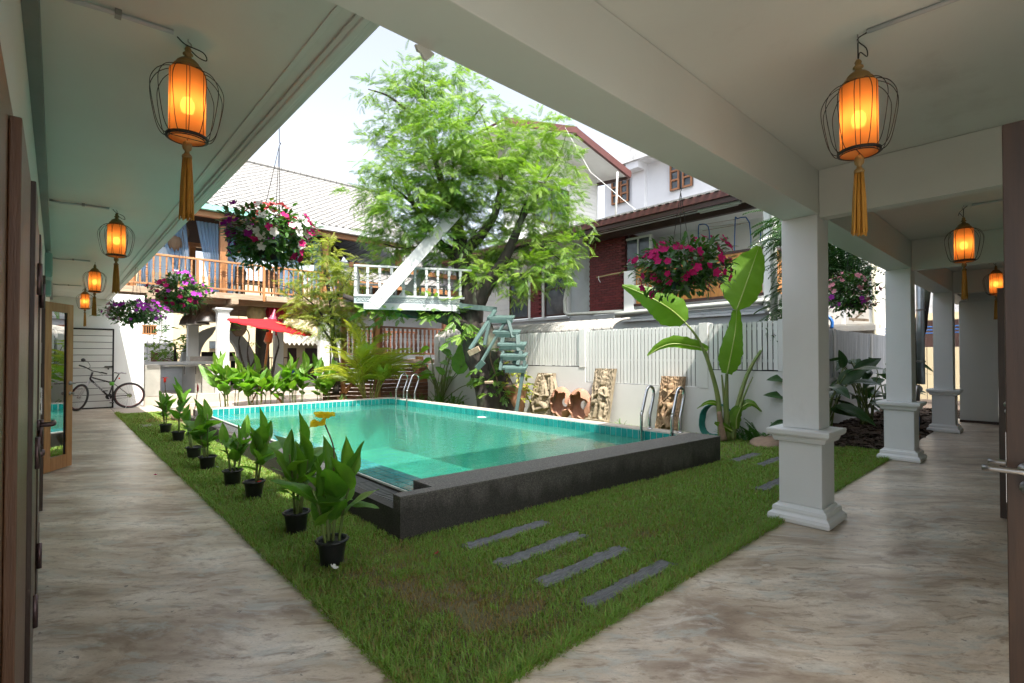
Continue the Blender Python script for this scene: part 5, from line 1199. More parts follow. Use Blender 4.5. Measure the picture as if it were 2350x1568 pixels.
# things on the balcony
ft = thing('low_table', 'dark low table behind the balcony balusters', 'table', (5.5,19.2,3.39)); box('table_top', (4.6,18.8,3.95), (6.4,19.6,4.02), dark_teak, ft); [box('leg', (x,y,3.35), (x+.08,y+.08,3.949), dark_teak, ft) for x in (4.65,6.25) for y in (18.85,19.5)]
for k, (x, y) in enumerate(((4.45,18.5),(5.4,18.45),(6.3,18.5))):
    t = thing('wooden_chair', ('dark wooden chair behind the balusters nearest the post','dark wooden chair in the middle of the balcony','dark wooden chair at the right end of the balcony')[k], 'chair', (x,y,3.35), 'dark chairs on the balcony')
    box('seat', (x-.22,y-.2,3.78), (x+.22,y+.22,3.83), dark_teak, t); MB().prism([(x-.2,y-.2,3.83),(x+.2,y-.2,3.83),(x+.23,y-.22,4.2),(x+.12,y-.22,4.36),(x-.12,y-.22,4.36),(x-.23,y-.22,4.2)], (0,.03,0)).build('backrest', dark_teak, t)
    for a in (-.2,.16):
        for b_ in (-.18,.18): box('leg', (x+a,y+b_,3.35), (x+a+.04,y+b_+.04,3.779), dark_teak, t)
box('plank_screen', (1.0,18.0,3.39), (1.7,18.05,4.5), teak, th); box('rear_wall', (-.5,23.2,3.39), (1.9,23.3,5.7), teak, th)
def paper_lantern(p, rx, rz, m, label, cat='lantern', tassel=True, ribs=12):
    t = thing('paper_lantern', label, cat, p, 'paper lanterns under the teak house'); b = MB(); N = 48
    prof = [(.35,1),(.75,.8),(1,.35),(1,-.1),(.8,-.6),(.4,-1)]
    prof = [(q.x, q.y) for q in smoothpath([(a, c, 0) for a, c in prof], 3)]
    vs = [((1+.05*math.cos(k*2*math.pi/N*ribs))*r*rx*math.cos(2*math.pi*k/N)+p[0], (1+.05*math.cos(k*2*math.pi/N*ribs))*r*rx*math.sin(2*math.pi*k/N)+p[1], z*rz+p[2]) for r, z in prof for k in range(N)]
    b.add(vs, [(i*N+k, i*N+(k+1)%N, (i+1)*N+(k+1)%N, (i+1)*N+k) for i in range(len(prof)-1) for k in range(N)]); b.build('shade', m, t, smooth=True)
    MB().tube([(p[0],p[1],p[2]+rz*.95),(p[0],p[1],p[2]+rz+.3)], .01, 5).build('cord', twig_m, t)
    if tassel: MB().tube([(p[0],p[1],p[2]-rz),(p[0],p[1],p[2]-rz-.12),(p[0],p[1],p[2]-rz-.4)], [.01,.03,.035], 6).build('tassel', m, t)
paper_lantern(at(587,722,y=18.6), .27, .36, straw_m, 'straw coloured paper lantern left of the red one', tassel=False); paper_lantern(at(634,720,y=18.6), .32, .36, redlamp_m, 'large dark red silk lantern behind the umbrella finial')
paper_lantern(at(548,752,y=19.0), .24, .30, brownlamp_m, 'brown lantern hanging low under the left side of the umbrella', tassel=False)
paper_lantern(at(416,535,y=18.6), .20, .26, brownlamp_m, 'ribbed brown lantern hanging beside the curtains upstairs'); paper_lantern(at(401,560,y=18.4), .20, .25, brownlamp_m, 'leftmost ribbed brown lantern on the upper balcony')
# dome lamps over the bar
metal_l = M('pewter_dome', (.30,.28,.25), (.22,.20,.18), 3, .28, .03, metal=.9)
for k, (u, v, y, lab) in enumerate(((437,735,19.5,'leftmost pewter dome lamp over the bar'),(455,733,18.9,'middle pewter dome lamp over the bar'),(476,727,18.4,'right pewter dome lamp nearest the white post'))):
    p = at(u, v, y=y); t = thing('dome_lamp', lab, 'lamp', p, 'pewter dome lamps over the bar'); MB().lathe([(.33,-.17),(.325,-.15),(.29,-.02),(.22,.10),(.10,.18),(.06,.20),(.055,.32),(.0,.33)][::-1], 28, p).build('dome', metal_l, t, smooth=True); MB().tube([p+Vector((0,0,.3)), (p.x,p.y,3.06)], .012, 6).build('rod', black_metal, t)
# bar counters
bc = thing('bar_counter', 'bare cement bar counter with steel shelf below the teak house', 'counter', (2,18,.24)); box('end_block', (1.87,17.66,.241), (2.26,18.5,1.15), concrete, bc, bevel=.01)
box('back_panel', (2.27,20.6,.241), (3.3,20.75,1.12), grey_paint, bc); box('white_ledge', (1.9,20.3,1.1201), (4.6,20.9,1.22), white, bc); box('side_panel', (3.25,18.3,.241), (3.4,20.59,1.08), concrete, bc); box('front_panel', (3.401,18.1,.241), (3.73,18.2,1.08), concrete, bc)
box('steel_shelf', (2.5,18.0,1.09), (3.73,19.4,1.11), brushed, bc); box('steel_worktop', (3.2,18.9,1.24), (4.6,19.6,1.40), brushed, bc)
for x in (2.9,3.2,3.5): box('bracket', (x,18.05,.85), (x+.02,18.07,1.089), black_metal, bc)
# ogee arch wall
ar = thing('arch_wall', 'white ogee arch wall behind the bar', 'arch', (4.6,22,0)); YA = 22.0
def A(u, v): return at(u, v, y=YA)
outer = smoothpath([A(416,905),A(416,830),A(432,785),A(470,757),A(515,748),A(550,765),A(575,795),A(590,835),A(592,905)], 4); inner = smoothpath([A(459,905),A(459,820),A(470,788),A(488,768),A(502,746),A(516,768),A(535,788),A(548,820),A(549,905)], 4)
n_ = min(len(outer), len(inner)); b = MB(); vs = []
for k in range(n_): vs += [outer[k], inner[k], inner[k]+Vector((0,.35,0)), outer[k]+Vector((0,.35,0))]
b.add(vs, [(4*k+i, 4*k+(i+1)%4, 4*(k+1)+(i+1)%4, 4*(k+1)+i) for k in range(n_-1) for i in range(4)]); b.build('arch_band', grey_paint, ar)
fr = thing('iron_stand', 'dark iron stand seen through the arch', 'stand', A(485,850)); box('top_bar', A(463,820), A(540,808)+Vector((0,.1,0)), black_metal, fr); box('upright', A(463,885), A(472,820)+Vector((0,.1,0)), black_metal, fr); box('upright', A(530,885), A(540,820)+Vector((0,.1,0)), black_metal, fr)
# street side: graffiti gate, cream shophouse
sg = thing('brown_gate_panel', 'brown metal gate panel with white scrawled graffiti', 'gate', at(375,835,y=25)); pa, pb = at(346,838,y=25), at(405,809,y=25); box('panel', pa, pb+Vector((0,.05,0)), M('brown_sheet_metal', (.22,.10,.075), (.17,.075,.06), 2, .5, .1), sg)
box('post', at(404,838,y=24.95), at(408,808,y=24.95)+Vector((0,.08,0)), maroon_dark, sg)
g = random.Random(8)
for k in range(7):
    c = at(385+2.2*k*(1 if k%2 else -.4), 818+1.2*g.uniform(-3,3), y=24.97); pts = [c+Vector((.28*math.cos(a*1.1+k)*(1+.3*math.sin(a)), 0, .13*math.sin(a*1.7+k))) for a in range(9)]
    MB().tube(smoothpath(pts, 4), .008, 4).build('graffiti_stroke', white_paint, sg)
for k in range(4): c = at(372+4*k, 832, y=24.96); MB().tube(smoothpath([c+Vector((.05,0,.06)), c+Vector((-.03,0,.04)), c, c+Vector((.04,0,-.03)), c+Vector((-.04,0,-.06))],3), .007, 4).build('graffiti_letter', gold_wood, sg)
sh_ = thing('cream_shophouse', 'cream shophouse with a white corrugated canopy seen through the posts', 'building', (8,29,0)); box('wall', (1,29,0), (16,29.3,5.4), cream, sh_)
box('door', at(483,900,y=28.95), at(502,825,y=28.95)+Vector((0,.03,0)), maroon, sh_); box('dark_opening', at(660,890,y=28.9), at(770,800,y=28.9)+Vector((0,.03,0)), maroon_dark, sh_); box('pillar', at(681,890,y=28.8), at(700,797,y=28.8)+Vector((0,.05,0)), cream, sh_)
b = MB(); p0, p1 = at(655,785,y=27.6), at(800,785,y=27.6)
b.grid(lambda u, v: (p0.x+(p1.x-p0.x)*u, 27.5+v*1.4, p0.z-.1+v*.5+.07*math.sin(u*90)), 160, 3); o = b.build('corrugated_canopy', corr_m, sh_, smooth=True)
box('upper_window', at(480,800,y=28.9), at(500,783,y=28.9)+Vector((0,.03,0)), win_glass, sh_)
for k in range(14): box('lattice_bar', (9.0+k*.22,28.8,3.9), (9.06+k*.22,28.84,4.6), white_paint, sh_)
rg = thing('street_railing', 'thin brown iron railing along the street behind the arch', 'railing', (5,26,0)); box('rail', (3.5,26,1.3), (9,26.04,1.36), maroon, rg)
for k in range(28): box('bar', (3.6+k*.19,26.0,.24), (3.625+k*.19,26.03,1.299), maroon, rg)
wl = thing('white_sheet_wall', 'white corrugated wall behind the street shrubs', 'wall', (2,27,0)); box('sheet', (-2,27,0), (3.9,27.1,3.4), white, wl)
for k in range(26): box('rib', (-1.9+k*.22,26.97,0), (-1.86+k*.22,26.999,3.4), grey_paint, wl)
# parked scooter glimpsed: white fairing and blue helmet
hm = thing('helmet', 'blue motorcycle helmet glimpsed between the canna leaves', 'helmet', at(672,855,y=21)); MB().lathe([(.0,.13),(.08,.11),(.13,.04),(.135,-.04),(.11,-.1),(0,-.1)], 16, at(672,854,y=21)).build('shell', M('bright_blue_shell', (.02,.06,.5), None, 3, .25), hm, smooth=True); box('visor', at(668,858,y=20.87), at(677,862,y=20.87)+Vector((0,.02,0)), black_metal, hm)
sc_ = thing('scooter', 'white scooter glimpsed through the arch', 'scooter', at(498,880,y=24.5)); c = at(497,866,y=24.5); MB().lathe([(0,.22),(.12,.18),(.2,.02),(.18,-.2),(0,-.25)], 14, c).build('fairing', white_paint, sc_, smooth=True); MB().tube([c+Vector((-.3,0,.2)), c+Vector((0,0,.28)), c+Vector((.3,0,.2))], .03, 6).build('handlebar', black_metal, sc_); MB().lathe([(.0,-.05),(.25,-.05),(.25,.05),(0,.05)], 18, c+Vector((0,.1,-.75)), Vector((0,1,0)).to_track_quat('Z','Y').to_matrix()).build('wheel', plastic_black, sc_)
# ---- bird house lantern
bh = thing('bird_house', 'small wooden bird house hanging at the end of the white wall', 'bird house', at(343,760,y=17.2)); c = at(343,757,y=17.2)
box('floor', c+Vector((-.17,-.1,-.13)), c+Vector((.17,.1,-.10)), teak, bh); box('roof', c+Vector((-.17,-.1,.10)), c+Vector((.17,.1,.13)), teak, bh)
for k in range(6): box('bar', c+Vector((-.15+k*.055,-.09,-.099)), c+Vector((-.13+k*.055,-.07,.099)), teak, bh)
box('backing', c+Vector((-.15,.08,-.099)), c+Vector((.15,.095,.099)), dark_teak, bh)
# ============================================================ red umbrella
um = thing('paper_umbrella', 'large flat red oiled-paper umbrella with a gold crescent leaning on a bamboo pole', 'umbrella', at(610,920,d=14.0))
ap = at(626,732,d=14.2); ax = (Vector((.15,-.14,1))).normalized(); Rm = ax.to_track_quat('Z','Y').to_matrix()
N = 64; Rr = 1.10; vs = []; prof = [(.02,0),(.25,-.055),(.55,-.105),(.85,-.15),(1,-.175),(1.0,-.215)]
for r_, z_ in prof:
    for k in range(N):
        a = 2*math.pi*k/N; sag = -.010*(1-math.cos(a*16))*r_*(1 if r_ < 1 else 1)
        vs.append(ap + Rm @ Vector((r_*Rr*math.cos(a), r_*Rr*math.sin(a), z_*1.25+sag)))
b = MB().add(vs, [(i*N+k, i*N+(k+1)%N, (i+1)*N+(k+1)%N, (i+1)*N+k) for i in range(len(prof)-1) for k in range(N)]); b.build('canopy', umbrella_m, um, smooth=True)
for k in range(32):
    a = 2*math.pi*k/32; MB().beam(ap+Rm@Vector((.03,0,-.05)), ap+Rm@Vector((Rr*.98*math.cos(a), Rr*.98*math.sin(a), -.25)), .014, .02).build('rib', maroon, um)
b = MB(); gp = M('gold_paint', (.62,.50,.22), (.5,.36,.12), 12, .4)
pts = []
for j in range(15):
    a = -2.5+j*.13; w = .07*math.sin(math.pi*j/14)+.004; rr = .40+.10*math.sin(math.pi*j/14)
    for q in (rr-w, rr+w): pts.append(ap+Rm@Vector((q*Rr*math.cos(a), q*Rr*math.sin(a), -.185*q*1.25+.03)))
b.add(pts, [(2*j,2*j+1,2*j+3,2*j+2) for j in range(14)]); b.build('crescent', gp, um)
MB().lathe([(.13,-.03),(.10,.02),(.085,.02),(.08,.08),(.05,.10),(.045,.17),(.03,.18),(.025,.26),(0,.28)][::-1], 16, ap, Rm).build('finial', M('striped_finial', (.5,.02,.02), (.05,.08,.16), 18, .4, .1, stretch=(.1,.1,3)), um, smooth=True)
foot = at(600,905,d=14.0); bam = M('orange_bamboo', (.50,.20,.07), (.38,.14,.05), 8, .4)
MB().tube([ap-ax*.05, ap-ax*.5, foot], .035, 10).build('pole', bam, um, smooth=True); MB().lathe([(.09,-.02),(.11,-.28),(.06,-.34)][::-1], 16, ap-ax*.38, Rm).build('hub', bam, um)
for u in (578,600,648): MB().beam(foot+Vector((0,0,.35)), at(u,924,d=13.9), .05, .04).build('leg', bam, um)
# ============================================================ dark plank deck behind the pool
dk = thing('plank_deck', 'raised deck of reddish-brown planks with turned balusters behind the far pool corner', 'deck', (8,13.6,0)); g = random.Random(12)
DY = 13.6; DX0, DX1 = 7.02, 9.9; z = 0; r_ = 0
while z < 1.14:
    h = .11 if r_ < 8 else .10; x = DX0+.10
    cuts = [DX0+.1, DX0+.55+.02*(r_%2), DX0+1.35+g.uniform(-.15,.15), DX1-.2]
    for a, c in zip(cuts[:-1], cuts[1:]): d_ = g.uniform(0,.03); box('plank', (a,DY-d_,z), (c-.004,DY+.05,z+h), deck_dark, dk, bevel=.004)
    z += h+.007; r_ += 1
box('face_board', (DX0,DY-.05,1.17), (DX1,DY+.05,1.30), old_wood, dk, bevel=.008); box('corner_post', (DX0-.0,DY-.04,0), (DX0+.08,DY+.04,1.169), teak, dk)
for k in range(11):
    z = k*.115; MB().beam((DX0-.02,DY+.05,z+.055), (DX0-.62,DY+1.1,z+.055), .03, .10).build('plank', deck_dark, dk)
    if k < 9: MB().beam((DX0-1.25,DY+.95,z+.055), (DX0-.72,DY+.85,z+.055), .03, .10).build('plank', deck_dark, dk)
box('deck_floor', (DX0,DY+.06,1.22), (DX1,DY+2.6,1.30), deck_dark, dk)
dbal = turned(.74, .036, 8, .026).mesh('baluster', bpy.data.materials['reddish_planks'])
for k in range(17): place('baluster', dbal, dk, (DX0+.22+k*.155, DY, 1.50))
for k in range(7): place('baluster', dbal, dk, (DX0-.05-k*.075, DY+.15+k*.15, 1.50))
for k in range(16): place('baluster', dbal, dk, (DX0+.25+k*.17, DY+2.5, 1.50))
for y in (DY, DY+2.5):
    box('hand_rail', (DX0+.1,y-.03,2.245), (DX1,y+.03,2.30), deck_dark, dk); box('foot_rail', (DX0+.1,y-.03,1.45), (DX1,y+.03,1.498), deck_dark, dk)
MB().beam((DX0-.02,DY+.1,2.27), (DX0-.6,DY+1.15,2.27), .05, .05).build('hand_rail', deck_dark, dk)
for x, y, m in ((DX0+.03,DY+.03,teak),(DX0+.16,DY+.1,deck_dark),(DX0-.68,DY+.8,teak),(DX0+2.6,DY+.3,deck_dark)): box('deck_post', (x-.06,y,0), (x+.06,y+.12,2.55), m, dk, bevel=.005)
MB().beam((DX0-.68,DY+.75,.3), (DX0-.2,DY+.75,.9), .08, .08).build('brace', teak, dk); box('fascia_block', (DX0+1.3,DY-.03,1.301), (DX0+1.55,DY+.03,1.40), teak, dk)
for k in range(4): t = box('stool', (DX0+.6+k*.5,DY+1.2,1.31), (DX0+.9+k*.5,DY+1.5,1.9), white_paint, dk) if k == 99 else None
mp = thing('garden_pole', 'slim grey pole standing beside the big-leaved plant behind the far ladder', 'pole', (9.6,13.2,0)); MB().tube([at(1030,905,y=13.1), at(1046,758,y=13.1)], .025, 8).build('pole', steel, mp, smooth=True)
# ============================================================ trees and climbing plants
def frond_template(npair=8, pl=.40, pw=.085, droop=.35):
    """feathery twice-divided leaf: axis along +Y (length 1) with drooping side strips"""
    v, f, c = [], [], []
    def strip(p, d, L, w, dz):
        n = len(v); d = np.array(d); s = np.array([-d[1], d[0], 0])*w/2
        for t, ws, z in ((0,.45,0),(.5,1,dz*.35),(1,.25,dz)):
            q = np.array(p)+d*L*t*(1-.12*t)+np.array([0,0,z]); v.append(q-s*ws); v.append(q+s*ws)
        f.extend([(n,n+2,n+3,n+1),(n+2,n+4,n+5,n+3)])
    for k in range(npair):
        t = .16+.84*k/(npair-1); p = (0, t, -droop*t*t); L = pl*(1-.35*abs(t-.45)*1.6)
        for s in (-1,1):
            a = R(58-25*t); strip(p, (s*math.sin(a), math.cos(a), 0), L, pw, -.32*L)
    n = len(v); v.extend([np.array((-.008,0,0)), np.array((.008,0,0)), np.array((-.006,1,-droop)), np.array((.006,1,-droop))]); f.append((n,n+2,n+3,n+1))
    return np.array(v), np.array(f)
def leaf_template():
    v = np.array([(0,0,0),(-.2,.35,.03),(.2,.35,.03),(-.16,.7,0),(.16,.7,0),(0,1,-.08),(0,.35,-.03),(0,.7,-.05)]); f = np.array([(0,6,1,1),(0,2,6,6),(1,6,7,3),(6,2,4,7),(3,7,5,5),(7,4,5,5)]); return v, f
def scatter(name, mat, parent, tpl, pos, dirs, size, tint, seed=0, upbias=.8, fixdeg=False):
    g = np.random.default_rng(seed); tv, tf = tpl; n = len(pos)
    y = dirs/np.linalg.norm(dirs, axis=1)[:,None]; up = np.tile([0,0,1.], (n,1))*upbias+g.normal(size=(n,3))*.45
    x = np.cross(y, up); x /= np.linalg.norm(x, axis=1)[:,None]; z = np.cross(x, y)
    V = pos[:,None,:] + size[:,None,None]*(tv[None,:,0,None]*x[:,None,:]+tv[None,:,1,None]*y[:,None,:]+tv[None,:,2,None]*z[:,None,:])
    F = (tf[None]+np.arange(n)[:,None,None]*len(tv)).reshape(-1, tf.shape[1])
    T = np.repeat(tint, len(tv)); V = V.reshape(-1,3)
    base = np.array(ORG.get(parent.name, Vector())) if parent else np.zeros(3)
    if tf.shape[1] == 4 and (F[:,2] == F[:,3]).any():
        tri = F[F[:,2] == F[:,3]][:,:3]; qd = F[F[:,2] != F[:,3]]; F = np.concatenate([tri, qd[:,[0,1,2]], qd[:,[0,2,3]]])
    return npmesh(name, V, F, mat, T, parent=parent, off=tuple(base), kind='stuff')
FT = frond_template(8, .36, .06, .32); FT2 = frond_template(7, .34, .11, .2); LT = leaf_template()
def crown(blobs, seed, dens=1.0, size=(.17,.27), shell=.55, down=.15):
    """fronds spread through ellipsoids: (u, v, radius px, distance[, tint shift])"""
    g = np.random.default_rng(seed); P_, D_, T_ = [], [], []
    for bl in blobs:
        u, v, r, d = bl[:4]; ts = bl[4] if len(bl) > 4 else 0; c = np.array(at(u, v, d=d)); rm = r*d/FPX
        n = int(dens*150*(rm/.6)**2.1)+14; K = 7 if n > 12 else 3; m = max(2, n//K)
        q = g.normal(size=(m,3)); q /= np.linalg.norm(q, axis=1)[:,None]; rad = (shell+(1-shell)*g.random(m))**.7
        rad *= 1+.22*np.sin(q[:,0]*5+seed+u)*np.sin(q[:,2]*6+v)
        p = c+q*rad[:,None]*rm*np.array([1,1,.85])*.86; dd = q*np.array([1,1,.45])+g.normal(size=(m,3))*.4+np.array([0,0,.12-down]); dd /= np.linalg.norm(dd, axis=1)[:,None]
        sd = np.cross(dd, np.array([0,0,1.])); sd /= np.linalg.norm(sd, axis=1)[:,None]+1e-6; L = (size[1]*1.5)*(.6+.6*g.random(m)); tb_ = .40+.26*q[:,2]+.26*g.normal(size=m)+ts
        for k in range(K):      # a spray: leaves set left and right along one drooping shoot
            t = k/(K-1); s2 = 1 if k % 2 else -1; side = 0 if k == K-1 else s2*.95
            P_.append(p+dd*(L*t)[:,None]-np.array([0,0,1.])*(L*.18*t*t)[:,None]); D_.append(dd+sd*side+np.array([0,0,-.04-.16*t])+g.normal(size=(m,3))*.12); T_.append(np.clip(tb_+.06*g.normal(size=m), 0, 1))
    P_, D_, T_ = map(np.concatenate, (P_, D_, T_)); s = size[0]+(size[1]-size[0])*g.random(len(P_)); return P_, D_, s, T_
tree = thing('feathery_tree', 'big feathery-leaved tree carrying the white lookout platform, centre of the garden', 'tree', (8.0,9.7,0))
def limb(pts, radii, name, par, k=4, n=12):
    q = smoothpath([at(u, v, d=d) for u, v, d in pts], k); m_ = len(q); rr = [radii[min(len(radii)-1, int(i/k))]*(1-(i%k)/k)+radii[min(len(radii)-1, int(i/k)+1)]*((i%k)/k) for i in range(m_)]
    b = MB().tube(q, rr, n); g = random.Random(len(name)+m_)
    b.v = [(x+g.uniform(-.02,.02)*rr[0]*2, y+g.uniform(-.02,.02)*rr[0]*2, z) for x, y, z in b.v]; return b.build(name, trunk_m, par, smooth=True)
tr_ = limb([(1138,950,12.2),(1132,925,12.2),(1120,885,12.25),(1104,845,12.3),(1090,800,12.3),(1083,755,12.3),(1082,700,12.3),(1072,650,12.35),(1060,600,12.4),(1055,550,12.4),(1040,500,12.4),(1020,440,12.4),(1000,370,12.4),(985,290,12.4)], [.50,.42,.34,.31,.29,.30,.27,.24,.21,.18,.14,.10,.06,.03], 'trunk', tree)
limb([(1172,950,12.1),(1165,920,12.1),(1152,880,12.15),(1138,835,12.2),(1122,790,12.25),(1105,745,12.3)], [.30,.27,.24,.24,.25,.24], 'trunk', tree)
limb([(1095,700,12.3),(1112,665,12.2),(1135,630,12.1),(1165,580,12.0),(1190,520,11.9),(1215,450,11.9)], [.20,.18,.15,.12,.09,.05,.03], 'limb', tree)
limb([(1060,590,12.4),(1085,560,12.3),(1112,530,12.2),(1140,480,12.0),(1150,400,12)], [.16,.13,.11,.08,.05,.03], 'limb', tree)
limb([(1070,610,12.4),(1030,575,12.5),(1010,560,12.6),(985,520,12.7),(950,470,12.7),(920,400,12.7)], [.15,.13,.11,.08,.06,.03], 'limb', tree)
limb([(1095,780,12.3),(1070,748,12.2),(1030,730,12.1),(975,718,12.0),(920,708,12.2),(850,700,12.6),(790,680,13)], [.22,.20,.18,.15,.12,.09,.06,.04], 'limb', tree)
for pts in (((1040,500),(1000,420),(960,330),(930,250)), ((1035,480),(1040,380),(1050,280),(1060,200)), ((1020,440),(985,330),(975,220),(972,140)), ((1190,520),(1240,440),(1290,340),(1300,290)), ((1165,580),(1230,560),(1290,600)), ((1150,400),(1130,330),(1100,250)), ((950,470),(890,420),(850,400)), ((1010,560),(930,570),(880,560)), ((930,250),(890,220),(845,205)), ((1000,370),(1060,300),(1110,240))):
    limb([(u, v, 12.2) for u, v in pts], [.04,.024,.012,.005], 'branch', tree, 4, 6)
D0 = 12.2
B1 = [(974,135,20),(968,165,26),(985,195,34),(925,165,22),(950,190,30),(915,200,26),(1045,155,22),(1030,190,34),(1075,200,24),(1105,215,20),(845,206,16),(875,200,14),(940,235,45),(1000,240,50),(1060,245,40),(1120,250,22),(905,250,30),(870,290,24),(925,300,50),(1000,310,70),(1075,320,55),(1140,290,35),(870,330,28),
      (1190,300,30),(1240,290,32),(1285,275,20),(1290,310,30),(1160,345,55),(1230,350,50),(1290,370,34),(880,380,35),(930,390,65),(1010,400,80),(1100,420,75),(1180,430,65),(1250,430,50),(1295,440,35),(1320,400,14),(850,395,14),(815,440,14),(845,440,22),(875,450,45),(940,470,70),(880,510,38),(855,530,22),(1010,480,60),
      (1110,490,60),(1180,500,60),(1250,500,48),(1300,500,36),(1350,520,14),(920,540,50),(970,560,40),(1120,560,45),(1180,565,55),(1245,560,50),(1300,570,30),(1200,620,45),(1150,620,35),(1250,620,38),(1290,640,24),(1110,630,25),(1190,670,18),(1225,655,20),(900,570,28),(1000,520,50),(1060,540,40),(1040,470,50),(960,600,34),(1000,590,30),(890,600,26),(1090,600,28),(1120,640,30),(1160,660,26),(1265,600,40),(1310,600,24),(1060,430,50),(1140,380,50),(1000,440,50),(870,440,34),(1215,400,45),(1280,450,40),(930,340,45),(1030,270,40),(1330,560,16),(1010,480,45),(1060,500,40),(960,520,40),(1000,550,35),(1100,540,30),(1040,600,22),(1075,640,18),(1130,600,30),(1225,330,36),(1100,360,40)]
g_ = random.Random(1); B1 = [(u, v, r, D0+g_.uniform(-.9,1.0)*(1 if r > 30 else .3), .10 if u > 1050 else -.02) for u, v, r in B1]
P_, D_, s_, T_ = crown(B1, 5, 2.5, (.14,.22)); scatter('foliage', leaf_tree, tree, FT, P_, D_, s_, T_, 1)
B1b = [(900,705,16),(930,712,18),(870,700,18),(1000,705,16),(1040,710,18),(960,700,14),(1060,770,14),(1055,740,12),(850,690,22)]
P_, D_, s_, T_ = crown([(u,v,r,12.0,-.1) for u,v,r in B1b], 8, 1.6, (.2,.3)); scatter('foliage', leaf_tree, tree, FT2, P_, D_, s_, T_, 2)
# vine on the trunk
vi = thing('trunk_climber', 'green climber with broad leaflets covering the lower trunk of the big tree', 'climber', (7.8,9.5,0)); MB().tube(smoothpath([at(1150,920,d=11.7),at(1140,870,d=11.7),at(1125,820,d=11.8),at(1130,780,d=11.8)]), .015, 6).build('stem', twig_m, vi, smooth=True)
Bv = [(1105,862,14),(1120,880,16),(1085,875,12),(1150,815,14),(1140,795,12),(1132,835,10),(1150,850,12),(1160,880,14),(1125,905,10),(1150,905,10),(1078,745,10),(1085,765,8),(1100,845,8)]
P_, D_, s_, T_ = crown([(u,v,r,11.75,-.15) for u,v,r in Bv], 9, 1.5, (.07,.12), .4, .5); scatter('foliage', leaf_shrub, vi, FT2, P_, D_, s_*1.5, T_, 3)
# feathery bush in front of the teak house
bu = thing('feathery_bush', 'yellowish feathery bush in front of the teak balcony, left of the lookout', 'tree', (5.6,13.9,0))
limb([(770,905,14.2),(775,850,14.2),(765,780,14.2),(760,700,14.2),(745,620,14.2),(735,560,14.2)], [.09,.08,.07,.055,.04,.02,.01], 'trunk', bu)
for pts in (((765,760),(720,700),(670,665),(640,655)), ((760,700),(800,640),(815,600)), ((765,790),(730,740),(700,710))): limb([(u,v,14.1) for u,v in pts], [.035,.025,.015,.008], 'branch', bu, 4, 6)
B2 = [(735,565,22),(760,590,32),(730,610,34),(790,620,32),(760,650,46),(700,650,26),(660,655,16),(635,658,9),(720,690,34),(690,715,24),(770,705,46),(805,680,30),(740,740,34),(785,745,36),(815,720,22),(705,745,20),(730,770,20),(800,770,18),(845,600,14),(700,590,10),(830,640,16),(765,545,10)]
g_ = random.Random(3); B2 = [(u, v, r, 14.1+g_.uniform(-.5,.5), .25*g_.random()) for u, v, r in B2]
P_, D_, s_, T_ = crown(B2, 6, 2.7, (.14,.23)); scatter('foliage', leaf_bush, bu, FT, P_, D_, s_, T_, 4)
# tree behind the right columns, with long pinnate leaves
t3 = thing('pinnate_tree', 'dark tree with long pinnate leaves spilling in behind the nearest column', 'tree', (10.6,3.9,0))
limb([(1850,900,9.5),(1850,700,9.5),(1852,560,9.5),(1848,450,9.5)], [.12,.1,.08,.05,.03], 'trunk', t3)
pin_t = (lambda: (np.array(sum([[(-.02 if s<0 else .02, t, -.25*t*t), (s*.13, t-.015, -.25*t*t-.01), (s*.26*(1-.3*t), t+.06, -.25*t*t-.07), (s*.13, t+.06, -.25*t*t-.01)] for t in [i/11 for i in range(1,12)] for s in (-1,1)], [])), np.array([(4*i,4*i+1,4*i+2,4*i+3) for i in range(22)])))()
P3, D3 = [], []; gq = np.random.default_rng(4)
for (u, v, n_) in ((1800,500,14),(1795,520,12),(1790,550,12),(1795,580,10),(1800,610,8),(1800,660,7),(1800,690,8),(1800,710,8),(1805,730,7),(1860,540,30),(1920,560,26),(1950,580,26),(1985,605,20),(1900,600,24),(1880,640,20),(1930,610,14),(1860,600,20),(1895,545,16)):
    for k in range(n_): P3.append(at(u+gq.normal()*14, v+gq.normal()*10, d=8.9+gq.normal()*.35)); D3.append((gq.normal()*.6-(.9 if u < 1850 else -.3), gq.normal()*.6+.3, -.35+gq.normal()*.2))
P3, D3 = np.array(P3), np.array(D3); scatter('foliage', leaf_dark, t3, pin_t, P3, D3, .36+.16*gq.random(len(P3)), np.clip(gq.random(len(P3))*.9,0,1), 6, 1.4)
# street shrubs and hedge
def leafball(name, label, cat, blobs, mat, seed, size=(.06,.1), dens=3, trunk=None):
    t = thing(name, label, cat, tuple(at(blobs[0][0], blobs[0][1], d=blobs[0][3])*Vector((1,1,0)) if False else Vector((at(*blobs[0][:2], d=blobs[0][3]).x, at(*blobs[0][:2], d=blobs[0][3]).y, 0))))
    P_, D_, s_, T_ = crown(blobs, seed, dens, size, .35, .1); scatter('foliage', mat, t, LT, P_, D_, s_, T_, seed)
    c = at(*blobs[0][:2], d=blobs[0][3]); MB().tube([(c.x,c.y,0 if name != 'hanging_creeper' else c.z-.3),(c.x+.03,c.y,c.z-.15),(c.x,c.y,c.z+(.5 if name == 'hanging_creeper' else 0))], .04 if name != 'hanging_creeper' else .006, 6).build('stem', trunk_m, t); return t
leafball('street_shrub', 'sunlit green shrub against the white sheet wall beyond the bar', 'shrub', [(400,790,30,18.5),(430,770,20,18.5),(380,800,24,18.5),(350,810,22,18.3),(340,780,14,18.3),(450,745,12,18.5),(345,830,20,18.2),(420,800,18,18.5)], leaf_shrub, 21, (.10,.18), 1.5)
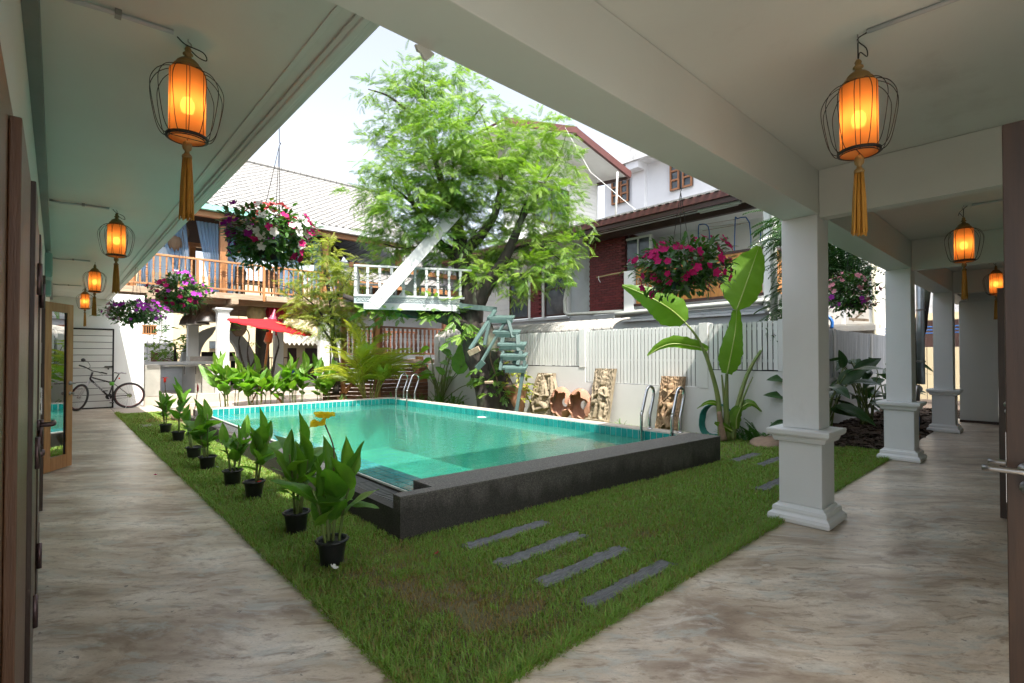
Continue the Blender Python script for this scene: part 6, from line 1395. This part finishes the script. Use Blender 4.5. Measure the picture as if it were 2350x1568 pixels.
leafball('dry_creeper', 'dry tangled creeper on top of the wall beyond the bar', 'creeper', [(440,715,22,19.5),(410,708,14,19.5),(470,712,16,19.5)], leafM('dry_leaf', (.20,.16,.08), (.30,.26,.12), .2), 23, (.08,.14), 1.2)
leafball('hanging_creeper', 'dark creeper hanging beside the bird house', 'creeper', [(368,750,16,12.5),(380,760,12,12.5),(355,745,10,12.5)], leaf_dark, 24, (.06,.1), 4)
fg = thing('frangipani_tree', 'dark trunked tree with bare forked twigs standing under the teak house', 'tree', at(603,900,y=20.3)*Vector((1,1,0)) if False else (at(603,900,y=20.3).x,20.3,0))
MB().tube(smoothpath([at(604,905,y=20.3),at(603,850,y=20.3),at(602,800,y=20.3),at(603,750,y=20.3)]), .24, 10).build('trunk', trunk_m, fg, smooth=True)
for pts in (((585,890),(575,850),(568,810),(572,770),(562,750)), ((575,850),(590,810),(588,770)), ((585,890),(560,840),(548,790),(555,760)), ((620,890),(630,830),(640,790),(632,760))): MB().tube(smoothpath([at(u,v,y=19.6) for u,v in pts]), [.05]*4+[.035]*4+[.022]*9, 6).build('branch', trunk_m, fg, smooth=True)
P_, D_, s_, T_ = crown([(560,760,14,17),(590,755,12,17),(640,765,12,17),(575,790,8,17),(660,740,10,17)], 31, 1.2, (.1,.18)); scatter('foliage', leaf_shrub, fg, LT, P_, D_, s_, T_, 31)
# golden palm
gp_ = thing('golden_palm', 'yellow-green clumping palm at the corner of the plank deck', 'palm', (6.35,12.75,0)); g = random.Random(6); base = Vector((6.35,12.75,0))
def palm_frond_mesh(seed, n=26, fl=.42):
    g = random.Random(seed); b = MB(); ti = []
    for k in range(n):
        t = .12+.88*k/(n-1); z = -.55*t*t; y = t*(1-.18*t)
        for s in (-1,1):
            L = fl*(1-.55*abs(t-.35))*(1 if t < .9 else .7); a = R(62-38*t)+g.uniform(-.08,.08); dx, dy = s*math.sin(a)*L, math.cos(a)*L; w = .013
            b.quad((0,y-w,z),(0,y+w,z),(dx*.55,y+dy*.55+w,z+.05*L),(dx*.55,y+dy*.55-w,z+.05*L)); b.quad((dx*.55,y+dy*.55-w,z+.05*L),(dx*.55,y+dy*.55+w,z+.05*L),(dx,y+dy,z-.28*L),(dx,y+dy,z-.28*L-.002))
    b.tube([(0,0,0),(0,.3,-.05),(0,.65*.88,-.23),(0,.82,-.55)], [.012,.009,.006,.003], 5)
    return b.mesh('frond', leaf_palm)
pfm = [palm_frond_mesh(k) for k in range(3)]
for k in range(11):
    a = g.random()*6.28; r = .16*g.random(); p = base+Vector((r*math.cos(a), r*math.sin(a), 0)); h = g.uniform(.5,1.25); q = p+Vector((.25*math.cos(a), .25*math.sin(a), h)); MB().tube(smoothpath([p, p.lerp(q,.5)+Vector((0,0,.05)), q]), .022, 7).build('cane', M('palm_cane', (.30,.26,.06), (.20,.22,.05), 12, .5) if k == 0 else bpy.data.materials['palm_cane'], gp_, smooth=True)
    for j in range(4):
        az = g.random()*6.28; el = R(g.uniform(35,80)); L = g.uniform(.75,1.2); d = Vector((math.cos(az)*math.cos(el), math.sin(az)*math.cos(el), math.sin(el))); place('frond', g.choice(pfm), gp_, mat4=Matrix.Translation(q) @ frame_to(d).to_4x4() @ Matrix.Diagonal((L*.8,L,L,1)))
for (u0,v0,u1,v1) in ((850,850,915,790),(800,860,745,835),(830,800,820,735),(815,880,790,830)): a_, b__ = at(u0,v0,d=13.3), at(u1,v1,d=13.1); d = b__-a_; place('frond', pfm[0], gp_, mat4=Matrix.Translation(a_) @ frame_to(d+Vector((0,0,.25))).to_4x4() @ Matrix.Diagonal((.9,d.length*1.15,1.0,1)))
# big-leaved plants
big_leaves = [leafmesh('leaf', leaf_dark, .46, 4, 10, .35, .25, .012, seed=s) for s in (71,72,73)]
calleaf = [leafmesh('leaf', leaf_canna, .50, 4, 10, .3, .3, .015, seed=s) for s in (81,82)]
def bigplant(name, label, base, n, H, L, meshes, seed, stems=6, group=None, targets=()):
    g = random.Random(seed); base = Vector(base); t = thing(name, label, 'plant', base, group)
    for k in range(n):
        a = g.random()*6.28; hh = H*g.uniform(.35,1); r = hh*g.uniform(.15,.42); p0 = base+Vector((.1*math.cos(a*2),.1*math.sin(a*2),0)); q = base+Vector((r*math.cos(a), r*math.sin(a), hh))
        MB().tube(smoothpath([p0, p0.lerp(q,.55)+Vector((0,0,.1*hh)), q]), [.014]*4+[.010]*5, 6).build('leaf_stalk', stem_m, t, smooth=True)
        el = R(g.uniform(-15,35)); ll = L*g.uniform(.7,1.1); d = Vector((math.cos(a)*math.cos(el), math.sin(a)*math.cos(el), math.sin(el))); place('leaf', g.choice(meshes), t, mat4=Matrix.Translation(q) @ frame_to(d, roll=g.uniform(-.5,.5)).to_4x4() @ Matrix.Diagonal((ll,ll,ll,1)))
    for (u0,v0,u1,v1,d_,w) in targets:
        a_, b__ = at(u0,v0,d=d_), at(u1,v1,d=d_-.1); d = b__-a_; ln = d.length*1.08; MB().tube(smoothpath([base, base.lerp(a_,.6)+Vector((0,0,.1)), a_]), .013, 6).build('leaf_stalk', stem_m, t, smooth=True)
        place('leaf', meshes[0], t, mat4=Matrix.Translation(a_) @ frame_to(d+Vector((0,0,.12*ln)), upish=-Vector(_fw)*.75+Vector((0,0,.7))).to_4x4() @ Matrix.Diagonal((ln*w,ln,ln*.7,1)))
    return t
bigplant('broad_leaf_plant', 'large dark broad-leaved plant on the mulch just right of the nearest column', (9.6,2.75,0), 16, 1.35, .62, big_leaves, 41, group='dark broad-leaved plants along the side fence', targets=((1925,880,1995,845,8.4,1.1),(1935,845,1935,805,8.6,1.4),(1960,855,2030,820,9,.9),(1905,940,1975,955,8.3,.9),(1830,870,1768,870,8.2,.9),(1830,915,1762,905,8.2,.8),(1800,965,1765,985,7.9,.6)))
bigplant('broad_leaf_plant', 'darker broad-leaved clump left of the middle column', (12.2,2.7,0), 22, 1.35, .60, big_leaves, 42, group='dark broad-leaved plants along the side fence', targets=((1990,880,2035,870,10.8,1.2),(1985,930,2025,945,10.6,.8)))
bigplant('broad_leaf_plant', 'broad-leaved plant beyond the middle column beside the old trunk', (14.5,2.7,0), 12, 1.5, .60, big_leaves, 43, group='dark broad-leaved plants along the side fence')
bigplant('calathea_clump', 'tall rounded-leaf clump between the plank deck and the big trunk', (8.35,12.35,0), 20, 1.75, .52, calleaf, 44, targets=((1050,860,1075,780,13.3,1.1),(1035,815,1010,800,13.3,1.3),(1060,840,1055,790,13.2,1.2),(1020,860,1000,842,13.2,1.3),(1085,880,1095,868,13,1.2)))
# ferns and edging plants
def fern(name, label, base, n, L, seed, mesh_mat=leaf_fern, group=None, spread=.1):
    g = random.Random(seed); base = Vector(base); t = thing(name, label, 'fern', base, group); me = fern.m.setdefault(mesh_mat.name, None)
    if me is None:
        b = MB()
        for k in range(16):
            tt = .1+.9*k/15; z = -.35*tt*tt
            for s in (-1,1): L1 = .15*(1-.7*tt)+.02; b.add([(0,tt-.025,z),(s*L1,tt+.01,z-.02),(0,tt+.03,z)], [(0,1,2)])
        b.tube([(0,0,0),(0,.5,-.09),(0,1,-.35)], .006, 4); me = fern.m[mesh_mat.name] = b.mesh('frond', mesh_mat)
    for k in range(n): a = g.random()*6.28; el = R(g.uniform(35,80)); l = L*g.uniform(.6,1.1); d = Vector((math.cos(a)*math.cos(el), math.sin(a)*math.cos(el), math.sin(el))); place('frond', me, t, mat4=Matrix.Translation(base+Vector((g.uniform(-1,1)*spread, g.uniform(-1,1)*spread, 0))) @ frame_to(d).to_4x4() @ Matrix.Diagonal((l,l,l,1)))
fern.m = {}
for k, (x, y, l) in enumerate(((8.6,3.62,.36),(8.62,3.42,.42),(8.6,3.2,.30),(8.65,3.82,.26))): fern('fern', ('fern at the foot of the wall, second from the banana plant','tallest fern at the foot of the wall behind the flat rock','small fern half behind the nearest column','low fern right beside the banana stems')[k], (x,y,-.02), 16, l, 60+k, group='ferns at the foot of the wall right of the banana plant')
fern('low_fern', 'bright low fern edging left of the golden palm', (5.75,12.6,0), 40, .40, 70, leaf_shrub, spread=.35)
for k in range(4): fern('low_fern', ('bright edging plant nearest the far ladder','bright edging plant between the far ladder and the trunk','bright edging plant left of the big trunk','bright edging plant against the calathea stems')[k], (7.0+.42*k,12.35-.3*k,.05), 26, .38, 80+k, leaf_shrub, 'bright leafy edging at the far pool corner', .22)
fern('ground_tuft', 'small tuft at the foot of the tall carved slab', (8.5,6.1,0), 9, .14, 90, leaf_shrub)
# potted climber by the reliefs
pc = thing('potted_climber', 'yellowing climber on canes in a terracotta pot between the trunk and the carvings', 'potted plant', (8.2,9.0,0)); MB().lathe([(.18,0),(.24,.05),(.30,.40),(.33,.62),(.36,.66),(.35,.70),(.30,.70)], 24, (8.2,8.95,0)).build('pot', terracotta, pc, smooth=True)
for (u0,v0,u1,v1) in ((1195,935,1188,840),(1205,935,1175,800),(1190,930,1200,850)): MB().tube([at(u0,v0,d=12.1), at(u1,v1,d=12.1)], .012, 5).build('cane', M('cane_stick', (.40,.32,.2), None, 6, .6) if (u0,v1) == (1195,840) else bpy.data.materials['cane_stick'], pc)
P_, D_, s_, T_ = crown([(1180,860,18,12,.0),(1190,880,16,12,.1),(1175,835,14,12,-.1),(1200,900,16,12,.35),(1215,890,12,12,.4),(1185,910,12,12,.1),(1165,880,12,12,-.1),(1195,850,10,12,0)], 33, 2.6, (.09,.15), .3, .3); scatter('foliage', leaf_bush, pc, LT, P_, D_, s_, T_, 33)
# ============================================================ banana plant
bn = thing('banana_plant', 'tall banana plant with two broad upright leaves in front of the shaded wall', 'banana plant', (8.42,3.95,0))
def bleaf(mid, widths, name='leaf', tilt=0, sag=.25, seed=0, d=8.3, side=(1,1)):
    """blade along a mid line given as picture directions at distance d; faces the garden"""
    pts = smoothpath([at(u, v, d=dd) for u, v, dd in mid], 5); n = len(pts); g = random.Random(seed); N = 7; b = MB(); vs = []
    W_ = smoothpath([(w, 0, 0) for w in widths], max(1, round(5*(len(mid)-1)/(len(widths)-1)))) ; cam_v = -Vector(_fw)
    for i, p in enumerate(pts):
        t = (pts[min(i+1,n-1)]-pts[max(i-1,0)]).normalized(); wv = W_[min(len(W_)-1, int(i*(len(W_)-1)/(n-1)))].x*FS(d)
        sx = t.cross(cam_v).normalized(); nz = sx.cross(t).normalized(); sx = (sx*math.cos(tilt)+nz*math.sin(tilt))
        for j in range(-N, N+1):
            s = j/N; w_ = wv*(side[0] if s < 0 else side[1]); ed = 1+(.05*math.sin(i*2.3+seed)+g.uniform(-.03,.03))*(abs(s)>.9)
            vs.append(p+sx*s*w_*ed + nz*(-(sag)*abs(s)**1.5*w_+.012*math.sin(i*1.9+j*.3+seed)*abs(s)))
    m_ = 2*N+1; fs = [(i*m_+j, i*m_+j+1, (i+1)*m_+j+1, (i+1)*m_+j) for i in range(n-1) for j in range(m_-1)]; b.add(vs, fs); o = b.build(name, leaf_banana, bn, smooth=True)
    MB().tube([q+cam_v*.006 for q in pts], [.013*(1-.8*i/n) for i in range(n)], 6).build('midrib', M('pale_midrib', (.30,.38,.10), None, 8, .4) if 'pale_midrib' not in bpy.data.materials else bpy.data.materials['pale_midrib'], o, smooth=True); return o
FS = lambda d: d/FPX
def stalk(pts, r0, r1, m=None):
    q = smoothpath([at(u, v, d=dd) for u, v, dd in pts], 5); n = len(q); MB().tube(q, [r0+(r1-r0)*i/n for i in range(n)], 9).build('leaf_stalk', m or stem_m, bn, smooth=True)
E_ = 8.35
bleaf([(1690,712,E_),(1702,680,E_),(1716,640,E_),(1730,600,E_),(1742,565,E_-.1)], [6,38,50,46,30,5], seed=1, side=(1.05,.85))
bleaf([(1668,858,E_-.1),(1674,830,E_-.1),(1682,790,E_-.1),(1688,750,E_),(1690,712,E_)], [12,26,25,17,9], seed=2, side=(.95,1.05), sag=.15)
bleaf([(1572,740,E_),(1545,715,E_),(1510,692,E_),(1470,672,E_+.1),(1428,655,E_+.2)], [14,36,34,26,16,3], seed=3, sag=.35, tilt=.25)
bleaf([(1625,803,E_),(1590,795,E_),(1545,789,E_),(1510,800,E_),(1486,817,E_)], [9,20,22,14,3], seed=4, sag=.5, tilt=.7, side=(.5,1.1))
bleaf([(1780,770,E_+.1),(1792,755,E_+.1),(1806,742,E_+.2),(1820,735,E_+.2)], [6,16,18,4], seed=5)
bleaf([(1655,935,E_),(1640,925,E_),(1622,925,E_),(1600,938,E_)], [3,7,6,1], seed=6, tilt=.6); bleaf([(1680,955,E_),(1700,935,E_),(1725,925,E_),(1748,945,E_)], [5,10,9,2], seed=7, tilt=.6); bleaf([(1665,985,E_),(1680,960,E_),(1695,940,E_),(1700,932,E_)], [4,12,12,3], seed=8); bleaf([(1680,990,E_-.1),(1660,978,E_-.1),(1640,970,E_-.1)], [5,9,3], seed=9, tilt=.5); bleaf([(1690,985,E_-.1),(1690,960,E_-.1),(1700,935,E_-.1)], [6,13,3], seed=10)
stalk([(1655,1010,E_),(1652,960,E_),(1645,900,E_),(1625,830,E_),(1600,775,E_),(1572,740,E_)], .055, .012); stalk([(1662,1010,E_+.05),(1652,950,E_+.05),(1640,880,E_+.05),(1620,805,E_+.05)], .05, .012)
stalk([(1668,1010,E_),(1667,960,E_),(1667,910,E_),(1668,858,E_)], .06, .022); stalk([(1672,1010,E_),(1665,940,E_),(1656,860,E_)], .055, .008)
stalk([(1675,1010,E_+.05),(1690,940,E_+.05),(1715,860,E_+.05),(1750,800,E_+.1),(1782,768,E_+.1)], .05, .010); stalk([(1680,1010,E_),(1692,960,E_),(1705,915,E_),(1728,865,E_)], .045, .004)
stalk([(1660,1010,E_-.08),(1655,980,E_-.08),(1650,945,E_-.08)], .06, .03, M('dry_sheath', (.28,.19,.12), (.18,.12,.09), 9, .7)); 
# ============================================================ hanging baskets
fl_meshes = {k: petals(5, 1, .25, 'flower', m) for k, m in petal.items()}
def basket(label, u, v, d, W, H_, cols, seed, nf, top=None, drop=0, hang=.9, pot=True, fs=(.028,.040)):
    g = random.Random(seed); c = at(u, v, d=d); rx = W/2*d/FPX; rz = H_/2*d/FPX
    t = thing('hanging_basket', label, 'hanging basket', c, 'hanging flower baskets')
    if pot: MB().lathe([(.05,-.10),(.075,-.09),(.105,.02),(.11,.03),(.09,.03)], 20, c+Vector((0,0,-rz*.42))).build('pot', plastic_black, t, smooth=True)
    gg = np.random.default_rng(seed); n = 1500; q = gg.normal(size=(n,3)); q /= np.linalg.norm(q,axis=1)[:,None]; lump = 1+.22*np.sin(q[:,0]*4+seed)*np.sin(q[:,2]*5+seed*2)+.1*gg.normal(size=n)
    rad = (.45+.55*gg.random(n))*lump; p = np.array(c)+q*rad[:,None]*np.array([rx,rx,rz])-np.array([0,0,1])*drop*np.abs(q[:,0:1])*0
    scatter('foliage', leaf_flower, t, LT, p, q*np.array([1,1,.5])+gg.normal(size=(n,3))*.5+np.array([0,0,-.1]), .05+.04*gg.random(n), gg.random(n), seed, .8)
    for k in range(int(nf*1.35)):
        a = g.random()*6.28; e = g.uniform(-.75,1.0) if k % 3 else g.uniform(.1,1); qq = Vector((math.cos(a)*math.sqrt(max(0,1-e*e)), math.sin(a)*math.sqrt(max(0,1-e*e)), e))
        lump = 1+.22*math.sin(qq.x*4+seed)*math.sin(qq.z*5+seed*2); pos = c+Vector((qq.x*rx, qq.y*rx, qq.z*rz))*lump*g.uniform(.92,1.08)
        side = qq.dot(Vector(_rt)); col = cols(side, e, g); s = g.uniform(*fs); dz = (qq+Vector((0,-.5,.4))*.6+Vector((g.uniform(-.4,.4),g.uniform(-.4,.4),g.uniform(-.3,.3))))
        place('flower', fl_meshes[col], t, mat4=Matrix.Translation(pos) @ dz.to_track_quat('Z','Y').to_matrix().to_4x4() @ Matrix.Rotation(g.random()*6,4,'Z') @ Matrix.Diagonal((s,s,s,1)))
    tp = top or (c+Vector((0,0,hang)))
    for k in range(3): a = 2.1*k+.5; MB().tube([c+Vector((.11*math.cos(a), .11*math.sin(a), -rz*.3)), c.lerp(tp,.55) if k == 3 else tp], .0025, 4).build('wire', lamp_ring, t)
    MB().tube(smoothpath([tp, tp+Vector((.012,0,.03)), tp+Vector((0,0,.06)), tp+Vector((0,0,.5))]), .003, 5).build('hook', lamp_ring, t)
    return t
basket('big basket of purple, crimson and white periwinkles in front of the teak balcony', 620, 545, 4.25, 185, 135, lambda s, e, g: ('coral' if e > .75 else ('purple' if s < -.15 else ('white' if g.random() < .65 else 'magenta'))), 1, 105, top=at(641,335,d=4.25))
basket('magenta basket nearer the teak balcony foot, trailing over the deck beam', 418, 672, 7.2, 105, 85, lambda s, e, g: 'violet' if s > .1 and e > -.2 else ('white' if e > .6 and g.random() < .5 else 'magenta'), 2, 60)
basket('wide basket of violet and pale pink flowers in front of the white end wall', 313, 716, 8.6, 122, 55, lambda s, e, g: 'violet' if s > 0 and g.random() < .8 else ('pale' if g.random() < .7 else 'purple'), 3, 95, fs=(.026,.04))
basket('large basket of crimson flowers hanging before the brick house', 1562, 612, 4.1, 205, 125, lambda s, e, g: 'magenta', 4, 95, top=at(1562,440,d=4.1), fs=(.026,.038))
basket('basket of pink flowers between the two nearest columns', 1950, 672, 7.3, 105, 90, lambda s, e, g: 'violet' if e < -.1 and s < .2 else 'pink', 5, 58, top=at(1945,600,d=7.3), fs=(.028,.042))
# ============================================================ lookout platform in the tree
lp = thing('tree_platform', 'white railed lookout platform with carved frieze built in the big tree', 'platform', (6,10,2.6))
FL, FR = Vector((4.98,10.71,0)), Vector((7.22,9.55,0)); fd = (FR-FL).normalized(); bd = Vector((-fd.y, fd.x, 0)); Wd = (FR-FL).length; DP = 1.75; BL = FL+bd*DP; BR = FR+bd*DP
def zp(p, z): return Vector((p.x, p.y, z))
MB().prism([zp(FL,2.70), zp(FR-fd*.15,2.70), zp(BR-fd*.15,2.70), zp(BL,2.70)], (0,0,.035)).build('floor', teal_wood, lp)
for k in range(7): MB().beam(zp(FL+bd*(.1+k*.26),2.67), zp(FR-fd*.1+bd*(.1+k*.26),2.67), .12, .05).build('floor_joist', teal_wood, lp)
ang = math.atan2(fd.y, fd.x); pb = turned(.62, .036, 10, .031).mesh('baluster', tree_white)
n_ = 9
for k in range(n_+1):
    if k == 0: continue
    place('baluster', pb, lp, zp(FL+fd*(Wd-.15)*k/n_, 2.80), (0,0,ang))
for k in range(9): place('baluster', pb, lp, zp(FL+bd*DP*k/8, 2.80), (0,0,ang))
for k in range(1,8): place('baluster', pb, lp, zp(BL+fd*(Wd)*k/8, 2.80) , (0,0,ang), (1,1,.7))
for a, b_, z in ((FL-fd*.04, FR+fd*.12, 3.445), (FL, BL, 3.445), (BL, BR, 3.27)): MB().beam(zp(a,z), zp(b_,z), .075, .045).build('hand_rail', tree_white, lp, bevel=.004)
for a, b_ in ((FL-fd*.04, FR-fd*.05), (FL, BL), (BL, BR)): MB().beam(zp(a,2.775), zp(b_,2.775), .09, .045).build('foot_rail', tree_white, lp, bevel=.004)
MB().beam(zp(FL-bd*.01,2.675)-fd*.03, zp(FR-fd*.18-bd*.01,2.675), .02, .15).build('frieze_board', M('frieze_shadow', (.28,.34,.36), None, 10, .6), lp)
fr_ = MB(); gx = random.Random(5); Lf = Wd-.16; nf = 22
for k in range(nf):
    c = FL+fd*(Lf*(k+.5)/nf)-bd*.03; r = .034; s = 1 if k % 2 else -1
    fr_.tube([zp(c+fd*(r*math.cos(a*.75)*s*(1-a*.07)), 2.675+r*1.4*math.sin(a*.75)*(1-a*.07)) for a in range(9)], .0075, 5)
    fr_.tube([zp(c+fd*.05+fd*(.018*math.cos(a)*s), 2.675+.05*(a-2.5)/2.5) for a in range(6)], .006, 4)
fr_.build('carved_scrolls', tree_white, lp, kind='stuff', smooth=True)
for z in (2.745,2.605): MB().beam(zp(FL-bd*.02,z)-fd*.03, zp(FR-fd*.18-bd*.02,z), .03, .018).build('frieze_edge', tree_white, lp)
MB().beam(zp(FL+fd*.18-bd*.05,2.53), zp(FR-fd*.2-bd*.05,2.53), .05, .14).build('front_beam', tree_white, lp, bevel=.004); MB().beam(zp(FL+fd*.18+bd*.02,2.50), zp(BL+fd*.18,2.50), .05, .14).build('side_beam', teal_wood, lp, bevel=.004)
MB().beam(zp(FR-fd*.4,2.53), zp(FR-fd*.4+bd*DP,2.53), .05, .14).build('side_beam', teal_wood, lp, bevel=.004); MB().beam(zp(FR-fd*.2,2.60), at(1140,711,d=12.0), .06, .12).build('gangway_beam', teal_wood, lp, bevel=.004)
MB().beam(at(858,700,d=10.95), at(1048,487,d=12.0), .29, .035, -Vector(_fw)).build('diagonal_plank', tree_white, lp, bevel=.003); MB().beam(at(920,690,d=12.6), at(985,610,d=12.9), .25, .035, -Vector(_fw)).build('rear_plank', tree_white, lp)
for (u, v, dd) in ((868,693,10.9),(876,686,10.9),(1034,500,11.85)): MB().lathe([(.014,0),(.014,.012),(.0,.016)], 8, at(u, v, d=dd), (-Vector(_fw)).to_track_quat('Z','Y').to_matrix()).build('bolt', black_metal, lp)
MB().beam(zp(FR-fd*.35+bd*.5,2.45), at(1090,790,d=12.1), .07, .09).build('knee_brace', teal_wood, lp, bevel=.004); MB().beam(zp(FL+fd*.9+bd*1.2,2.45), at(1040,735,d=12.3), .07, .09).build('knee_brace', teal_wood, lp, bevel=.004)
# stair of rough teal boards
ts_ = thing('tree_stair', 'rickety pale teal stair of boards climbing to the lookout beside the trunk', 'stair', at(1180,930,d=11.4)*1.0)
def tb(a, b_, w, h, name, m=teal_wood): MB().beam(at(a[0],a[1],d=a[2]), at(b_[0],b_[1],d=b_[2]), w, h, -Vector(_fw)*.3+Vector((0,0,1))).build(name, m, ts_, bevel=.004)
for k, (u0, u1, v, dd) in enumerate(((1120,1180,728,11.5),(1133,1194,761,11.4),(1143,1208,789,11.3),(1150,1210,814,11.2),(1155,1210,842,11.1))):
    tb((u0,v,dd),(u1,v+1,dd-.1),.26,.05,'tread'); tb((u0+4,v+8,dd-.12),(u1-4,v+9,dd-.2),.05,.10,'tread_beam')
for a, b_, w in (((1137,712,11.5),(1079,802,11.2),.10),((1124,736,11.4),(1112,792,11.3),.07),((1166,736,11.3),(1177,775,11.2),.08),((1161,735,11.4),(1096,846,11.1),.06),((1156,762,11.3),(1150,806,11.2),.09),((1188,768,11.2),(1190,806,11.1),.09),((1190,800,11.2),(1180,835,11.1),.10),((1196,806,11.1),(1188,838,11.0),.08),((1155,806,11.2),(1148,850,11.1),.07),((1205,828,11.0),(1185,945,10.9),.07)): tb(a, b_, w, .05, 'strut')
tb((1076,812,11.1),(1100,800,11.0),.05,.12,'block', old_wood); tb((1094,846,11.0),(1110,830,10.95),.05,.12,'block'); tb((1112,878,11.3),(1132,877,11.3),.05,.05,'block', old_wood)
